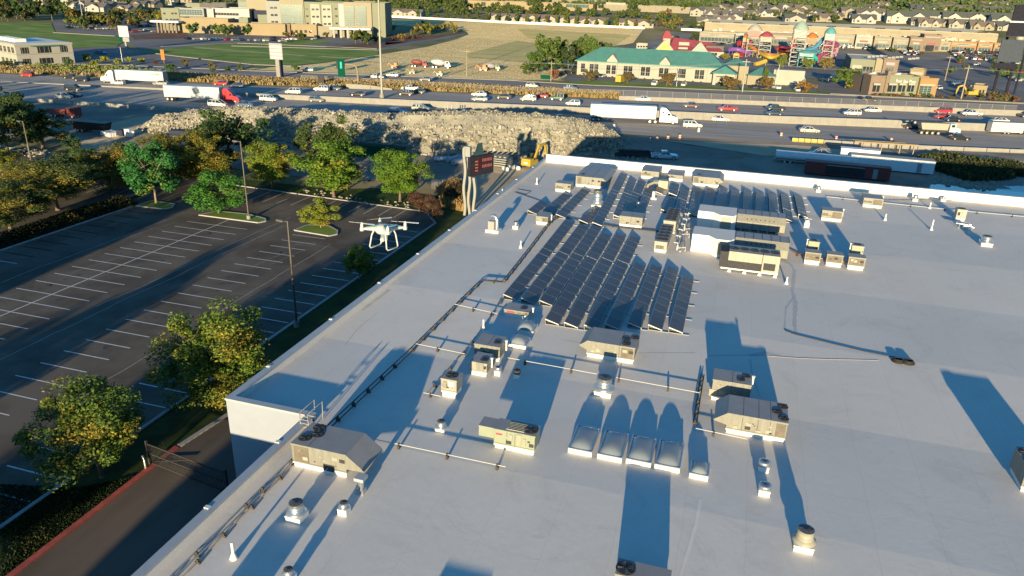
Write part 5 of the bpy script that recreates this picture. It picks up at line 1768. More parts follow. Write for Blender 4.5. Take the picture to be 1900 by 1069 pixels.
FAR = [('hatch', 52, 143, RD, 'red car alone at the far left of the far lanes'), ('sedan', 132, 147, BK, 'dark low car ahead of the black suv, left part of the far lanes'),
    ('suv', 153, 152, BK, 'black suv in the far lanes left of the white truck'), ('hatch', 220, 158, WH, 'white car beside the cab of the white freight truck'),
    ('sedan', 299, 159, SI, 'silver car beside the rear wheels of the white freight truck'), ('sedan', 410, 159, RD, 'red car in the far lanes behind the red truck'),
    ('sedan', 440, 163, DB, 'dark blue car just right of the red one in the far lanes'), ('van', 545, 175, WH, 'white van right against the median wall'),
    ('suv', 597, 170, WH, 'white suv below the small dark message board'), ('sedan', 619, 168, DB, 'dark car half hidden behind the white suv'),
    ('sedan', 664, 179, BK, 'black car with red rear left of the tall white pole'), ('pickup', 761, 169, WH, 'white pickup right of the tall white pole'),
    ('suv', 753, 178, BK, 'black suv in front of the white pickup'), ('sedan', 775, 174, BK, 'dark car close behind the black suv'),
    ('sedan', 889, 179, WH, 'white car beside a silver one in the far lanes'), ('sedan', 890, 188, SI, 'silver car next to the median wall, beside the white one'),
    ('sedan', 934, 184, BK, 'black car behind the white and silver pair'), ('van', 980, 188, SI, 'silver minivan just left of the green boxy suv'),
    ('sedan', 1003, 182, RD, 'red car behind the silver minivan'), ('jeep', 1033, 187, GN, 'boxy dark green suv in the far lanes'),
    ('hatch', 1063, 196, WH, 'small white car at the median wall right of the green suv'), ('sedan', 1192, 188, WH, 'white car above the long white truck'),
    ('sedan', 1281, 200, (.09, .05, .05), 'dark maroon car right of the cab of the long white truck'), ('pickup', 1349, 207, RD, 'red pickup in the far lanes'),
    ('pickup', 1438, 206, BK, 'black pickup in the far lanes right of the red one'), ('sedan', 1436, 215, DB, 'dark blue car partly hidden by the median wall'),
    ('suv', 1580, 215, WH, 'white suv in the far lanes, right part'), ('sedan', 1618, 209, WH, 'white car ahead of the white suv, near the retaining wall'),
    ('van', 1748, 211, (.33, .02, .03), 'dark red minivan by the retaining wall'), ('sedan', 1748, 221, RD, 'red car behind the dump truck'),
    ('sedan', 1766, 226, BK, 'black car between the red car and the dump truck'), ('pickup', 1801, 216, WH, 'white pickup right of the red cars'),
    ('sedan', 1853, 229, WH, 'white car directly above the enclosed white trailer'), ('suv', 1905, 219, BK, 'black vehicle cut by the right edge in the far lanes')]
for k, x, y, c, l in FAR: fcar(k, x, y, True, c, l)
NEAR = [('van', 138, 169, BK, 'black van in the shaded near lanes at left'), ('sedan', 119, 184, SI, 'silver car in the shade at left'), ('sedan', 137, 181, BK, 'black car just ahead of the shaded silver car'),
    ('van', 405, 199, WH, 'white van half behind the dark tree below the red truck'), ('sedan', 455, 199, BL, 'blue-grey car right of the dark tree'),
    ('suv', 499, 189, WH, 'white suv in the near lanes left of the grey hatchback'), ('hatch', 588, 190, GY, 'grey hatchback by the median wall'),
    ('suv', 737, 214, BL, 'blue-grey suv in the shade above the rubble'), ('suv', 781, 207, TN, 'tan suv in front of the median wall'),
    ('sedan', 858, 213, BK, 'black car beside the thin posts above the rubble'), ('sedan', 1041, 225, DB, 'dark blue car in the shade left of the long white truck'),
    ('suv', 1284, 238, (.62, .60, .50), 'cream pickup with a canopy right below the long truck cab'), ('sedan', 1336, 226, WH, 'white coupe following the tan car in the near lanes'),
    ('sedan', 1372, 223, (.46, .43, .36), 'champagne car by the median wall'), ('sedan', 1501, 247, (.48, .45, .38), 'champagne car alone in the near lanes'),
    ('sedan', 1660, 236, WH, 'white car at the end of the sunlit median wall'), ('sedan', 1691, 240, BK, 'dark small car behind the dump truck'),
    ('sedan', 1779, 261, BK, 'black car below the dump truck'), ('suv', 1900, 250, BK, 'dark suv towing the enclosed white trailer')]
for k, x, y, c, l in NEAR: fcar(k, x, y, False, c, l)
ROADS = [('sedan', 571, 133, 1, WH, 'white car on the frontage road under the green sign'), ('sedan', 701, 146, 0, WH, 'white car on the frontage road touching the tall pole'),
    ('sedan', 728, 143, 1, WH, 'white car just right of the tall pole on the frontage road'), ('sedan', 790, 151, 1, GY, 'grey flat-looking car on the frontage road, under the cement trucks'),
    ('hatch', 987, 163, 0, WH, 'white car on the frontage road near the big tree'), ('suv', 1058, 168, 0, BL, 'blue suv on the frontage road'),
    ('sedan', 1613, 188, 0, BK, 'dark green car on the frontage road before the brick shop'), ('sedan', 1519, 291, 1, SI, 'silver car in the shaded construction ground'),
    ('suv', 92, 104, 0, DB, 'dark blue car in the shade right of the office block'), ('sedan', 187, 101, 0, BL, 'pale blue car between small yellow trees'), ('suv', 115, 110, 0, DB, 'blue suv parked at the corner of the office block'),
    ('sedan', 248, 129, 0, SI, 'silver car behind the roof of the white freight truck')]
for k, x, y, lf, c, l in ROADS: fcar(k, x, y, bool(lf), c, l)
def pcar(kind, px, py, deg, col, label, group=None):
    p = gp(px, py); p.z = T(p.x, p.y) + .16
    return car(kind, label, p, RAD(deg), col, group)
for k, x, y, d, c, l in (('suv', 1043, 141, 30, BK, 'dark suv parked at the left end of the hotel'), ('sedan', 1053, 137, 30, BK, 'black car behind the dark suv left of the hotel'),
    ('van', 1106, 142, 100, BK, 'dark van behind the first hotel tree'), ('sedan', 1118, 144, 80, WH, 'white car parked against the hotel wall, left'), ('van', 1215, 159, 85, WH, 'white van parked between the hotel trees'),
    ('sedan', 1269, 160, 85, WH, 'white car parked right of the round lamp, in front of the hotel'), ('hatch', 1343, 160, 150, BK, 'black car at the hotel porch'), ('suv', 1399, 155, 195, SI, 'silver suv beside the hotel lobby'),
    ('sedan', 1397, 165, 110, DB, 'dark blue car beside the hotel, left of two'), ('sedan', 1412, 167, 110, DB, 'dark blue car beside the hotel, right of two'),
    ('suv', 1439, 166, 120, WH, 'white suv parked at the tree by the frontage road'), ('sedan', 1478, 170, 100, WH, 'white car under the brown tree'), ('hatch', 1738, 166, 200, WH, 'white car right of the brick shop'),
    ('van', 1776, 158, 190, BL, 'blue van behind the power pole'), ('suv', 1793, 161, 190, BK, 'black suv behind the power pole')): pcar(k, x, y, d, c, l)

# ---------------------------------------------------------------- freight trucks
def semi(label, px, py, left, cabcol, ang=None, trailer='truck_white', sc=1.06, mark=False, dark_roof=False):
    p = gp(px, py); p.z = T(p.x, p.y) + .19
    a = fw_ang(px, py) + (math.pi if left else 0)
    t = thing('freight_truck', label, 'truck', p, a); t.scale = (sc,) * 3
    # centre of the whole at 0, cab towards +x; total 21.4 m
    tr = MB()
    tr.box(-10.7, 5.3, -1.3, 1.3, 1.15, 4.1, mi=0)
    tr.box(-10.7, 5.3, -1.31, 1.31, 1.08, 1.18, mi=1)
    tr.box(-10.72, -10.70, -1.2, 1.2, 1.3, 4.0, mi=1)
    for k in range(16):
        tr.box(-10.6 + k, -10.58 + k, -1.306, -1.3, 1.2, 4.05, mi=1)
    tr.box(-10.68, 5.28, -1.28, 1.28, 4.10, 4.12, mi=0)
    o = tr.build('trailer', [trailer, 'metal_grey'], t)
    if mark:
        q = tx(o, 'XTRA', (5.3 - 2.8 - 10.3, -1.32, 3.0) if not left else (-7.2, 1.33, 2.9), math.pi if left else 0, .95, 'navy', 2.6)
    ch = MB(); ch.box(3.2, 10.3, -.45, .45, .6, 1.0); ch.box(-10.4, -7.0, -.5, .5, .6, 1.08); ch.box(5.6, 7.2, -1.1, 1.1, .55, 1.05); ch.build('chassis', 'steel_dark', t)
    cb = MB()
    pr = [(6.2, 1.0), (6.2, 3.5), (6.6, 3.95), (7.6, 3.8), (8.7, 2.75), (9.1, 2.05), (10.3, 1.75), (10.6, 1.3), (10.6, .5), (6.2, .5)]
    cb.hexa([(x, -1.2, z) for x, z in pr], [(x, 1.2, z) for x, z in pr])
    cb.build('cab', 'carpaint', t).color = cabcol + (1,)
    g = MB()
    g.hexa([(8.68, -1.05, 2.78), (9.08, -1.05, 2.12), (9.08, 1.05, 2.12), (8.68, 1.05, 2.78)], [(8.72, -1.05, 2.82), (9.14, -1.05, 2.14), (9.14, 1.05, 2.14), (8.72, 1.05, 2.82)])
    for s_ in (1, -1):
        yy = s_ * 1.2
        g.box(8.0, 8.65, min(yy, yy + s_ * .012), max(yy, yy + s_ * .012), 2.1, 2.65); g.box(6.8, 7.2, min(yy, yy + s_ * .012), max(yy, yy + s_ * .012), 2.7, 3.05)
    g.build('window', 'glass', t)
    hl = MB()
    for s_ in (1, -1): hl.box(10.45, 10.62, s_ * .95 - .15, s_ * .95 + .15, .95, 1.2)
    hl.build('headlight', 'lamp', t)
    for x in (-9.9, -8.6, 3.9, 5.2, 9.5):
        for s_ in (1, -1): mkobj('wheel', wheel_mesh(.5, .32), t, (x, s_ * 1.08, .5))
    return t
semi('long white freight truck with lettering on its trailer in the far lanes', 250, 156, True, (.72, .71, .68), mark=True)
semi('freight truck with a red cab and dappled white trailer in the near lanes', 379, 190, False, (.50, .015, .02))
semi('long clean white freight truck with a white cab in the near lanes', 1175, 228, False, (.70, .70, .70), sc=1.12)

def dump():
    p = gp(1736, 251); p.z = T(p.x, p.y) + .19
    t = thing('dump_truck', 'dump truck with a cream tipper body and five axles in the near lanes', 'dump truck', p, fw_ang(1736, 250)); t.scale = (1.08,) * 3
    b = MB(); b.hexa([(-4.0, -1.2, 1.3), (2.0, -1.2, 1.3), (2.0, 1.2, 1.3), (-4.0, 1.2, 1.3)], [(-4.6, -1.25, 2.9), (2.2, -1.25, 2.9), (2.2, 1.25, 2.9), (-4.6, 1.25, 2.9)], mi=0)
    b.box(-4.4, 2.1, -1.1, 1.1, 2.9, 2.93, mi=1)
    b.build('tipper_body', ['metal_cream', 'dirt_dark'], t)
    c = MB(); c.box(2.5, 3.9, -1.15, 1.15, .9, 2.9); c.hexa([(3.9, -1, .8), (5.3, -.9, .8), (5.3, .9, .8), (3.9, 1, .8)], [(3.9, -1, 2.0), (5.2, -.85, 1.7), (5.2, .85, 1.7), (3.9, 1, 2.0)])
    c.build('cab', 'carpaint', t).color = (.50, .52, .50, 1)
    g = MB(); g.box(3.91, 3.93, -1, 1, 2.05, 2.75); g.box(2.8, 3.6, -1.17, -1.15, 2.05, 2.7); g.build('window', 'glass', t)
    f = MB(); f.box(-4.5, 5, -.5, .5, .6, 1.1); f.tube([(-4.3, 0, 2.6), (-6.2, 0, 2.4), (-6.3, 0, 1.6)], .2, 8); f.build('chassis', 'steel_dark', t)
    for x in (-4.0, -2.7, -1.4, .0, 4.4):
        for s_ in (1, -1): mkobj('wheel', wheel_mesh(.5, .32), t, (x, s_ * 1.05, .5))
    for s_ in (1, -1): mkobj('wheel', wheel_mesh(.45, .3), t, (-6.0, s_ * .9, 2.9))
dump()
def trailer_box():
    p = gp(1862, 249); p.z = T(p.x, p.y) + .19
    t = thing('enclosed_trailer', 'white enclosed box trailer with two small wheels at the right edge', 'trailer', p, fw_ang(1862, 249)); t.scale = (1.08,) * 3
    b = MB(); b.box(-3.9, 3.9, -1.2, 1.2, .5, 2.9); b.box(-3.93, 3.93, -1.22, 1.22, 2.86, 2.93, mi=1); b.bar((3.9, 0, .6), (5.2, 0, .6), .15, .15, mi=1); b.build('body', ['truck_white', 'metal_grey'], t)
    for x in (-.4, .5):
        for s_ in (1, -1): mkobj('wheel', wheel_mesh(.36), t, (x, s_ * 1.13, .36))
trailer_box()

def box_truck(label, px, py, deg, m, L=6.0):
    p = gp(px, py); p.z = T(p.x, p.y) + .16
    t = thing('box_truck', label, 'truck', p, RAD(deg))
    b = MB(); b.box(-L / 2, L / 2 - 1.8, -1.1, 1.1, .7, 3.1); b.build('body', m, t)
    c = MB(); c.hexa([(L / 2 - 1.7, -1, .5), (L / 2, -1, .5), (L / 2, 1, .5), (L / 2 - 1.7, 1, .5)], [(L / 2 - 1.7, -.95, 2.2), (L / 2 - .9, -.95, 2.2), (L / 2 - .9, .95, 2.2), (L / 2 - 1.7, .95, 2.2)]); c.build('cab', m, t)
    g = MB(); g.box(L / 2 - 1.3, L / 2 - .7, -1.02, 1.02, 1.3, 1.9); g.build('window', 'glass', t)
    for x in (-L / 2 + 1.2, L / 2 - .9):
        for s_ in (1, -1): mkobj('wheel', wheel_mesh(.4), t, (x, s_ * .95, .4))
box_truck('yellow box truck parked by the second hotel tree', 1151, 155, 80, 'yellow')
box_truck('white box truck turning in the lot left of the brick shop', 1547, 153, 165, 'truck_white')
box_truck('long white motor home parked behind the brown tree', 1474, 154, 8, 'truck_white', 9)

# ---------------------------------------------------------------- cement trucks and plant in the dry field
def mixer(label, px, py, rot, drum, cabc, sc=1.1):
    p = gp(px, py); t = thing('cement_truck', label, 'cement truck', p, rot); t.scale = (sc,) * 3
    f = MB(); f.box(-3.8, 3.8, -.5, .5, .7, 1.1); f.build('chassis', 'steel_dark', t)
    d = MB(); r_ = [(-3.6, .5, 2.6), (-2.6, 1.0, 2.4), (-.8, 1.25, 2.3), (.8, 1.1, 2.2), (1.6, .6, 2.1)]
    d.rings([[(x, r * math.cos(a), z + r * math.sin(a)) for a in [2 * math.pi * i / 12 for i in range(12)]] for x, r, z in r_]); d.build('drum', drum, t)
    c = MB(); c.hexa([(2.0, -1.15, .9), (4.4, -1.15, .9), (4.4, 1.15, .9), (2.0, 1.15, .9)], [(2.0, -1.1, 2.9), (3.6, -1.1, 2.9), (3.6, 1.1, 2.9), (2.0, 1.1, 2.9)]); c.build('cab', cabc, t)
    g = MB(); g.box(2.5, 3.5, -1.17, 1.17, 2.0, 2.7); g.build('window', 'glass', t)
    for x in (-2.8, -1.5, 3.2):
        for s_ in (1, -1): mkobj('wheel', wheel_mesh(.52, .3), t, (x, s_ * 1.0, .52))
mixer('white cement truck in the dry field, right part of the group', 817, 127, RAD(12), 'truck_white', 'truck_white')
mixer('red cement truck in the dry field, left part of the group', 777, 125, RAD(12), 'dark_red', 'red_roof', .95)
mixer('grey cement truck standing apart in the dry field with a long shadow', 912, 131, RAD(12), 'metal_grey', 'metal_green', .9)
def small_plant(label, px, py, m, sc=1, cat='machine'):
    p = gp(px, py); t = thing('field_machine', label, cat, p, RAD(10)); t.scale = (sc,) * 3
    b = MB(); b.box(-1.6, 1.6, -.8, .8, .6, 1.5); b.box(-.2, 1.0, -.7, .7, 1.5, 2.4); b.build('body', m, t)
    a = MB(); a.bar((-1.5, 0, 1.2), (-2.8, 0, 2.2), .25, .25); a.bar((-2.8, 0, 2.2), (-3.4, 0, .8), .2, .2); a.build('arm', m, t)
    for x in (-1, 1):
        for s_ in (1, -1): mkobj('wheel', wheel_mesh(.5, .3), t, (x, s_ * .8, .5))
small_plant('orange machine with a small arm at the left of the dry field', 733, 127, 'orange')
small_plant('red tractor left of the grey cement truck', 897, 132, 'orange', 1.1, 'tractor')
small_plant('small olive trailer machine below the white cement truck', 816, 141, 'metal_green', .8)
small_plant('low dark machine at the roadside of the dry field', 765, 137, 'timber', .8)

# ---------------------------------------------------------------- excavators
def excavator(label, px, py, rot, sc, boom):
    p = gp(px, py); t = thing('excavator', label, 'excavator', p, rot); t.scale = (sc,) * 3
    for s_ in (1, -1):
        k = MB(); pr = [(-2, .35), (-1.6, .0), (1.6, 0), (2, .35), (1.7, .9), (-1.7, .9)]
        k.hexa([(x, s_ * 1.2 - .3, z) for x, z in pr], [(x, s_ * 1.2 + .3, z) for x, z in pr]); k.build('track', 'steel_dark', t)
    b = MB(); b.box(-2.6, 1.2, -1.3, 1.3, 1.0, 2.2); b.box(-2.5, -.8, -1.25, 1.25, 2.2, 2.7); b.build('body', 'yellow', t)
    c = MB(); c.box(.1, 1.5, .2, 1.3, 2.2, 3.3); c.build('cab', 'glass', t)
    m = MB()
    for q, r_ in zip(boom, boom[1:]): m.bar((q[0], -.3, q[1]), (r_[0], -.3, r_[1]), .4, .55)
    m.build('boom', 'yellow', t)
    e = boom[-1]; k = MB(); k.hexa([(e[0] - .6, -.8, e[1] - 1), (e[0] + .5, -.8, e[1] - 1), (e[0] + .5, .3, e[1] - 1), (e[0] - .6, .3, e[1] - 1)], [(e[0] - .3, -.8, e[1]), (e[0] + .6, -.8, e[1]), (e[0] + .6, .3, e[1]), (e[0] - .3, .3, e[1])]); k.build('bucket', 'steel_dark', t)
    w_ = MB(); w_.quad((-2.61, .5, 1.5), (-2.61, -.5, 1.5), (-2.61, -.5, 1.9), (-2.61, .5, 1.9)); w_.build('plate', 'pvc', t)
excavator('yellow excavator with a raised boom behind the far left corner of the roof', 985, 312, RAD(75), .85, [(1.0, 2.0), (3.2, 5.0), (6.0, 5.2), (7.2, 2.2)])
excavator('small yellow excavator beside the power pole at right', 1797, 180, RAD(200), 1.0, [(1.0, 2.0), (2.8, 4.2), (4.6, 3.8), (5.4, 1.0)])

# ---------------------------------------------------------------- barriers, posts, fences
def wall_line(name, label, line, top, w, mt='concrete', cat='wall', joints=6.0, base_extra=0):
    """wall along a pixel base line rising to rows top(px)"""
    P = [gp(*q) for q in line]
    o = P[0]; t = thing(name, label, cat, o)
    mb = MB(); H = [height_to(p.x, p.y, ty) - p.z for p, ty in zip(P, top)]
    print(name, ['%.1f' % h for h in H])
    n = 0
    for i in range(len(P) - 1):
        a, b = P[i], P[i + 1]; L = (b - a).length; k = max(1, int(L / joints))
        d = (b - a).normalized(); s = Vector((-d.y, d.x, 0)) * w / 2
        for j in range(k):
            p, q = a.lerp(b, j / k), a.lerp(b, (j + 1) / k) - d * .03
            hp = H[i] + (H[i + 1] - H[i]) * j / k; hq = H[i] + (H[i + 1] - H[i]) * (j + 1) / k
            bt = [p - s - o, q - s - o, q + s - o, p + s - o]
            for v in bt: v.z = T(v.x + o.x, v.y + o.y) - o.z - .05
            tp = [bt[0] + Vector((0, 0, hp)) + s * .4, bt[1] + Vector((0, 0, hq)) + s * .4, bt[2] + Vector((0, 0, hq)) - s * .4, bt[3] + Vector((0, 0, hp)) - s * .4]
            mb.hexa(bt, tp)
    mb.build('wall_panel', mt, t)
    return t
MED_T = [(0, 150), (310, 163.5), (475, 173), (950, 193), (1425, 214), (1800, 228), (1900, 232)]
wall_line('median_wall', 'long pale concrete wall between the two directions of the freeway', [(-20, 151), (310, 168.5), (475, 182.5), (950, 208), (1425, 229), (1664, 238.5)], [149.5, 163.5, 173, 193, 214, 222.5], .8)
wall_line('median_wall', 'short piece of the pale median wall right of the dump truck', [(1664, 238.5), (1800, 243.5), (1900, 247.5)], [223, 228, 232], .8)
wall_line('retaining_wall', 'low tan wall below the chain link fence on the far side of the freeway', [(1148, 186), (1425, 197), (1900, 217)], [177.5, 187.5, 205], .5)
wall_line('concrete_barrier', 'low concrete barrier under the curved sign arm', [(643, 164), (688, 166.5), (728, 167.5)], [155, 158, 164], .7)
wall_line('garden_wall', 'low cream wall in front of the office block', [(-20, 124), (24, 122), (40, 124), (88, 129)], [118, 117, 120, 126.5], .6)
# jersey barriers, one thing each
def jersey(label, a, b, mt, h, g):
    p, q = gp(*a), gp(*b); d = q - p; L = d.length - .15
    mb = MB(); pr = [(-.3, 0), (-.3, .12), (-.12, .4), (-.08, h), (.08, h), (.12, .4), (.3, .12), (.3, 0)]
    mb.hexa([(0, y, z) for y, z in pr][::-1], [(L, y, z) for y, z in pr][::-1])
    p.z = T(p.x, p.y)
    o = mb.build('road_barrier', mt, None, p, math.atan2(d.y, d.x)); tag(o, label, 'barrier', g)
def seg(a, b, n):
    return [((a[0] + (b[0] - a[0]) * i / n, a[1] + (b[1] - a[1]) * i / n), (a[0] + (b[0] - a[0]) * (i + 1) / n, a[1] + (b[1] - a[1]) * (i + 1) / n)) for i in range(n)]
for s in seg((68, 190), (310, 206), 7): jersey('shaded concrete road barrier segment in the row at left of the near lanes', s[0], s[1], 'concrete', 1.05, 'concrete barriers of the near lanes, left')
for s in seg((310, 206), (400, 212), 2): jersey('sunlit concrete road barrier segment below the red truck', s[0], s[1], 'concrete', 1.05, 'sunlit barriers below the red truck')
for s in seg((1528, 267), (1660, 275.5), 4): jersey('concrete road barrier segment right of the yellow barriers', s[0], s[1], 'concrete', 1.0, 'barriers right of the yellow ones')
for s in seg((1660, 275.5), (1915, 286), 6): jersey('concrete road barrier segment along the near lanes at far right', s[0], s[1], 'concrete', 1.0, 'concrete barriers of the near lanes, right')
for s in seg((1469, 264), (1528, 267.5), 5): jersey('yellow plastic road barrier in the short row beside the near lanes', s[0], s[1], 'yellow', 1.1, 'yellow plastic barriers')

def fence():
    line = [(560, 151), (720, 158.5), (960, 174), (1200, 180.5), (1440, 191), (1680, 199.5), (1885, 208)]
    P = [gp(*q) for q in line]; o = P[0]
    t = thing('chain_link_fence', 'long chain link fence with pale posts between the frontage road and the freeway', 'fence', o)
    pm = MB(); pm.cyl(0, 0, 0, 2.1, .06, n=6); me = pm.mesh('post', ['pole_white'])
    w_ = MB(); n = 0
    for a, b in zip(P, P[1:]):
        L = (b - a).length; k = int(L / 4.4) + 1
        for j in range(k):
            p = a.lerp(b, j / k); q = a.lerp(b, (j + 1) / k); p.z = T(p.x, p.y) + .1; q.z = T(q.x, q.y) + .1
            if n < 98: mkobj('post', me, t, p - o)
            n += 1
            p, q = p - o, q - o; u = Vector((0, 0, 1))
            w_.quad(p, q, q + u * 1.95, p + u * 1.95, mi=0)
            w_.tube([p + u * 2, q + u * 2], .05, 4, mi=1)
    w_.build('wire_mesh', ['chainlink', 'pole_white'], t)
    print('fence posts', n)
fence()

# ---------------------------------------------------------------- barrels, small posts
def barrel(label, px, py, m1='orange', lean=0, h=1.15, g=None):
    p = gp(px, py); t = thing('traffic_barrel', label, 'traffic barrel', p, 0, g)
    for k in range(5):
        pass
    b = MB(); b.lathe(0, 0, [(.42, 0), (.42, .08), (.34, .1), (.32, h)], 12, mi=0)
    for z in (.35, .75): b.lathe(0, 0, [(.345, z), (.34, z + .2)], 12, mi=1, cap0=False, cap1=False)
    b.build('barrel', [m1, 'lamp'], t)
for l, x, y, m1 in (('white barrel at the near lane edge below the trailer of the long truck', 1139, 239, 'pvc'), ('white barrel at the near lane edge below the cream pickup', 1296, 246, 'pvc'),
                ('orange and white barrel in the shade, left of three', 1219, 262, 'orange'), ('orange and white barrel in the shade, middle of three', 1239, 260, 'orange'), ('orange and white barrel in the shade, right of three', 1261, 258, 'orange'),
                ('orange and white barrel left of the yellow barriers', 1449, 254, 'orange'), ('orange and white barrel above the first concrete barrier on the right', 1551, 260, 'red'), ('orange and white barrel left of the tree shadow over the lanes', 1653, 264, 'orange'),
                ('red and white barrel beside the barrier under the red truck', 376, 200, 'red')): barrel(l, x, y, m1)
for l, x, y in (('thin grey post above the rubble, leftmost of three', 826, 218), ('thin grey post above the rubble, middle of three', 831, 218), ('thin grey post above the rubble, rightmost of three', 838, 217), ('white marker stake left of the shaded barrels', 1206, 264)):
    p = gp(x, y); t = thing('marker_post', l, 'post', p); m = MB(); m.cyl(0, 0, 0, 3.2 if x < 1000 else 1.2, .14, n=6); m.build('post', 'galv', t)

# high mast light, power poles, signs
def mast():
    p = gp(709, 184); t = thing('light_mast', 'very tall white light mast rising from the median out of the picture', 'light mast', p)
    m = MB(); m.cyl(0, 0, 0, 38, .38, .2, n=12); m.build('pole', 'pole_white', t)
    b = MB(); b.cyl(0, 0, 0, 1.6, .8, .7, n=12); b.build('base', 'concrete', t)
    h = MB()
    for k in range(6):
        a = k * math.pi / 3; h.bar((0, 0, 37.5), (math.cos(a) * 1.5, math.sin(a) * 1.5, 37.5), .12, .12); h.box(math.cos(a) * 1.5 - .3, math.cos(a) * 1.5 + .3, math.sin(a) * 1.5 - .3, math.sin(a) * 1.5 + .3, 37.1, 37.5)
    h.build('lamp_head', 'galv', t)
mast()
def ppole(label, px, py, top, r=.2, m='timber', arm=True, H=None):
    p = gp(px, py); H = H or height_to(p.x, p.y, top) - p.z
    t = thing('utility_pole', label, 'utility pole', p)
    b = MB(); b.cyl(0, 0, 0, H, r, r * .7, n=8); b.build('pole', m, t)
    if arm: c = MB(); c.box(-1.4, 1.4, -.08, .08, H - 1.0, H - .8); c.build('crossarm', m, t)
    return p, H
P1 = ppole('wooden power pole standing at the left end of the hotel strip', 1022, 151, 113)
P2 = ppole('slim wooden pole in the dry field beside the road', 866, 143, 91, .16)
P3 = ppole('leaning-looking pale power pole right of the brick shop', 1783, 184, 122, .28)
P4 = ppole('thick grey pole in front of the hotel lobby', 1377, 171, 110, .28, 'pole_white')
P5 = ppole('thin power pole far in the store car park', 1753, 150, 103, .2, 'timber')
ppole('thin lamp pole left of the brown tree', 1440, 161, 120, .12, 'galv', False)
ppole('thin lamp pole in the hotel car park', 1255, 161, 125, .12, 'galv', False)
ppole('tall thin mast in the hospital car park', 155, 42, 0, .3, 'pole_white', False)
ppole('grey lamp pole in the office car park', 228, 119, 88, .14, 'galv', False)
ppole('dark street lamp at the lot exit left of the brick shop', 1522, 172, 142, .14, 'steel_dark', True)
def wires():
    a, b, c = [Vector((q[0].x, q[0].y, q[0].z + q[1] - .9)) for q in (P1, P4, P3)]
    t = thing('power_line', 'thin power wires strung between the roadside poles', 'power line', a)
    mb = MB()
    for off in (-1.2, 1.2):
        for p, q, sag in ((a, b, 1.6), (b, c, 1.8), (Vector((a.x - 150, a.y - 20, a.z)), a, 1.5), (c, Vector((c.x + 120, c.y + 14, c.z)), 1.4)):
            pts = []
            for i in range(11):
                u = i / 10; v = p.lerp(q, u) - a; v.z -= sag * 4 * u * (1 - u); v.y += off; pts.append(v)
            mb.tube(pts, .035, 3)
    mb.build('wire', 'metal_grey', t)
wires()

def board(name, label, px, py, top, w, h, m, post='galv', pw=.3, double=False, rot=0, cat='sign'):
    p = gp(px, py); H = height_to(p.x, p.y, top) - p.z
    t = thing(name, label, cat, p, rot)
    b = MB()
    if double: b.box(-w * .35 - pw, -w * .35, -pw / 2, pw / 2, 0, H - h * .5); b.box(w * .35, w * .35 + pw, -pw / 2, pw / 2, 0, H - h * .5)
    else: b.box(-pw / 2, pw / 2, -pw / 2, pw / 2, 0, H - h * .5)
    b.build('post', post, t)
    c = MB(); c.box(-w / 2, w / 2, -pw / 2 - .25, -pw / 2 - .02, H - h, H); c.build('panel', m, t)
    return t, H
t, H = board('hospital_sign', 'white sign board with pink lines on a two-tone concrete post by the green field', 519, 143, 80, 5.6, 5.8, 'metal_grey', 'concrete', 1.6)
m = MB()
for k in range(4): m.box(-2.4, 2.4, -1.1, -1.06, H - 1.7 - k * 1.3, H - .9 - k * 1.3)
m.build('text_line', 'pink_pale' if 'pink_pale' in M else 'lamp', t)
m = MB(); m.box(-2.8, 2.8, -.9, -.75, H - .02, H + .7); m.box(.35, 1.3, -.75, .8, 0, H - 6); m.build('trim', 'navy', t)
t, H = board('pylon_sign', 'white and green sign on a pale post in the hospital car park', 236, 92, 48, 6.0, 5.2, 'truck_white', 'pole_white', .9)
m = MB(); m.box(-3.2, -.9, -.9, -.72, H - 7.6, H - 5.4); m.build('panel', 'green_sign', t)
m = MB(); m.box(-.9, 3.0, -.9, -.72, H - 7.4, H - 5.4); m.build('panel', 'metal_grey', t)
board('banner_sign', 'orange banner on a thin pole at the edge of the green lawn', 305, 119, 92, 1.8, 4.2, 'orange', 'galv', .2)
board('small_road_sign', 'small green sign with two posts at the corner of the hotel strip', 1011, 148, 139, 3.6, 1.6, 'green_sign', 'pole_white', .15, True)
board('message_board', 'small dark board on a post among the golden weeds', 597, 158, 140, 2.4, 3.0, 'steel_dark', 'galv', .25)
board('message_board', 'dark message board with an orange base beside the green sign', 631, 133, 114, 2.8, 2.8, 'steel_dark', 'orange', .4)
def gantry():
    p = gp(665, 157); H = height_to(p.x, p.y, 120) - p.z
    t = thing('overhead_sign', 'large green road sign seen edge-on hanging from a curved brown arm', 'road sign', p)
    b = MB(); b.tube([(0, 0, 0), (-.1, 0, H * .7), (-.6, -.2, H * .93), (-2.2, -.6, H)], .38, 10, r1=.3); b.tube([(-2.2, -.6, H), (-5.0, -1.2, H)], .28, 8); b.build('arm', 'bark_pale', t)
    s = MB(); s.box(-7.0, -4.3, -1.8, -1.5, H - 4.4, H + 1.8); s.build('panel', 'green_sign', t)
    m = MB(); m.box(-6.0, -5.2, -1.84, -1.81, H - 1.5, H + .8); m.build('text_line', 'teal', t)
gantry()
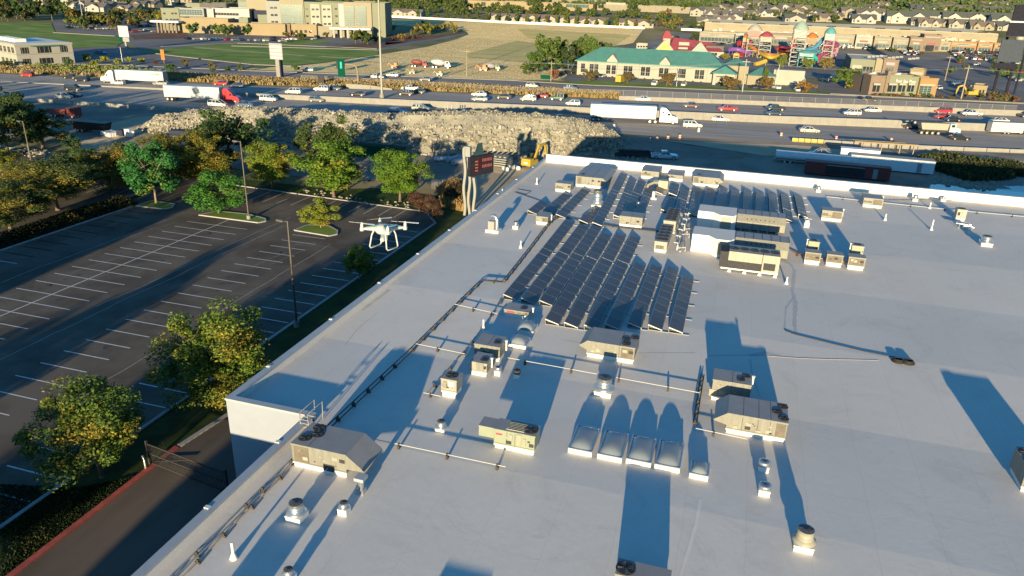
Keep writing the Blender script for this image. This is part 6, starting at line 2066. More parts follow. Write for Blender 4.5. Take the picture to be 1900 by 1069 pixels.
def big_pylon():
    p = gp(1866, 175); t = thing('billboard', 'huge dark billboard tower seen from behind, on two tall slanting-looking poles at the right edge', 'billboard', p)
    H = height_to(p.x, p.y, 12); print('PYLON H', H)
    q = p
    b = MB(); b.cyl(0, 0, -1, H * .98, .55, .5, n=10); b.cyl(-2.2, 9, -1, H * .62, .5, n=10); b.cyl(3.0, .6, -1, H, .4, n=8); b.build('pole', 'matte_dark', t)
    for z0, z1, dx, m_ in ((.80, .97, 0, 'matte_dark'), (.64, .78, -.5, 'matte_dark'), (.36, .60, -1.5, 'matte_grey'), (.28, .345, -2.0, 'matte_dark')):  # panel colours darkened to stand in for their shade
        c = MB(); c.box(-5 + dx, 3.0 + dx, -1.2, -.62, H * z0, H * z1); c.build('panel', m_, t)
    c = MB(); c.box(-5.5, 2.5, -1.25, -.6, H * .785, H * .797); c.build('trim', 'pvc', t)
    c = MB(); c.lathe(-.5, -.9, [(1.3, H * .60), (1.7, H * .62), (1.3, H * .638)], 14); c.build('badge', 'metal_cream', t)
big_pylon()

# ---------------------------------------------------------------- construction ground things behind the building
def site():
    t = car('pickup', 'white work pickup in the shade coupled to a dark trailer', gp(1232, 296), fw_ang(1232, 296), (.42, .50, .58)); t.location.z += .1; t.scale = (1.1,) * 3
    p = gp(1176, 293); t = thing('equipment_trailer', 'dark low trailer loaded with frames behind the white work pickup', 'trailer', p, fw_ang(1176, 293))
    m = MB(); m.box(-4.2, 4.2, -1.2, 1.2, .7, 1.0)
    for k in range(8): m.box(-4.0 + k, -3.9 + k, -1.25, -1.2, .7, 1.9)
    m.box(-4.2, 4.2, -1.25, -1.2, 1.8, 2.0); m.box(-3.5, 3.5, -.8, .8, 1.0, 1.8); m.bar((4.2, 0, .7), (6.2, 0, .7), .15, .15); m.build('bed', 'steel_dark', t)
    for x in (-1.5, -.2):
        for s_ in (1, -1): mkobj('wheel', wheel_mesh(.42), t, (x, s_ * 1.3, .42))
    # long silver tank trailer, white box trailers, red shed
    p = gp(1505, 312); an = math.atan2(gp(1712, 322).y - gp(1445, 303).y, gp(1712, 322).x - gp(1445, 303).x)
    t = thing('tank_trailer', 'long silver-white tank trailer in the shade behind the red shed', 'trailer', gp(1512, 308), RAD(-2))
    m = MB(); m.rings([[(x, 1.1 * math.cos(a), 1.9 + 1.0 * math.sin(a)) for a in [2 * math.pi * i / 14 for i in range(14)]] for x in (-8.6, -8.2, 8.2, 8.4)]); m.build('tank', 'office_grey', t)
    m = MB(); m.box(-8.8, 8, -.6, .6, .6, .95); m.box(-8.9, 6, -1.15, -1.0, .8, 1.05); m.build('chassis', 'metal_grey', t)
    for x in (-6.5, -5.3): 
        for s_ in (1, -1): mkobj('wheel', wheel_mesh(.5, .3), t, (x, s_ * 1.0, .5))
    def boxt(label, px, py, L, Wd, H_, m_, m2, rot=RAD(-2), nm='office_trailer', cat='trailer'):
        t = thing(nm, label, cat, gp(px, py), rot)
        m = MB(); m.box(-L / 2, L / 2, -Wd / 2, Wd / 2, .5, H_); m.box(-L / 2 - .05, L / 2 + .05, -Wd / 2 - .05, Wd / 2 + .05, H_, H_ + .12, mi=1); m.build('body', [m_, m2], t)
        d = MB(); d.box(L * .3, L * .3 + .9, -Wd / 2 - .03, -Wd / 2, .6, 2.6); d.build('door', 'metal_grey', t)
        f = MB(); f.box(-L / 2 + .5, L / 2 - .5, -Wd / 2 + .4, Wd / 2 - .4, 0, .5); f.build('chassis', 'steel_dark', t)
        return t
    boxt('white box trailer standing behind the long silver tank', 1591, 304, 8.0, 2.6, 3.3, 'office_grey', 'office_grey')
    boxt('long grey-white office trailer right of the red shed', 1650, 318, 16.5, 3.0, 3.1, 'office_grey', 'metal_grey')
    t = boxt('dark red container shed with open middle, just behind the parapet', 1568, 330, 16.5, 2.6, 2.9, 'dark_red', 'dark_red', nm='container_shed', cat='container')
    m = MB(); m.box(-4.0, 3.2, -1.8, -1.32, 2.55, 2.68); m.build('awning', 'metal_grey', t)
    m = MB(); m.box(-4.2, 3.4, -1.34, -1.31, .7, 2.4); m.build('opening', 'black', t)
    # scaffold frame trailer
    t = thing('lumber_frame', 'long wooden beams standing on trestles near the concrete barriers', 'beams', gp(1640, 288), RAD(6))
    m = MB(); m.box(-7, 7, -.3, .3, 2.6, 2.9); m.box(-7, 5, 2.6, 2.9, 2.4, 2.7); m.build('beam', 'sand_wall', t)
    for x in (-5, -1, 3, 6): q = MB(); q.box(x, x + .2, -.2, .2, 0, 2.6); q.build('leg', 'timber', t); q = MB(); q.box(x, x + .2, 2.5, 2.9, 0, 2.4); q.build('leg', 'timber', t)
    # left: dark red truck, black trailer, pipes
    t = thing('flatbed_truck', 'dark red flatbed truck parked in the deep shade at left', 'truck', gp(121, 218), RAD(4))
    m = MB(); m.box(-4.2, 1.4, -1.2, 1.2, 1.0, 2.2); m.build('bed', 'dark_red', t); m = MB(); m.box(1.8, 4.2, -1.2, 1.2, .7, 2.7); m.build('cab', 'dark_red', t)
    m = MB(); m.box(2.6, 3.9, -1.22, 1.22, 1.8, 2.5); m.build('window', 'glass', t)
    for x in (-3, -1.8, 3.2):
        for s_ in (1, -1): mkobj('wheel', wheel_mesh(.5, .3), t, (x, s_ * 1.05, .5))
    t = thing('dump_trailer', 'long black tub trailer in the shade beside the stacked boards', 'trailer', gp(172, 246), RAD(2))
    m = MB(); m.hexa([(-4.2, -1.1, .9), (4.2, -1.1, .9), (4.2, 1.1, .9), (-4.2, 1.1, .9)], [(-4.8, -1.3, 2.6), (4.8, -1.3, 2.6), (4.8, 1.3, 2.6), (-4.8, 1.3, 2.6)]); m.build('tub', 'black', t)
    for x in (-3, -1.8): 
        for s_ in (1, -1): mkobj('wheel', wheel_mesh(.5, .3), t, (x, s_ * 1.05, .5))
    t = thing('board_stack', 'stack of long pale boards right of the black trailer', 'boards', gp(206, 252), RAD(-20))
    m = MB()
    for k in range(5): m.box(-2.2, 2.2, -1.3 + k * .55, -.9 + k * .55, .1, 1.0)
    m.build('board', 'pvc', t)
    t = thing('crushed_machine', 'jumble of white and dark machine parts right of the stacked boards', 'machine', gp(232, 254), 0)
    m = MB(); m.box(-1.5, .2, -.8, .8, .3, 1.6); m.box(.6, 2.0, -.6, .8, .2, 1.9, mi=1); m.tube([(-2, 0, .5), (2.5, .4, 1.2)], .25, 8, mi=1); m.build('body', ['navy', 'pvc'], t)
    t = thing('steel_plate_stack', 'dark flat load between the golden trees and the rubble', 'flatbed', gp(342, 258), RAD(10))
    m = MB(); m.box(-4, 4, -1.3, 1.3, .8, 1.1); m.box(-3, 2.5, -.9, .9, 1.1, 2.0); m.build('bed', 'navy', t)
    t = thing('green_container', 'dark teal container in the shade right of the second dark tree', 'container', gp(700, 292), RAD(3))
    m = MB(); m.box(-6, 6, -1.2, 1.2, .1, 2.6); m.build('body', 'green_sign', t)
    r2 = random.Random(4)
    for k, (x, y) in enumerate(((862, 297), (875, 302), (840, 300), (820, 300), (893, 306), (850, 305))):
        q = gp(x, y); t = thing('pipe_stack', 'white bagged bundle lying in the yard left of the sign tower', 'bundle', q, r2.uniform(0, 3), 'bundles in the yard')
        m = MB(); m.rings([[(x_, .6 * math.cos(a), .6 + .6 * math.sin(a)) for a in [2 * math.pi * i / 8 for i in range(8)]] for x_ in (-1.6, -1.3, 1.3, 1.6)]); m.build('bundle', 'coping', t)
    t = thing('sheet_stack', 'stack of wavy pale sheets and beams between the sign and the excavator', 'sheet stack', gp(913, 306), RAD(-6))
    m = MB()
    for k in range(4): m.box(-4.2, 4.2, -1.4, 1.4, .2 + k * .45, .4 + k * .45)
    for k in range(8): m.box(-4.2 + k * 1.05, -3.7 + k * 1.05, -1.3, 1.3, 2.0, 2.25)
    m.build('sheet', 'wall_cream', t)
    for k, (x, y) in enumerate(((944, 315), (958, 316), (938, 318))):
        t = thing('pipe_ring', 'short white pipe section lying in front of the excavator', 'pipe', gp(x, y), r2.uniform(0, 3), 'pipe sections by the excavator')
        m = MB(); m.tube([(-.8, 0, .5), (.8, 0, .5)], .5, 10); m.build('pipe', 'pvc', t)
site()

def person(label, px, py, shirt, rot, group=None):
    p = gp(px, py); t = thing('person', label, 'person', p, rot); t.scale = (1.08,) * 3
    me = bpy.data.meshes.new('body')
    V = [(0, 0, .95), (0, 0, 1.2), (0, .02, 1.42), (0, .01, 1.54), (0, 0, 1.66), (.10, 0, .9), (.11, .03, .5), (.12, -.02, .08), (.12, .12, .04), (-.10, 0, .9), (-.11, .0, .5), (-.12, -.04, .08), (-.12, .10, .04),
         (.19, 0, 1.42), (.25, .02, 1.15), (.24, .16, .95), (.24, .2, .88), (-.19, 0, 1.42), (-.26, .02, 1.15), (-.22, .18, 1.0), (-.22, .24, .95)]
    E_ = [(0, 1), (1, 2), (2, 3), (3, 4), (0, 5), (5, 6), (6, 7), (7, 8), (0, 9), (9, 10), (10, 11), (11, 12), (2, 13), (13, 14), (14, 15), (15, 16), (2, 17), (17, 18), (18, 19), (19, 20)]
    R_ = [.15, .15, .16, .06, .10, .10, .075, .05, .045, .10, .075, .05, .045, .075, .05, .04, .035, .075, .05, .04, .035]
    me.from_pydata(V, E_, []); o = mkobj('body', me, t)
    md = o.modifiers.new('skin', 'SKIN'); 
    if not me.skin_vertices: 
        bm = bmesh.new(); bm.from_mesh(me); bm.verts.layers.skin.verify(); bm.to_mesh(me); bm.free()
    for i, sv in enumerate(me.skin_vertices[0].data): sv.radius = (R_[i], R_[i] * .8); sv.use_root = (i == 0)
    s = o.modifiers.new('sub', 'SUBSURF'); s.levels = 1; s.render_levels = 1
    me.materials.append(M['navy'])
    v = MB(); v.lathe(0, 0, [(.19, .95), (.20, 1.2), (.22, 1.40), (.10, 1.50)], 12); v.build('vest', shirt, t)
    h = MB(); h.lathe(0, 0, [(.15, 1.66), (.14, 1.74), (.08, 1.80), (.01, 1.82)], 12); h.build('hard_hat', 'lamp', t)
person('worker in a yellow-green vest standing at the left end of the dark trailer', 1142, 291, 'hivis', 1.0)
person('worker in an orange vest standing between the trailer and the white pickup', 1205, 295, 'orange', -1.0)
# ================================================================ far buildings
mat('pink_pale', (0.32, 0.20, 0.25), 0.6, var=.05)
class Facade:
    """a building measured on its front line (left foot, right foot in the photo)"""
    def __init__(s, name, label, a, b, cat='building', lift=0.0):
        s.a, s.b = gp(*a), gp(*b)
        s.pa, s.pb = a, b
        d = s.b - s.a; s.L = math.hypot(d.x, d.y); s.an = math.atan2(d.y, d.x)
        s.dx = Vector((math.cos(s.an), math.sin(s.an), 0)); s.dy = Vector((-s.dx.y, s.dx.x, 0))
        s.z0 = min(s.a.z, s.b.z) + lift
        s.t = thing(name, label, cat, (s.a.x, s.a.y, s.z0), s.an)
    def U(s, px, yoff=0):
        """length along the front where column px cuts the plane yoff behind the front"""
        py = s.pa[1] + (s.pb[1] - s.pa[1]) * (px - s.pa[0]) / (s.pb[0] - s.pa[0])
        v = ray(px, py - 3); o = s.a + s.dy * yoff
        # solve (C0 + v t - o).dy = 0 in plan
        n = s.dy
        t = (o.x * n.x + o.y * n.y) / (v.x * n.x + v.y * n.y)
        p = Vector((v.x * t, v.y * t, 0))
        return (p.x - s.a.x) * s.dx.x + (p.y - s.a.y) * s.dx.y
    def Z(s, px, py, yoff=0):
        u = s.U(px, yoff); p = s.a + s.dx * u + s.dy * yoff
        return height_to(p.x, p.y, py) - s.z0
    def block(s, x0, x1, top, depth, wall, roof='flat_roof', yoff=0, base=None, part='wall', par=0.5, z1=None):
        u0, u1 = s.U(x0, yoff), s.U(x1, yoff)
        z1 = z1 or max(s.Z(x0, top, yoff), s.Z((x0 + x1) / 2, top + (s.pb[1] - s.pa[1]) * ((x1 - x0) / 2) / (s.pb[0] - s.pa[0]), yoff))
        zb = -6 if base is None else s.Z(x0, base, yoff)
        m = MB(); m.box(u0, u1, yoff, yoff + depth, zb, z1); m.build(part, wall, s.t)
        if roof:
            r = MB(); r.box(u0 + .4, u1 - .4, yoff + .4, yoff + depth - .4, z1 + .004, z1 + .05)
            for q in ((u0 - .1, u1 + .1, yoff - .1, yoff + .35), (u0 - .1, u1 + .1, yoff + depth - .35, yoff + depth + .1)): r.box(*q, z1 + .002, z1 + par, mi=1)
            for q in ((u0 - .1, u0 + .35), (u1 - .35, u1 + .1)): r.box(q[0], q[1], yoff + .35, yoff + depth - .35, z1 + .002, z1 + par, mi=1)
            r.build('roof', [roof, wall], s.t)
        return u0, u1, z1
    def rect(s, x0, x1, y0, y1, m, yoff=0, part='window', th=.12, bars=0, rows=0, mb=None, mf='wall_cream'):
        u0, u1 = s.U(x0, yoff), s.U(x1, yoff); xm = (x0 + x1) / 2
        za, zb = s.Z(xm, y1, yoff), s.Z(xm, y0, yoff)
        q = MB(); q.box(u0, u1, yoff - th, yoff - .01, za, zb, mi=0)
        for k in range(1, bars): q.box(u0 + (u1 - u0) * k / bars - .08, u0 + (u1 - u0) * k / bars + .08, yoff - th - .05, yoff - th, za, zb, mi=1)
        for k in range(1, rows): q.box(u0, u1, yoff - th - .09, yoff - th - .055, za + (zb - za) * k / rows - .14 * (zb - za) / rows / 2, za + (zb - za) * k / rows + .14 * (zb - za) / rows / 2, mi=1)
        return q.build(part, [m, mf], s.t)

# ---- hotel ----
def hotel():
    f = Facade('hotel_building', 'long two storey cream hotel with a teal hipped roof across the frontage road', (1070, 138.5), (1338, 154.5))
    D = 17
    zt = f.Z(1072, 112); print('HOTEL L %.1f H %.1f' % (f.L, zt))
    m = MB(); m.box(0, f.L, 0, D, -3, zt); m.build('wall', 'siding', f.t)
    r = MB(); e = 1.0; rz_ = zt + 5.4
    A = [(-e, -e, zt), (f.L + e, -e, zt), (f.L + e, D + e, zt), (-e, D + e, zt)]
    Rg = [(8.5, D / 2, rz_), (f.L - 6, D / 2, rz_)]
    r.add(A + Rg, [(0, 1, 5, 4), (1, 2, 5), (2, 3, 4, 5), (3, 0, 4), (0, 3, 2, 1)])
    r.build('roof', 'teal_roof', f.t)
    g = MB(); g.box(-e, f.L + e, -e - .05, -e, zt - .25, zt + .05); g.build('gutter', 'teal_roof', f.t)
    for c in (1134, 1231):
        u0, u1 = f.U(c - 9.5, -.8), f.U(c + 9.5, -.8); um = (u0 + u1) / 2
        q = MB(); q.hexa([(u0, -.8, -3), (u1, -.8, -3), (u1, -.8, zt + .8), (um, -.8, zt + 3.2), (u0, -.8, zt + .8)], [(u0, 6, -3), (u1, 6, -3), (u1, 6, zt + .8), (um, 6, zt + 3.2), (u0, 6, zt + .8)]); q.build('gable', 'siding', f.t)
        q = MB(); q.quad((u0 - .4, -1.1, zt + .6), (um, -1.1, zt + 3.4), (um, 7, zt + 3.4), (u0 - .4, 7, zt + .6)); q.quad((um, -1.1, zt + 3.4), (u1 + .4, -1.1, zt + .6), (u1 + .4, 7, zt + .6), (um, 7, zt + 3.4)); q.build('gable_roof', 'siding', f.t)
    wi = MB(); wi.box(-.85, .85, -.06, 0, 0, 2.0, mi=0); wi.box(-1.0, 1.0, -.1, -.061, -.15, 0, mi=1); wi.box(-.03, .03, -.08, -.061, 0, 2, mi=1)
    me = wi.mesh('window', ['glass', 'wall_cream'])
    for xs, yo in (((1081,), 0), ((1097, 1105.5), 0), ((1128, 1138), -.8), ((1160, 1168.5), 0), ((1192, 1201), 0), ((1225.5, 1235), -.8), ((1259, 1267), 0), ((1292, 1301), 0)):
        for x in xs:
            for z in (1.2, zt - 3.2):
                mkobj('window', me, f.t, (f.U(x, yo), yo, z))
    # porch and lobby
    u0, u1 = f.U(1322, -9), f.U(1362, -9); um = (u0 + u1) / 2
    p = MB()
    for a in (u0, u1 - 1.2):
        for b in (-9, -2): p.box(a, a + 1.2, b, b + 1, -3, 3.6)
    p.box(u0, u1, -9, 0, 3.6, 4.6); p.build('porch', 'siding', f.t)
    q = MB(); q.add([(u0 - 1, -10, 4.6), (u1 + 1, -10, 4.6), (u1 + 1, 1, 4.6), (u0 - 1, 1, 4.6), (um, -7, 7.4), (um, 1, 7.4)], [(0, 1, 4), (1, 2, 5, 4), (2, 3, 5), (3, 0, 4, 5), (0, 3, 2, 1)]); q.build('porch_roof', 'teal_roof', f.t)
    q = MB(); q.box(f.L + .02, f.L + 10, 2, 15, -3, zt + 1.2); q.box(f.L + 10.02, f.L + 20, -1, 12, -3, zt - 2); q.build('lobby', 'tan_wall', f.t)
    q = MB(); 
    q.add([(f.L - .5, 1, zt + 1.2), (f.L + 10.5, 1, zt + 1.2), (f.L + 10.5, 16, zt + 1.2), (f.L - .5, 16, zt + 1.2), (f.L + 5, 8, zt + 3.8)], [(0, 1, 4), (1, 2, 4), (2, 3, 4), (3, 0, 4)])
    q.add([(f.L + 9.5, -2, zt - 2), (f.L + 21, -2, zt - 2), (f.L + 21, 13, zt - 2), (f.L + 9.5, 13, zt - 2), (f.L + 15, 5, zt + 1)], [(0, 1, 4), (1, 2, 4), (2, 3, 4), (3, 0, 4)]); q.build('lobby_roof', 'teal_roof', f.t)
    q = MB(); q.box(f.L + 20.02, f.L + 32, 6, 12, -3, 6); q.build('annex', 'siding', f.t)
    q = MB()
    for u in (.13, .28, .44, .58, .72, .9): q.cyl(f.L * u, -.15, 0, zt, .07, n=6)
    q.build('downpipe', 'wall_cream', f.t)
hotel()

# ---- office block, left edge ----
def office():
    f = Facade('office_building', 'two storey cream office block cut by the left edge, dark framed windows', (-24, 111), (35, 123))
    zt = f.Z(33, 82); print('OFFICE', f.L, zt)
    D = 21
    m = MB(); m.box(0, f.L, 0, D, -2, zt - .7); m.box(-.2, f.L + .2, -.2, D + .2, zt - .7, zt, mi=0); m.box(-.12, f.L + .12, -.12, D + .12, zt * .5, zt * .5 + .35, mi=1); m.build('wall', ['siding', 'wall_cream'], f.t)
    r = MB(); r.box(.5, f.L - .5, .5, D - .5, zt, zt + .05)
    for k in range(5): r.box(3 + k * 4.2, 6 + k * 4.2, 4, 8, zt + .05, zt + 1.3)
    r.build('roof', 'pvc', f.t)
    def win(u, z, w, h, side):
        q = MB()
        if side: 
            q.box(f.L + .01, f.L + .08, u - w / 2, u + w / 2, z, z + h, mi=0)
            for k in (-1, 0, 1): q.box(f.L + .081, f.L + .12, u + k * w / 3 - .06, u + k * w / 3 + .06, z, z + h, mi=1)
        else:
            q.box(u - w / 2, u + w / 2, -.08, -.01, z, z + h, mi=0)
            for k in (-1, 1): q.box(u + k * w / 5 - .06, u + k * w / 5 + .06, -.12, -.081, z, z + h, mi=1)
            q.box(u - w / 2, u + w / 2, -.12, -.081, z + h * .6, z + h * .65, mi=1)
        q.build('window', ['glass', 'siding_tan'], f.t)
    for u in (f.L - 2.7, f.L - 6.4, f.L - 10.5, f.L - 14.5):
        win(u, zt * .58, 2.3, zt * .26, 0); win(u, .6, 2.3, zt * .22, 0)
    for u, w in ((3.2, 2.8), (10.3, 5.0), (17.6, 2.8)):
        win(u, zt * .56, w, zt * .28, 1); win(u, .5, w, zt * .26, 1)
    a = MB(); a.box(f.L + .2, f.L + 1.4, 5, 16, zt * .88, zt * .91); a.build('awning', 'teal_roof', f.t)
office()

# ---- hospital ----
def hospital():
    f = Facade('hospital_building', 'large four storey hospital of white, tan and green walls with big glass grids', (303, 56.5), (717, 70))
    B = f.block
    B(303, 336, 16, 22, 'green_wall'); B(336, 382, 16, 22, 'wall_cream', yoff=.6)
    B(382, 400, 17, 26, 'metal_grey', yoff=4); B(398, 466, 16, 24, 'metal_grey', yoff=6)
    B(352, 425, 6.5, 30, 'green_wall', yoff=26); B(376, 424, 6.5, 22, 'shingle', yoff=25.5)
    B(447, 470, 1, 30, 'green_wall', yoff=30); B(462, 500, -6, 36, 'tan_wall', yoff=16); B(470, 500, 20, 8, 'navy', yoff=12)
    B(481, 502, 28.5, 14, 'green_wall', yoff=3)
    B(337, 425, 34, 14, 'sand_wall', yoff=-14); B(425, 530, 43.5, 16, 'sand_wall', yoff=-16); B(445, 462, 34, 8, 'green_wall', yoff=-4)
    B(498, 523, 3, 34, 'wall_cream'); B(523, 567, -1, 36, 'tan_wall', yoff=-.8); B(566, 579, 4.5, 34, 'green_wall'); 
    B(579, 596.5, 7.5, 30, 'siding', yoff=-.6, roof=None); B(579, 640, 5, 34, 'green_wall', yoff=.1); B(600, 618, 9, 30, 'siding', yoff=-.6, roof=None)
    B(631, 641, 7, 20, 'metal_grey', yoff=-.5, roof=None); B(640, 691, 5, 36, 'tan_wall', yoff=-1.2); B(691, 716, 6.5, 33, 'green_wall', yoff=0)
    B(530, 588, 45.5, 14, 'sand_wall', yoff=-12); B(522, 539, 46, 15, 'brick', yoff=-13.5); B(588, 690, 49.5, 12, 'siding_tan', yoff=-10)
    R_ = f.rect
    for x in (309, 324, 330): R_(x - 2, x + 2, 23.5, 26.5, 'glass', th=.2)
    for x in (312, 320, 326, 332): R_(x - 2, x + 2, 35, 38, 'glass', th=.2)
    R_(336.5, 379, 18, 27.5, 'glass_blue', .6, bars=9, rows=3, th=.3); R_(337, 381, 30, 38.5, 'glass_green', .6, bars=9, rows=3, th=.3)
    R_(402, 446, 24, 28.5, 'glass', 6, bars=8); R_(448, 462, 4, 12, 'glass_green', 30, bars=3, rows=2)
    for x in (508, 515):
        for k, y in enumerate((14.5, 28, 41)): R_(x - 2.6, x + 2.6, y - 1.8, y + 1.8, 'glass', 0, th=.25)
    R_(524.5, 565, 8.5, 44.5, 'glass_green', -.8, bars=8, rows=11, th=.4)
    for x in (572.5, 626, ):
        for y in (16.5, 30, 43.5): R_(x - 2, x + 2, y - 1.5, y + 1.5, 'glass', 0, th=.25)
    for x in (584, 591.5, 604.5, 612.5):
        for y in (17.5, 31, 44.5): R_(x - 2.4, x + 2.4, y - 1.7, y + 1.7, 'glass', -.6, th=.25)
    R_(642, 659.5, 11, 47.5, 'glass_green', -1.2, bars=4, rows=10, th=.4); R_(662, 681.5, 11.5, 48, 'glass_green', -1.2, bars=4, rows=10, th=.4)
    for k in range(9): R_(505 + k * 8.6, 509.5 + k * 8.6, 56, 61, 'glass', -12, th=.2)
    for k in range(10): R_(345 + k * 10, 350 + k * 10, 48.5, 53, 'glass_blue', -14, th=.2)
    # entry canopies
    u0, u1 = f.U(285, -18), f.U(337, -18); z = f.Z(300, 41, -18)
    q = MB(); q.box(u0, u1, -22, -8, z, z + 1.0); q.build('canopy', 'pvc', f.t)
    q = MB()
    for k in range(6): q.box(u0 + 3 + k * (u1 - u0 - 4) / 6, u0 + 4 + k * (u1 - u0 - 4) / 6, -20, -19, -3, z)
    q.build('column', 'brick', f.t)
    u0, u1 = f.U(612, -18), f.U(688, -18); z = f.Z(640, 55, -18)
    q = MB(); q.box(u0, u1, -18, -9, z, z + 1.0)
    q.build('canopy', 'pvc', f.t)
    q = MB()
    for k in range(5): q.box(u0 + 2 + k * (u1 - u0 - 4) / 5, u0 + 3.2 + k * (u1 - u0 - 4) / 5, -17.5, -16.4, -3, z)
    q.build('column', 'siding', f.t)
hospital()

# ---- strip of stores ----
def mall():
    f = Facade('store_strip', 'long strip of tan and orange stores with a huge sand coloured roof', (1297, 77), (1866, 99))
    B, R_ = f.block, f.rect
    u0, u1 = f.U(1300), f.U(1868, 3); zr = f.Z(1500, 66, 3) - .6; zq = f.Z(1500, 49.5, 30)
    q = MB(); q.box(u0, u1, 3, 30, -6, zr, mi=0); q.box(u0, u1, 30.02, 120, -6, zq, mi=0); q.build('wall', 'tan_wall', f.t)
    q = MB(); q.box(u0 + .3, u1 - .3, 3.3, 29.9, zr + .01, zr + .1); q.box(u0 + .3, u1 - .3, 30.4, 119.6, zq + .01, zq + .1); q.build('roof', 'tan_roof', f.t)
    q = MB()
    for k in range(13):
        u = u0 + (u1 - u0) * (.04 + .077 * k); q.box(u, u + 7, 29.9, 30.01, zq - 2.2, zq - .9)
    q.build('vent_band', 'siding_tan', f.t)
    print('MALL z', zr)
    segs = [(1297, 1368, 61, 'siding_tan'), (1372, 1424, 66, 'siding_tan'), (1426, 1470, 63, 'brick'), (1474, 1543, 66, 'tan_wall'), (1543, 1583, 64.5, 'siding_tan'), (1586, 1616, 66, 'siding'), (1620, 1652, 69, 'siding_tan'), (1655, 1686, 71, 'siding_tan'),
            (1686, 1710, 70, 'brick'), (1710, 1743, 65, 'brick'), (1743, 1762, 78, 'tan_wall'), (1762, 1810, 78, 'orange_wall'), (1812, 1840, 80, 'orange_wall'), (1842, 1868, 82, 'orange_wall')]
    for i, (a, b, t_, w_) in enumerate(segs):
        B(a, b, t_, 8 if w_ != 'brick' else 14, w_, 'flat_roof', yoff=-1 - (i % 3) * .5 - (3 if w_ == 'brick' else 0))
        yo = -1 - (i % 3) * .5 - (3 if w_ == 'brick' else 0)
        base = f.pa[1] + (f.pb[1] - f.pa[1]) * ((a + b) / 2 - 1297) / 569
        R_(a + 2, b - 2, t_ + 3, t_ + 5.5, 'wall_cream', yo, part='trim')
        R_(a + 3, b - 3, base - 8, base - 1.5, 'glass_blue', yo, bars=max(2, int((b - a) / 7)), mf='siding')
        R_(a + (b - a) * .25, b - (b - a) * .25, base - 13.5, base - 10.5, ('siding', 'red_roof', 'siding', 'wall_cream')[i % 4], yo, part='sign_panel')
    R_(1718, 1732, 84, 95, 'glass', -5, part='entrance')
    h = MB()
    for k in range(12):
        u = f.L * (.03 + k * .083); h.box(u, u + 6, 31, 33, zq + .1, zq + .9)
    h.build('roof_hatch', 'steel_dark', f.t)
    r2 = random.Random(3)
    for k in range(40):
        h = MB()
        u = r2.uniform(.02, .97) * f.L; v = r2.uniform(12, 26); s_ = r2.uniform(1, 3); h.box(u, u + s_ * 1.5, v, v + s_, zr, zr + .6 + r2.uniform(.6, 1.6)); h.build('roof_unit', 'metal_cream', f.t)
mall()

def simple(name, label, a, b, top, depth, wall, roof='flat_roof', rects=(), cat='building', yoff=0):
    f = Facade(name, label, a, b, cat)
    f.block(a[0], b[0], top, depth, wall, roof)
    for r_ in rects: f.rect(*r_[:4], r_[4], 0, r_[5] if len(r_) > 5 else 'window', bars=r_[6] if len(r_) > 6 else 0)
    return f
# colourful water park hall
def park_hall():
    f = Facade('park_hall', 'colourful red-roofed water park hall with yellow and mint gables behind the hotel', (1214, 103), (1342, 108))
    zt = f.Z(1260, 94); D = 22
    m = MB(); m.box(0, f.L, 0, D, -3, zt); m.build('wall', 'siding', f.t)
    r = MB(); r.hexa([(8, 0, zt), (f.L, 0, zt), (f.L, D, zt), (8, D, zt)], [(11, D * .5, zt + 6.5), (f.L - 4, D * .5, zt + 4), (f.L - 4, D * .5 + .2, zt + 4), (11, D * .5 + .2, zt + 6.5)]); r.build('roof', 'red_roof', f.t)
    r = MB(); u0, u1 = f.U(1310), f.U(1343); r.box(u0, u1, 5, D + 6, zt, zt + 3); r.build('flat_roof', 'shingle', f.t)
    for c, w_, h_, m_, m2 in ((1232, 15, 5.2, 'yellow', 'siding'), (1297, 13, 4.6, 'aqua_pale', 'siding')):
        u0, u1 = f.U(c - w_, -2), f.U(c + w_, -2); um = (u0 + u1) / 2
        q = MB(); q.hexa([(u0, -2, -3), (u1, -2, -3), (u1, -2, zt), (um, -2, zt + h_), (u0, -2, zt)], [(u0, 8, -3), (u1, 8, -3), (u1, 8, zt), (um, 8, zt + h_), (u0, 8, zt)]); q.build('gable', m_, f.t)
        q = MB(); q.bar((u0 - .5, -2.3, zt - .2), (um, -2.3, zt + h_ + .3), .5, .7); q.bar((um, -2.3, zt + h_ + .3), (u1 + .5, -2.3, zt - .2), .5, .7); q.build('gable_trim', m2, f.t)
    q = MB(); u0, u1 = f.U(1228, 12), f.U(1241, 12); q.box(u0, u1, 12, 18, zt, f.Z(1234, 71, 12)); q.build('tower', 'siding', f.t)
    q = MB(); zz = f.Z(1234, 71, 12); q.hexa([(u0 - 1, 11, zz), (u1 + 1, 11, zz), (u1 + 1, 19, zz), (u0 - 1, 19, zz)], [(u0 + 1, 14, zz + 4), (u1 - 1, 14, zz + 4), (u1 - 1, 16, zz + 4), (u0 + 1, 16, zz + 4)]); q.build('tower_roof', 'red_roof', f.t)
    for x0, x1, y0, y1 in ((1257, 1276, 78, 84), (1257, 1274, 87.5, 91)):
        f.rect(x0, x1, y0, y1, 'siding', 5 if y0 < 80 else 2, part='dormer', th=2)
    for k in range(5): f.rect(1252 + k * 7, 1256 + k * 7, 96.5, 98.5, 'glass', 0, th=.15)
    f.rect(1314, 1330, 98, 103, 'glass', 0, bars=3)
mat('aqua_pale', (0.21, 0.28, 0.25), 0.8, var=.05)
park_hall()

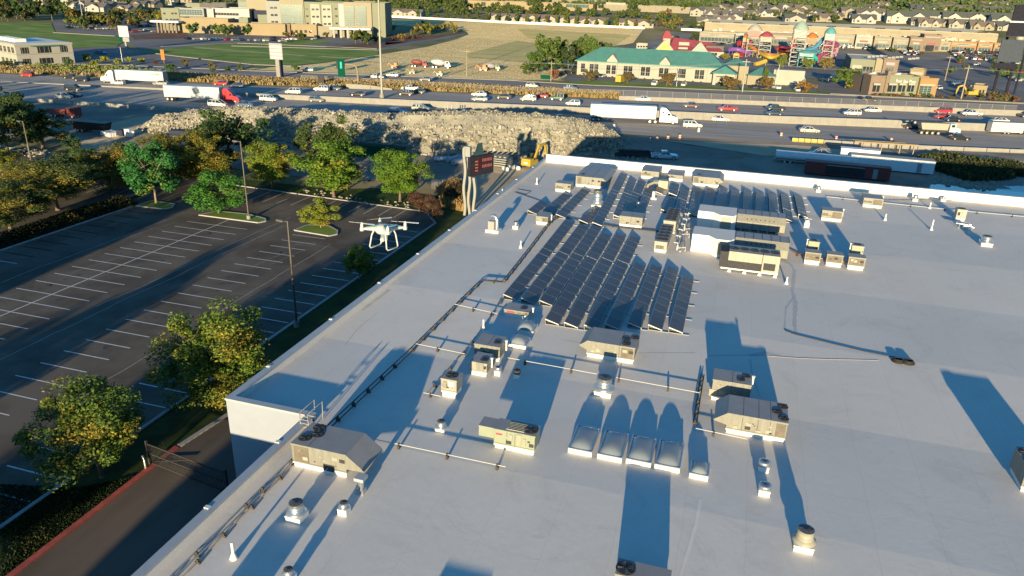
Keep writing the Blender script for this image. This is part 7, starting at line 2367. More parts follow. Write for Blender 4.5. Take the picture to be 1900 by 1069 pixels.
simple('lattice_building', 'white building with a grid of black square openings by the slides', (1363, 84), (1378, 85), 63, 8, 'siding', rects=[(1364.5 + 3.4 * i, 1366.6 + 3.4 * i, 66 + 4.2 * j, 68.4 + 4.2 * j, 'glass') for i in range(4) for j in range(4)])
f = simple('steel_frame_structure', 'white open stair tower frame at the left of the colourful hall', (1180, 100), (1200, 101), 82, 5, 'siding', rects=[(1182 + 5 * i, 1185.5 + 5 * i, 85 + 5 * j, 88 + 5 * j, 'glass') for i in range(4) for j in range(3)])

# ---- slides ----
def slide(label, pts, r, m, legs='pole_white', name='water_slide', closed=False):
    """tube or trough through (px, py_ground, py) points"""
    P = []
    for px, gy, py in pts:
        g = gp(px, gy); P.append(Vector((g.x, g.y, height_to(g.x, g.y, py))))
    fine = []
    for i in range(len(P) - 1):
        p0, p1, p2, p3 = P[max(i - 1, 0)], P[i], P[i + 1], P[min(i + 2, len(P) - 1)]
        for k in range(6):
            t_ = k / 6
            fine.append(0.5 * ((2 * p1) + (p2 - p0) * t_ + (2 * p0 - 5 * p1 + 4 * p2 - p3) * t_ * t_ + (-p0 + 3 * p1 - 3 * p2 + p3) * t_ ** 3))
    fine.append(P[-1])
    o = Vector((P[-1].x, P[-1].y, T(P[-1].x, P[-1].y)))
    t = thing(name, label, 'water slide', o)
    q = MB(); q.tube([p - o for p in fine], r, 8); q.build('chute', m, t)
    l = MB()
    for p in fine[::3]:
        g = T(p.x, p.y)
        if p.z - g > 2: l.tube([Vector((p.x, p.y, g)) - o, p - o], .16, 5)
    if l.v: l.build('support', legs, t)
slide('pink spiral slide at the right end of the water park', [(1524, 112, 58), (1538, 112, 64), (1533, 110, 68), (1522, 110, 72), (1540, 112, 78), (1548, 114, 85), (1526, 116, 84), (1532, 113, 88), (1548, 113, 92), (1534, 115, 99), (1518, 117, 104), (1516, 118, 112)], 1.1, 'pink', 'pink_pale')
slide('pale magenta coil tube of the rightmost slide', [(1535, 114, 84), (1526, 114, 92), (1545, 114, 88), (1549, 114, 97), (1528, 115, 101)], .9, 'pink_pale', 'pink_pale')
slide('orange to yellow slide sweeping from the red tower to the right', [(1384, 104, 82), (1396, 106, 90), (1410, 108, 99), (1424, 110, 102), (1440, 110, 103), (1458, 110, 97), (1466, 108, 92)], 1.2, 'orange', 'yellow')
slide('yellow slide trough in the middle of the water park', [(1404, 107, 96), (1420, 110, 104), (1432, 111, 107), (1448, 110, 101), (1464, 109, 97)], 1.0, 'yellow', 'yellow')
slide('low yellow slide end near the hotel lobby', [(1420, 122, 113), (1410, 122, 117), (1400, 122, 120)], 1.2, 'yellow', 'yellow')
slide('red slide in the middle of the water park', [(1471, 106, 84), (1460, 106, 89), (1450, 107, 92), (1441, 108, 90), (1470, 106, 88)], 1.2, 'red', 'pole_white')
slide('red slide curling off the left tower', [(1367, 102, 80), (1380, 102, 81), (1390, 102, 79), (1378, 103, 86), (1376, 104, 95), (1374, 106, 108)], 1.6, 'red', 'red')
slide('dark purple slide below the red tower', [(1352, 104, 92), (1366, 104, 92), (1380, 105, 96), (1390, 106, 99)], 1.3, 'purple', 'purple')
slide('blue slide climbing to the right in the water park', [(1520, 114, 72), (1512, 114, 84), (1503, 114, 91), (1485, 114, 94), (1478, 114, 98), (1505, 115, 97), (1518, 116, 95)], 1.1, 'blue', 'pole_white')
slide('aqua slide loops below the blue slide', [(1476, 116, 92), (1490, 117, 100), (1510, 117, 98), (1498, 118, 106), (1480, 118, 101), (1500, 119, 110)], 1.1, 'aqua', 'aqua')
slide('green slide near the ground at the foot of the blue slides', [(1508, 118, 104), (1514, 118, 112), (1504, 119, 117), (1490, 119, 112)], 1.0, 'teal', 'teal')
slide('pale green slide loops left of the lattice tower', [(1442, 106, 80), (1455, 106, 81), (1446, 106, 84), (1462, 106, 86)], .9, 'aqua_pale', 'pole_white')
def tower(label, px, gy, top, w, m, dome, deck='pole_white', n=5):
    p = gp(px, gy); H = height_to(p.x, p.y, top) - T(p.x, p.y)
    t = thing('slide_tower', label, 'slide tower', p)
    l = MB()
    for x in (-w, w):
        for y in (-w, w): l.tube([(x, y, 0), (x, y, H * .8)], .22, 6)
    for k in range(1, n + 1):
        z = H * .8 * k / n; l.box(-w, w, -w, w, z - .15, z + .15)
        l.tube([(-w, -w, z - H * .8 / n), (w, -w, z)], .12, 4); l.tube([(w, w, z - H * .8 / n), (-w, w, z)], .12, 4)
    l.build('frame', deck, t)
    b = MB(); b.box(-w * .9, w * .9, -w * .9, w * .9, H * .62, H * .8); b.build('cabin', m, t)
    d = MB(); d.lathe(0, 0, [(w * 1.25, H * .8), (w * 1.1, H * .86), (w * .6, H * .95), (.1, H)], 12); d.build('roof', dome, t)
tower('tallest lattice slide tower with a pale green dome', 1475, 122, 38, 3.2, 'metal_grey', 'aqua_pale', n=8)
tower('slide tower with a white pointed roof over a red painted cabin', 1394, 106, 44, 3.4, 'red', 'siding', n=4)
tower('slide tower with a blue and orange pointed top at the right of the park', 1531, 116, 49, 2.6, 'aqua', 'aqua', n=5)
tower('orange slide tower behind the red tower', 1380, 104, 62, 1.6, 'orange', 'orange', n=3)
tower('slide tower with orange roof in the middle of the park', 1500, 112, 60, 2.8, 'sand_wall', 'orange', n=4)
tower('red framed scaffold tower left of the tallest tower', 1416, 108, 58, 3.2, 'siding', 'red_roof', n=5)
tower('aqua lattice platform at the foot of the tallest tower', 1492, 124, 92, 3.6, 'aqua', 'aqua', 'aqua', n=3)
tower('yellow play tower near the red slide', 1365, 112, 97, 1.4, 'yellow', 'yellow', 'yellow', n=2)

# ---- shops ----
f = Facade('gable_shop', 'grey-roofed store with a shaded left side and a small brick entrance tower', (1576, 134), (1664, 139))
f.block(1576, 1662, 111, 38, 'green_wall', 'flat_roof'); f.block(1622, 1636, 111.5, 6, 'tan_wall', yoff=-1.5); f.block(1636, 1664, 112, 9, 'brick', yoff=-3)
f.rect(1641, 1657, 116, 121, 'pink_pale', -3, part='sign_panel'); f.rect(1643, 1656, 125, 133, 'glass_blue', -3, bars=3); f.rect(1580, 1597, 121, 133, 'siding', 0, part='panel'); f.rect(1600, 1618, 124, 133, 'glass', 0, bars=3)
q = MB(); r2 = random.Random(8)
for k in range(11): q.box(8 + k * 2.3, 9.6 + k * 2.3, 12 + (k % 4) * 4, 13.6 + (k % 4) * 4, f.Z(1620, 111), f.Z(1620, 111) + .9)
q.build('roof_unit', 'metal_dark', f.t)
f = Facade('brick_shop', 'brick and green shop with white lettering over dark windows beside the frontage road', (1611, 176), (1735, 180))
print('SHOP L', f.L, f.Z(1650, 145))
f.block(1611, 1733, 147, 24, 'brick', 'flat_roof', yoff=.8)
f.block(1611, 1637, 142.5, 7, 'brick', yoff=0); f.block(1639, 1703, 143, 6, 'green_wall', yoff=.3); f.block(1640, 1646, 133, 3, 'brick', yoff=.2); f.block(1702, 1735, 147, 7, 'orange_wall', yoff=-1)
for a, b in ((1617, 1629), (1645, 1659), (1664, 1676), (1681, 1692)):
    f.rect(a, b, 158, 170, 'glass', 0, th=.5, bars=2); f.rect(a, b, 154.5, 158, 'siding', -.5, part='awning', th=.6)
f.rect(1704, 1725, 160, 175, 'glass_green', -1, bars=3, rows=4); f.rect(1703, 1731, 156.5, 159, 'siding', -1, part='trim')
z = f.Z(1660, 153); tx(f.t, 'Pool  Spa  Place', (f.U(1657), .0, z), 0, 1.5, 'pvc', f.U(1693) - f.U(1657), .12)
q = MB()
for k in range(9): q.box(3 + k * 1.6, 4 + k * 1.6, 9 + (k % 3) * 2.2, 10.4 + (k % 3) * 2.2, f.Z(1650, 147), f.Z(1650, 147) + 1.1)
q.build('roof_unit', 'pvc', f.t)
simple('kiosk', 'small yellow flat-roofed kiosk in the store car park', (1688, 140), (1714, 142), 129, 8, 'sand_wall', 'siding', [(1690, 1711, 134, 138, 'siding', 'sign_panel')])
simple('drive_through_shop', 'small yellow building with a teal roof behind the yellow excavator', (1804, 176), (1829, 178), 160, 9, 'sand_wall', 'teal_roof', [(1810 + k * 6, 1813 + k * 6, 167, 173, 'glass') for k in range(3)])
# ---- distant schools and halls ----
def far_hall(label, a, b, top, dep, wl, rects, nm='school_building', roof='siding'):
    f = Facade(nm, label, a, b); f.block(a[0], b[0], top, dep, wl, roof)
    for (x0, x1, y0, y1, m_) in rects: f.rect(x0, x1, y0, y1, m_, 0, bars=max(2, int((x1 - x0) / 6)), th=.3)
far_hall('long tan school building beyond the row of houses, upper middle', (868, 17), (1100, 21), 3, 40, 'sand_wall', [(880, 888, 6, 11, 'brick'), (893, 901, 4, 11, 'glass_blue'), (915, 925, 8, 12, 'glass_blue'), (934, 946, 4, 12, 'brick'), (985, 1000, 8, 13, 'brick'), (1022, 1034, 11, 15, 'glass_blue'), (1050, 1092, 8.5, 14, 'glass_green')])
far_hall('tall blank tan hall right of the school building', (1024, 12), (1106, 16), -4, 30, 'siding_tan', [])
far_hall('low white and tan building far right of the school', (1108, 19), (1290, 26), 8, 30, 'siding_tan', [(1110, 1120, 10, 15, 'glass'), (1124, 1160, 5, 9, 'siding')])
far_hall('teal and white low building among the far trees', (1246, 18), (1280, 20), 12, 14, 'teal_roof', [(1252, 1262, 14, 18, 'siding')], roof='siding')
simple('garden_wall', 'long white garden wall between the dry field and the row of houses', (716, 32), (962, 44.5), 28.5, .5, 'pvc', None, cat='wall')
simple('garden_wall', 'right half of the long white garden wall along the dry field', (962, 44.5), (1196, 54), 40.5, .5, 'pvc', None, cat='wall')
simple('garden_wall', 'white wall at the end of the street left of the stores', (1264, 56.5), (1302, 58), 52.5, .5, 'pvc', None, cat='wall')

# ---- houses ----
HM = {}
def house_mesh(v, L, D, H, rh, gables=1):
    k = (v,)
    if k in HM: return HM[k]
    w_ = MB(); w_.box(0, L, 0, D, -4, H)
    w_.hexa([(0, 0, H), (.01, 0, H), (.01, D, H), (0, D, H)], [(0, D / 2, H + rh), (.01, D / 2, H + rh), (.01, D / 2, H + rh), (0, D / 2, H + rh)])
    w_.hexa([(L - .01, 0, H), (L, 0, H), (L, D, H), (L - .01, D, H)], [(L - .01, D / 2, H + rh), (L, D / 2, H + rh), (L, D / 2, H + rh), (L - .01, D / 2, H + rh)])
    gs = [(L * (i + .5) / gables, L / gables * .3) for i in range(gables)]
    for c, g in gs:
        w_.hexa([(c - g, -1.5, -4), (c + g, -1.5, -4), (c + g, -1.5, H), (c, -1.5, H + rh * .75), (c - g, -1.5, H)], [(c - g, D / 2, -4), (c + g, D / 2, -4), (c + g, D / 2, H), (c, D / 2, H + rh * .75), (c - g, D / 2, H)])
    r = MB(); e = .5
    r.add([(-e, -e, H - .2), (L + e, -e, H - .2), (L + e, D / 2, H + rh + .2), (-e, D / 2, H + rh + .2)], [(0, 1, 2, 3)])
    r.add([(-e, D / 2, H + rh + .2), (L + e, D / 2, H + rh + .2), (L + e, D + e, H - .2), (-e, D + e, H - .2)], [(0, 1, 2, 3)])
    for c, g in gs:
        r.add([(c - g - .3, -1.9, H - .1), (c, -1.9, H + rh * .75 + .25), (c, D / 2, H + rh * .75 + .25), (c - g - .3, D / 2, H - .1)], [(0, 1, 2, 3)])
        r.add([(c, -1.9, H + rh * .75 + .25), (c + g + .3, -1.9, H - .1), (c + g + .3, D / 2, H - .1), (c, D / 2, H + rh * .75 + .25)], [(0, 1, 2, 3)])
    wn = MB()
    for c, g in gs:
        for z in ((1.2, 2.6), (H - 1.7, H - .4)) if H > 4 else ((1.2, 2.4),): wn.box(c - .9, c + .9, -1.56, -1.5, *z)
    for k_ in range(max(1, int(L / 5))): wn.box(1 + k_ * 5, 2.4 + k_ * 5, -.06, 0, 1.2, 2.5)
    HM[k] = (w_.mesh('wall', ['wallcol']), r.mesh('roof', ['roofcol']), wn.mesh('window', ['glass']))
    return HM[k]
HT = {0: (16, 11, 3.4, 3.0, 1), 1: (13, 11, 5.6, 3.0, 1), 2: (18, 12, 3.2, 3.6, 2), 3: (34, 13, 6.0, 4.4, 2)}
hr = random.Random(12)
def house(label, px, py, v, wc, rc, rot=None, group=None, sc=1.0, name='house'):
    p = gp(px, py)
    me = house_mesh(v, *HT[v])
    t = thing(name, label, 'house', p, hr.uniform(-.12, .12) + RAD(3) if rot is None else RAD(rot), group); t.scale = (sc,) * 3
    mkobj('wall', me[0], t, color=wc); mkobj('roof', me[1], t, color=rc); mkobj('window', me[2], t)
WC = [(.27, .26, .22), (.23, .205, .16), (.30, .295, .28), (.19, .165, .125)]
RC = [(.10, .09, .085), (.15, .115, .095), (.075, .078, .085), (.12, .11, .10)]
for k, x in enumerate((972, 1006, 1030, 1052, 1072, 1092, 1148, 1176)):
    house('small cream house with a brown roof, one of the row behind the white garden wall', x, 40 + (x - 960) * .052, 0, WC[0], (.13, .10, .095), rot=4, group='row of houses behind the white garden wall')
for k, x in enumerate((725, 752, 905, 925, 945)):
    house('cream house half hidden by trees behind the left part of the white wall', x, 29 + (x - 720) * .05, 0, WC[0], (.12, .10, .095), rot=4, group='houses behind the left part of the white wall')
for l, x, y in (('white two-gabled townhouse block with a dark roof, left one above the stores', 1662, 44), ('white two-gabled townhouse block with a dark roof, second from left above the stores', 1708, 43), ('white two-gabled townhouse block with a dark roof, largest one right of centre above the stores', 1766, 46), ('white townhouse block with a dark roof next to the billboard', 1812, 47), ('white townhouse block partly behind the billboard', 1856, 51)):
    house(l, x - 18, y - 1, 3, (.33, .325, .29), (.07, .08, .075), rot=2, name='townhouse')
def scatter_houses(pts, vs, label, group, ci=None, sc=1.0):
    for x, y in pts:
        house(label, x, y, hr.choice(vs), WC[hr.randrange(3)] if ci is None else WC[ci], RC[hr.randrange(4)], group=group, sc=sc * hr.uniform(.9, 1.15))
scatter_houses([(10, 14), (20, 4), (54, 3), (62, 9), (76, 4), (88, 8), (100, 6), (112, 14), (128, 18), (142, 19), (158, 21), (172, 17), (186, 20), (200, 18), (214, 22), (228, 19), (242, 14), (120, 6), (138, 6), (155, 7), (175, 6), (196, 7), (216, 6), (236, 4), (256, 6), (275, 12), (262, 14), (288, 5), (308, 9), (322, 5), (336, 10), (360, 4), (385, 4), (402, 6), (420, 4)],
               (0, 1), 'suburban house among trees in the far upper left', 'suburban houses in the far upper left')
scatter_houses([(1280, 30), (1296, 27), (1308, 33), (1322, 25), (1332, 35), (1346, 28), (1360, 25), (1372, 32), (1386, 28), (1400, 24), (1300, 42), (1322, 44), (1292, 47), (1340, 40), (1408, 31), (1422, 28), (1378, 19), (1395, 20), (1350, 42)],
               (0, 1, 2), 'suburban house between trees beyond the colourful water park', 'suburban houses beyond the water park')
scatter_houses([(1448, 30), (1460, 34), (1474, 28), (1486, 33), (1500, 34), (1514, 33), (1528, 36), (1456, 42), (1442, 24), (1508, 40), (1545, 30), (1560, 33), (1575, 35), (1588, 38), (1602, 38), (1583, 26), (1600, 22), (1618, 24), (1612, 34), (1580, 43), (1566, 25), (1620, 15), (1632, 33)],
               (0, 1, 2), 'light suburban house beyond the tan stores, middle right', 'suburban houses beyond the stores')
scatter_houses([(1690, 22), (1728, 20), (1744, 25), (1740, 16), (1756, 22), (1786, 24), (1800, 22), (1812, 26), (1826, 24), (1838, 28), (1850, 24), (1866, 30), (1880, 16), (1840, 15), (1860, 14), (1820, 14), (1780, 52), (1800, 56), (1830, 55), (1850, 57), (1760, 52), (1724, 49), (1704, 50), (1690, 47), (1868, 56), (1700, 26), (1716, 24), (1890, 26)],
               (0, 2), 'low house with a dark roof in the far upper right', 'houses in the far upper right')

# ---- far trees ----
def far_mesh(i, rx, rzz, n, size, z, cone=False):
    c = crown_mesh('tree', rx, rzz, n, size, 300 + i, 14, cone=cone)
    return c, z
_ft = {}
def ftree_mesh(kind, i):
    k = (kind, i)
    if k not in _ft:
        r2 = random.Random(500 + i * 7 + len(kind))
        if kind == 'r': c = crown_mesh('t', 4.2, 4.0, 520, .72, 300 + i, 14); zc = 5.2
        elif kind == 'c': c = crown_mesh('t', 2.6, 4.9, 420, .60, 320 + i, 18, cone=True); zc = 5.2
        else: c = crown_mesh('t', 5.0, 2.6, 360, .8, 340 + i, 12); zc = 2.6
        mb = MB()
        mb.add([(v.co.x, v.co.y, v.co.z + zc) for v in c.vertices], [tuple(p.vertices) for p in c.polygons], mi=0)
        mb.cur = 1; mb.tube([(0, 0, -1), (0, 0, zc)], .28, 5, r1=.12)
        _ft[k] = mb.mesh('far_tree', ['leaf', 'bark'])
    return _ft[k]
fr = random.Random(77)
def ftree(px, py, H, col, label, group, kind='r', autumn=0.0, wide=1.0):
    p = gp(px, py)
    o = mkobj('tree' if kind != 's' else 'shrub', ftree_mesh(kind, fr.randrange(3)), None, p, fr.uniform(0, 6.28), color=col)
    o.color = tuple(c * fr.uniform(.8, 1.2) for c in col) + (autumn + fr.uniform(-.08, .08),)
    s = H / 10; o.scale = (s * wide * fr.uniform(.85, 1.15), s * wide * fr.uniform(.85, 1.15), s * fr.uniform(.9, 1.1))
    tag(o, label, 'tree' if kind != 's' else 'shrub', group)
def inpoly(P, x, y):
    c = False; j = len(P) - 1
    for i in range(len(P)):
        a, b = P[i], P[j]
        if (a[1] > y) != (b[1] > y) and x < (b[0] - a[0]) * (y - a[1]) / (b[1] - a[1]) + a[0]: c = not c
        j = i
    return c
NT = [0]
FT = MB()
def grove(poly, n, H, cols, label, group, kind='r', autumn=0.05, wide=1.0, many=False):
    x0, x1 = min(p[0] for p in poly), max(p[0] for p in poly); y0, y1 = min(p[1] for p in poly), max(p[1] for p in poly)
    pts = []; tr = 0
    while len(pts) < n and tr < 6000:
        tr += 1; x, y = fr.uniform(x0, x1), fr.uniform(y0, y1)
        if inpoly(poly, x, y) and all(abs(x - a) + 2.2 * abs(y - b) > 3.5 for a, b in pts): pts.append((x, y))
    if many:
        for x, y in pts:
            p = gp(x, y); me = ftree_mesh(kind, fr.randrange(3)); s = H / 10 * fr.uniform(.75, 1.25); a = fr.uniform(0, 6)
            mt = Matrix.Translation(p) @ Matrix.Rotation(a, 4, 'Z') @ Matrix.Scale(s, 4)
            n0 = len([1 for q in me.polygons if q.material_index == 0])
            FT.add([mt @ v.co for v in me.vertices], [tuple(q.vertices) for q in me.polygons][:n0], mi=0)
        return
    for x, y in pts: ftree(x, y, H * fr.uniform(.75, 1.25), fr.choice(cols), label, group, kind, autumn, wide)
    NT[0] += len(pts)
FG = [(.04, .075, .02), (.055, .09, .022), (.035, .06, .02)]
MG = FG + [(.085, .10, .03), (.09, .075, .03)]
grove([(0, 12), (130, 20), (118, 38), (60, 40), (0, 40)], 26, 12, FG[:1] + [(.028, .05, .02)], 'large dark tree in the grove at the upper left', 'dark grove at the upper left')
grove([(95, 34), (300, 26), (300, 52), (180, 58), (110, 54)], 40, 8.5, MG, 'small tree in the hospital car park, upper left', 'trees of the hospital car park', autumn=.14)
grove([(0, 2), (300, 2), (300, 12), (130, 18), (0, 10)], 18, 9, MG, 'tree between the far houses at upper left', 'trees between the upper left houses', autumn=.05, many=True)
grove([(348, 60), (500, 62), (500, 70), (350, 68)], 12, 9.0, [(.04, .09, .03), (.06, .10, .03)], 'green tree in front of the low tan hospital wing', 'trees along the tan hospital wing')
grove([(530, 68), (610, 70), (606, 78), (520, 74)], 6, 5, MG, 'small tree by the hospital entrance drive', 'trees by the hospital entrance', autumn=.1)
grove([(640, 76), (705, 78), (705, 86), (650, 85)], 7, 8.0, [(.035, .07, .02)], 'dark green tree at the right corner of the hospital', 'trees at the hospital corner')
grove([(715, 52), (860, 52), (840, 68), (730, 76)], 16, 7.5, MG, 'tree in the lot right of the hospital', 'trees right of the hospital', autumn=.2)
grove([(724, 72), (790, 66), (788, 71), (728, 80)], 9, 3, [(.12, .05, .04)], 'reddish shrub in the bed right of the hospital', 'reddish shrubs right of the hospital', 's', .1, 1.3)
for k in range(23):
    x = 776 + k * 18.3; y = 33.4 + (x - 776) * .0487
    ftree(x, y, 8.5 if k % 5 else 10.5, (.055, .095, .022) if x < 960 else (.10, .115, .022), 'cone shaped tree in the even row behind the white garden wall', 'cone shaped trees behind the white wall', 'c', .0, 1.15)
grove([(720, 14), (1190, 32), (1190, 40), (960, 33), (720, 26)], 66, 11, FG, 'green tree behind the row of houses, upper middle', 'trees behind the row of houses', many=True)
grove([(700, 2), (870, 2), (1300, 14), (1290, 28), (870, 20), (700, 12)], 40, 12, MG, 'tree far beyond the row of houses, top middle', 'trees at the top middle', many=True)
grove([(1190, 34), (1262, 36), (1262, 58), (1200, 52)], 14, 9, MG, 'tree beside the street end left of the stores', 'trees left of the stores', autumn=.1)
grove([(1290, 20), (1640, 16), (1640, 44), (1300, 40)], 50, 9, MG, 'tree between the houses beyond the stores', 'trees between the houses beyond the stores', autumn=.08, many=True)
grove([(1640, 14), (1895, 12), (1895, 34), (1640, 28)], 22, 8, MG, 'tree between the far right houses', 'trees between the far right houses', autumn=.04, many=True)
grove([(1545, 76), (1870, 102), (1900, 112), (1700, 112)], 10, 4, MG, 'small tree in the store car park', 'trees of the store car park')
grove([(1740, 108), (1900, 118), (1900, 150), (1760, 146)], 14, 4.5, [(.06, .11, .025), (.08, .11, .03)], 'small green tree in the car park right of the shops', 'trees right of the shops', autumn=.05)
o = FT.build('distant_trees', ['leaf']); o.color = (.055, .085, .024, .03); tag(o, 'green trees crowding between and behind the distant houses along the top', 'trees', kind='stuff')
print('far trees', NT[0])
# individually placed mid-distance trees
def mtree(label, px, py, top, w_, col, autumn=0, kind='mid'):
    tree(label, (px, py), top, w_, kind, col, autumn)
mtree('big poplar-like tree at the left end of the hotel, tallest of its group', 1012, 132, 58, 66, (.075, .105, .028))
mtree('dark tree right of the big poplar', 1054, 132, 80, 40, (.03, .05, .02))
mtree('green tree between the big poplar and the dark one', 1036, 128, 70, 40, (.06, .09, .025))
mtree('tall green tree behind the dark one left of the hotel', 1074, 116, 66, 34, (.055, .085, .025))
mtree('bushy green tree at the foot of the big poplar', 996, 138, 92, 40, (.06, .095, .025))
mtree('round green bush at the left of the hotel trees', 980, 140, 108, 30, (.05, .08, .022), 0, 'bush')
mtree('upright green tree behind the left end of the hotel roof', 1092, 118, 62, 34, (.07, .105, .025))
mtree('yellow-orange tree behind the hotel roof', 1098, 112, 86, 20, (.25, .16, .03), .2)
mtree('dark purple tree behind the hotel roof', 1111, 108, 74, 20, (.03, .028, .03))
mtree('grey-green tree right of the purple one', 1126, 108, 76, 20, (.07, .085, .03))
mtree('red-brown tree at the corner of the hotel strip', 1028, 148, 126, 16, (.16, .06, .04))
for l, x, y, tp, w_, c in (('brown-green tree in front of the hotel, first from left', 1095, 151, 127, 27, (.10, .075, .035)), ('brown-green tree in front of the hotel, beside the yellow truck', 1164, 155, 132, 23, (.10, .07, .035)), ('brown-green tree in front of the hotel, third from left', 1237, 160, 132, 28, (.11, .075, .035)),
                           ('brown tree at the hotel porch', 1355, 168, 139, 30, (.12, .075, .035)), ('slim dark tree right of the hotel lobby', 1418, 160, 120, 10, (.07, .09, .025)), ('brown tree at the lot left of the white motor home', 1422, 168, 140, 22, (.12, .075, .03)), ('brown autumn tree below the white motor home', 1496, 172, 148, 27, (.20, .10, .03)),
                           ('green and brown tree left of the brick shop', 1568, 164, 121, 42, (.07, .105, .025)), ('olive tree in front of the water park, left', 1447, 128, 98, 18, (.11, .13, .03)), ('olive tree in front of the water park, middle', 1498, 128, 106, 20, (.12, .14, .03)), ('orange-brown tree left of the shaded store', 1530, 130, 104, 24, (.17, .12, .04)),
                           ('dark tree in the far street left of the stores', 1288, 76, 60, 18, (.05, .06, .03)), ('round dark tree by the white wall left of the stores', 1286, 55, 35, 15, (.05, .07, .025)), ('dark tree at the left end of the store roof', 1306, 56, 38, 16, (.07, .075, .03)), ('yellow tree left of the colourful hall', 1345, 112, 98, 18, (.2, .17, .03))): mtree(l, x, y, tp, w_, c)
for l, x, y, tp, w_, c in (('green shrub-like tree right of the office block', 130, 125, 103, 14, (.06, .10, .04)), ('yellow tree in the office lot, first', 163, 114, 95, 17, (.24, .21, .03)), ('yellow-green tree in the office lot, second, nearer the road', 176, 126, 106, 16, (.16, .16, .03)), ('yellow tree in the office lot, third', 196, 117, 100, 15, (.24, .22, .03)),
                           ('yellow-green tree in the office lot behind the lamp pole', 220, 124, 104, 13, (.17, .18, .03)), ('yellow tree in the office lot, fifth', 241, 116, 103, 12, (.24, .24, .03)), ('yellow tree in the office lot, sixth', 263, 118, 104, 12, (.24, .24, .03)), ('dark red tree in the office lot', 289, 120, 109, 10, (.09, .04, .03)),
                           ('green bushy tree at the orange banner', 318, 131, 114, 22, (.04, .09, .025)), ('bare brown tree in the field verge, left', 344, 126, 104, 13, (.10, .08, .04)), ('bare brown tree in the field verge, middle', 393, 130, 110, 14, (.10, .09, .04)), ('bare brown tree in the field verge, right', 446, 134, 113, 12, (.06, .075, .035)),
                           ('low green bush in the verge left of the sign', 424, 134, 120, 14, (.05, .08, .03)), ('low green bush in the verge below the middle bare tree', 396, 136, 124, 12, (.06, .10, .03)), ('green bush right of the hospital sign', 549, 134, 115, 14, (.06, .095, .03)), ('cream bush at the office corner', 100, 128, 118, 20, (.16, .16, .06)),
                           ('olive tree before the office windows', 10, 125, 108, 22, (.07, .09, .035))): mtree(l, x, y, tp, w_, c, 0, 'bush')
for k, (x, y) in enumerate(((1625, 178), (1640, 179), (1652, 179), (1664, 180), (1676, 178), (1690, 179), (1702, 181), (1715, 181), (1728, 182), (1745, 182), (1765, 184), (1820, 186), (1838, 187), (1850, 186), (1866, 187), (1880, 189), (1815, 180), (1845, 180), (1870, 182))):
    ftree(x, y, 2.6 if k < 12 else 4.2, (.09, .10, .03) if k % 3 else (.12, .06, .04), 'low shrub in the bed between the shops and the frontage road', 'shrubs by the frontage road', 's', .1, 1.0)
for k in range(16):
    x = 1076 + k * 15; ftree(x, 139.5 + (x - 1070) * .059, 1.1, (.05, .07, .03), 'tiny round shrub along the foot of the hotel wall', 'shrubs along the hotel wall', 's', 0, .8)

# wooded hillside closing the view
def hillwood():
    vs, fs = [], []; r2 = random.Random(21)
    for _ in range(80000):
        az = RAD(r2.uniform(-56, 26)); d = r2.uniform(0, 1) ** 1.3
        r0 = 940 if az < RAD(-14) else 860
        r = r0 + d * 800
        x, y = r * math.sin(az), r * math.cos(az)
        if noise.noise(Vector((x * .012, y * .012, 2))) < -.22: continue
        c = noise.noise(Vector((x * .05, y * .05, 7)))
        z = T(x, y) + max(.3, (r2.random() ** .6) * (6 + 5 * c))
        p = Vector((x, y, z)); n = Vector((r2.uniform(-1, 1), -1, r2.uniform(-.3, 1))).normalized()
        a = n.orthogonal().normalized(); a = Matrix.Rotation(r2.uniform(0, 6.28), 3, n) @ a; s = r2.uniform(1.2, 2.8)
        a *= s; b = n.cross(a) * .7; o = len(vs)
        vs += [p - a, p + b, p + a, p - b]; fs.append((o, o + 1, o + 2, o + 3))
    mb = MB(); mb.add(vs, fs); o = mb.build('hillside_wood', 'leaf'); o.color = (.06, .09, .03, .02)
    tag(o, 'far wooded hillside of mixed green trees along the top of the picture', 'woodland', kind='stuff')
hillwood()

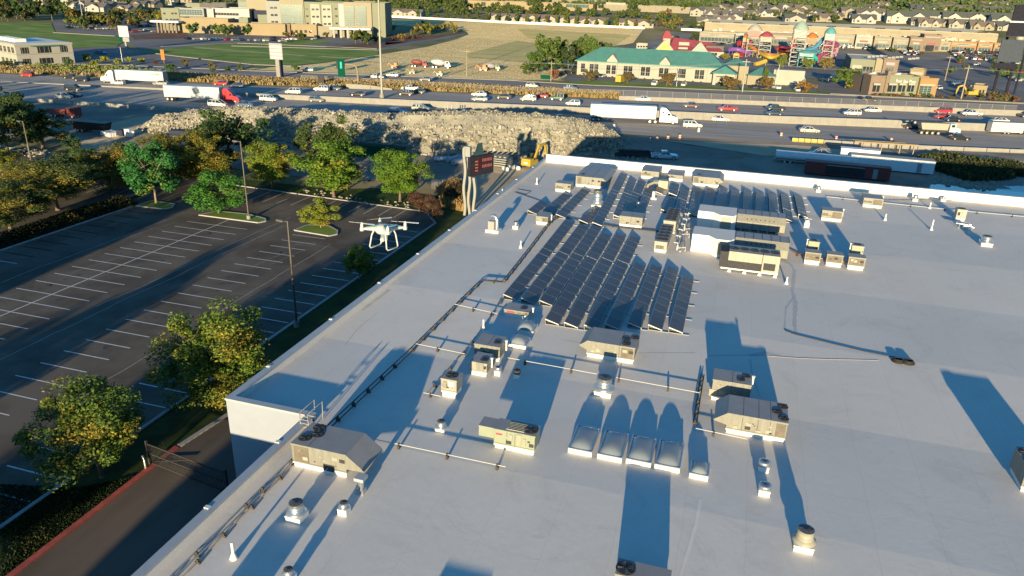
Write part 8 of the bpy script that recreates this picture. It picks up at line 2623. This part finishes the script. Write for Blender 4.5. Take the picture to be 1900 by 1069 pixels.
# ---- parked cars in the far lots ----
pr = random.Random(31)
def simple_car():
    b, g, hl, tl, wh, r = car_parts('hatch')
    m = MB(); m.add(b.v, b.f, mi=0); m.add(g.v, g.f, mi=1)
    for x, y, z in wh: m.wheelx(x, y, z, r, .2, 2, 2, 8)
    return m.mesh('parked_car', ['carpaint', 'glass', 'rubber'])
SC = simple_car()
CN = [('white', WH), ('silver', SI), ('black', BK), ('red', RD), ('grey', GY), ('blue', BL)]
def lotcars(pts, where, group, rot):
    for x, y in pts:
        n_, c_ = CN[pr.choice((0, 0, 0, 1, 1, 2, 2, 3, 4, 5))]
        p = gp(x, y); p.z = T(p.x, p.y) + .18
        o = mkobj('parked_car', SC, None, p, rot + pr.uniform(-.1, .1) + (math.pi if pr.random() < .5 else 0), color=c_)
        o.scale = (1.08,) * 3
        tag(o, '%s car parked %s' % (n_, where), 'car', '%s cars %s' % (n_, group))
pts = []
for j in range(7):
    for i in range(26):
        x = 1765 + i * 4.3 + j * 2.0; y = 97 + j * 2.3 + i * .17
        if x < 1868 and pr.random() < .62: pts.append((x, y))
lotcars(pts, 'in the crowded rows in front of the orange stores', 'in front of the orange stores', 1.5)
lotcars([(1560 + pr.uniform(0, 120), 88 + pr.uniform(0, 5)) for _ in range(16)] + [(1672 + pr.uniform(0, 30), 96 + pr.uniform(0, 9)) for _ in range(12)] + [(1445 + pr.uniform(0, 90), 86 + pr.uniform(0, 2)) for _ in range(8)], 'before the middle of the store strip', 'before the store strip', 1.5)
lotcars([(130 + i * 13 + pr.uniform(-3, 3), 52 + i * .8 + pr.uniform(-3, 2)) for i in range(13)] + [(110 + pr.uniform(0, 180), 40 + pr.uniform(0, 14)) for _ in range(18)], 'in the hospital car park at upper left', 'in the hospital car park', 1.4)
lotcars([(352 + i * 14 + pr.uniform(-3, 3), 74 + i * .35) for i in range(14)] + [(560 + pr.uniform(-60, 30), 72 + pr.uniform(-2, 3)) for _ in range(8)], 'along the drive in front of the hospital', 'in front of the hospital', 1.4)
lotcars([(1238, 70), (1246, 70.5), (1256, 71), (1244, 76), (1232, 75), (1324, 83), (1338, 84), (1352, 83), (1888, 120), (1880, 132), (1893, 136), (1876, 146), (1890, 152), (1812, 122), (1780, 118)], 'by the water park or at the right lot edge', 'near the water park', 1.0)

# ================================================================ haze
mh = bpy.data.materials.new('haze'); mh.use_nodes = True
nt = mh.node_tree; nt.nodes.remove(nt.nodes['Principled BSDF'])
v = nt.nodes.new('ShaderNodeVolumePrincipled')
v.inputs['Color'].default_value = (.86, .90, 1, 1); v.inputs['Density'].default_value = HAZE
nt.links.new(v.outputs[0], nt.nodes['Material Output'].inputs['Volume'])
M['haze'] = mh
if HAZE > 0:
    mb = MB(); mb.box(-1700, 1300, -160, 1900, -8, 330); tag(mb.build('haze', 'haze'), kind='stuff')
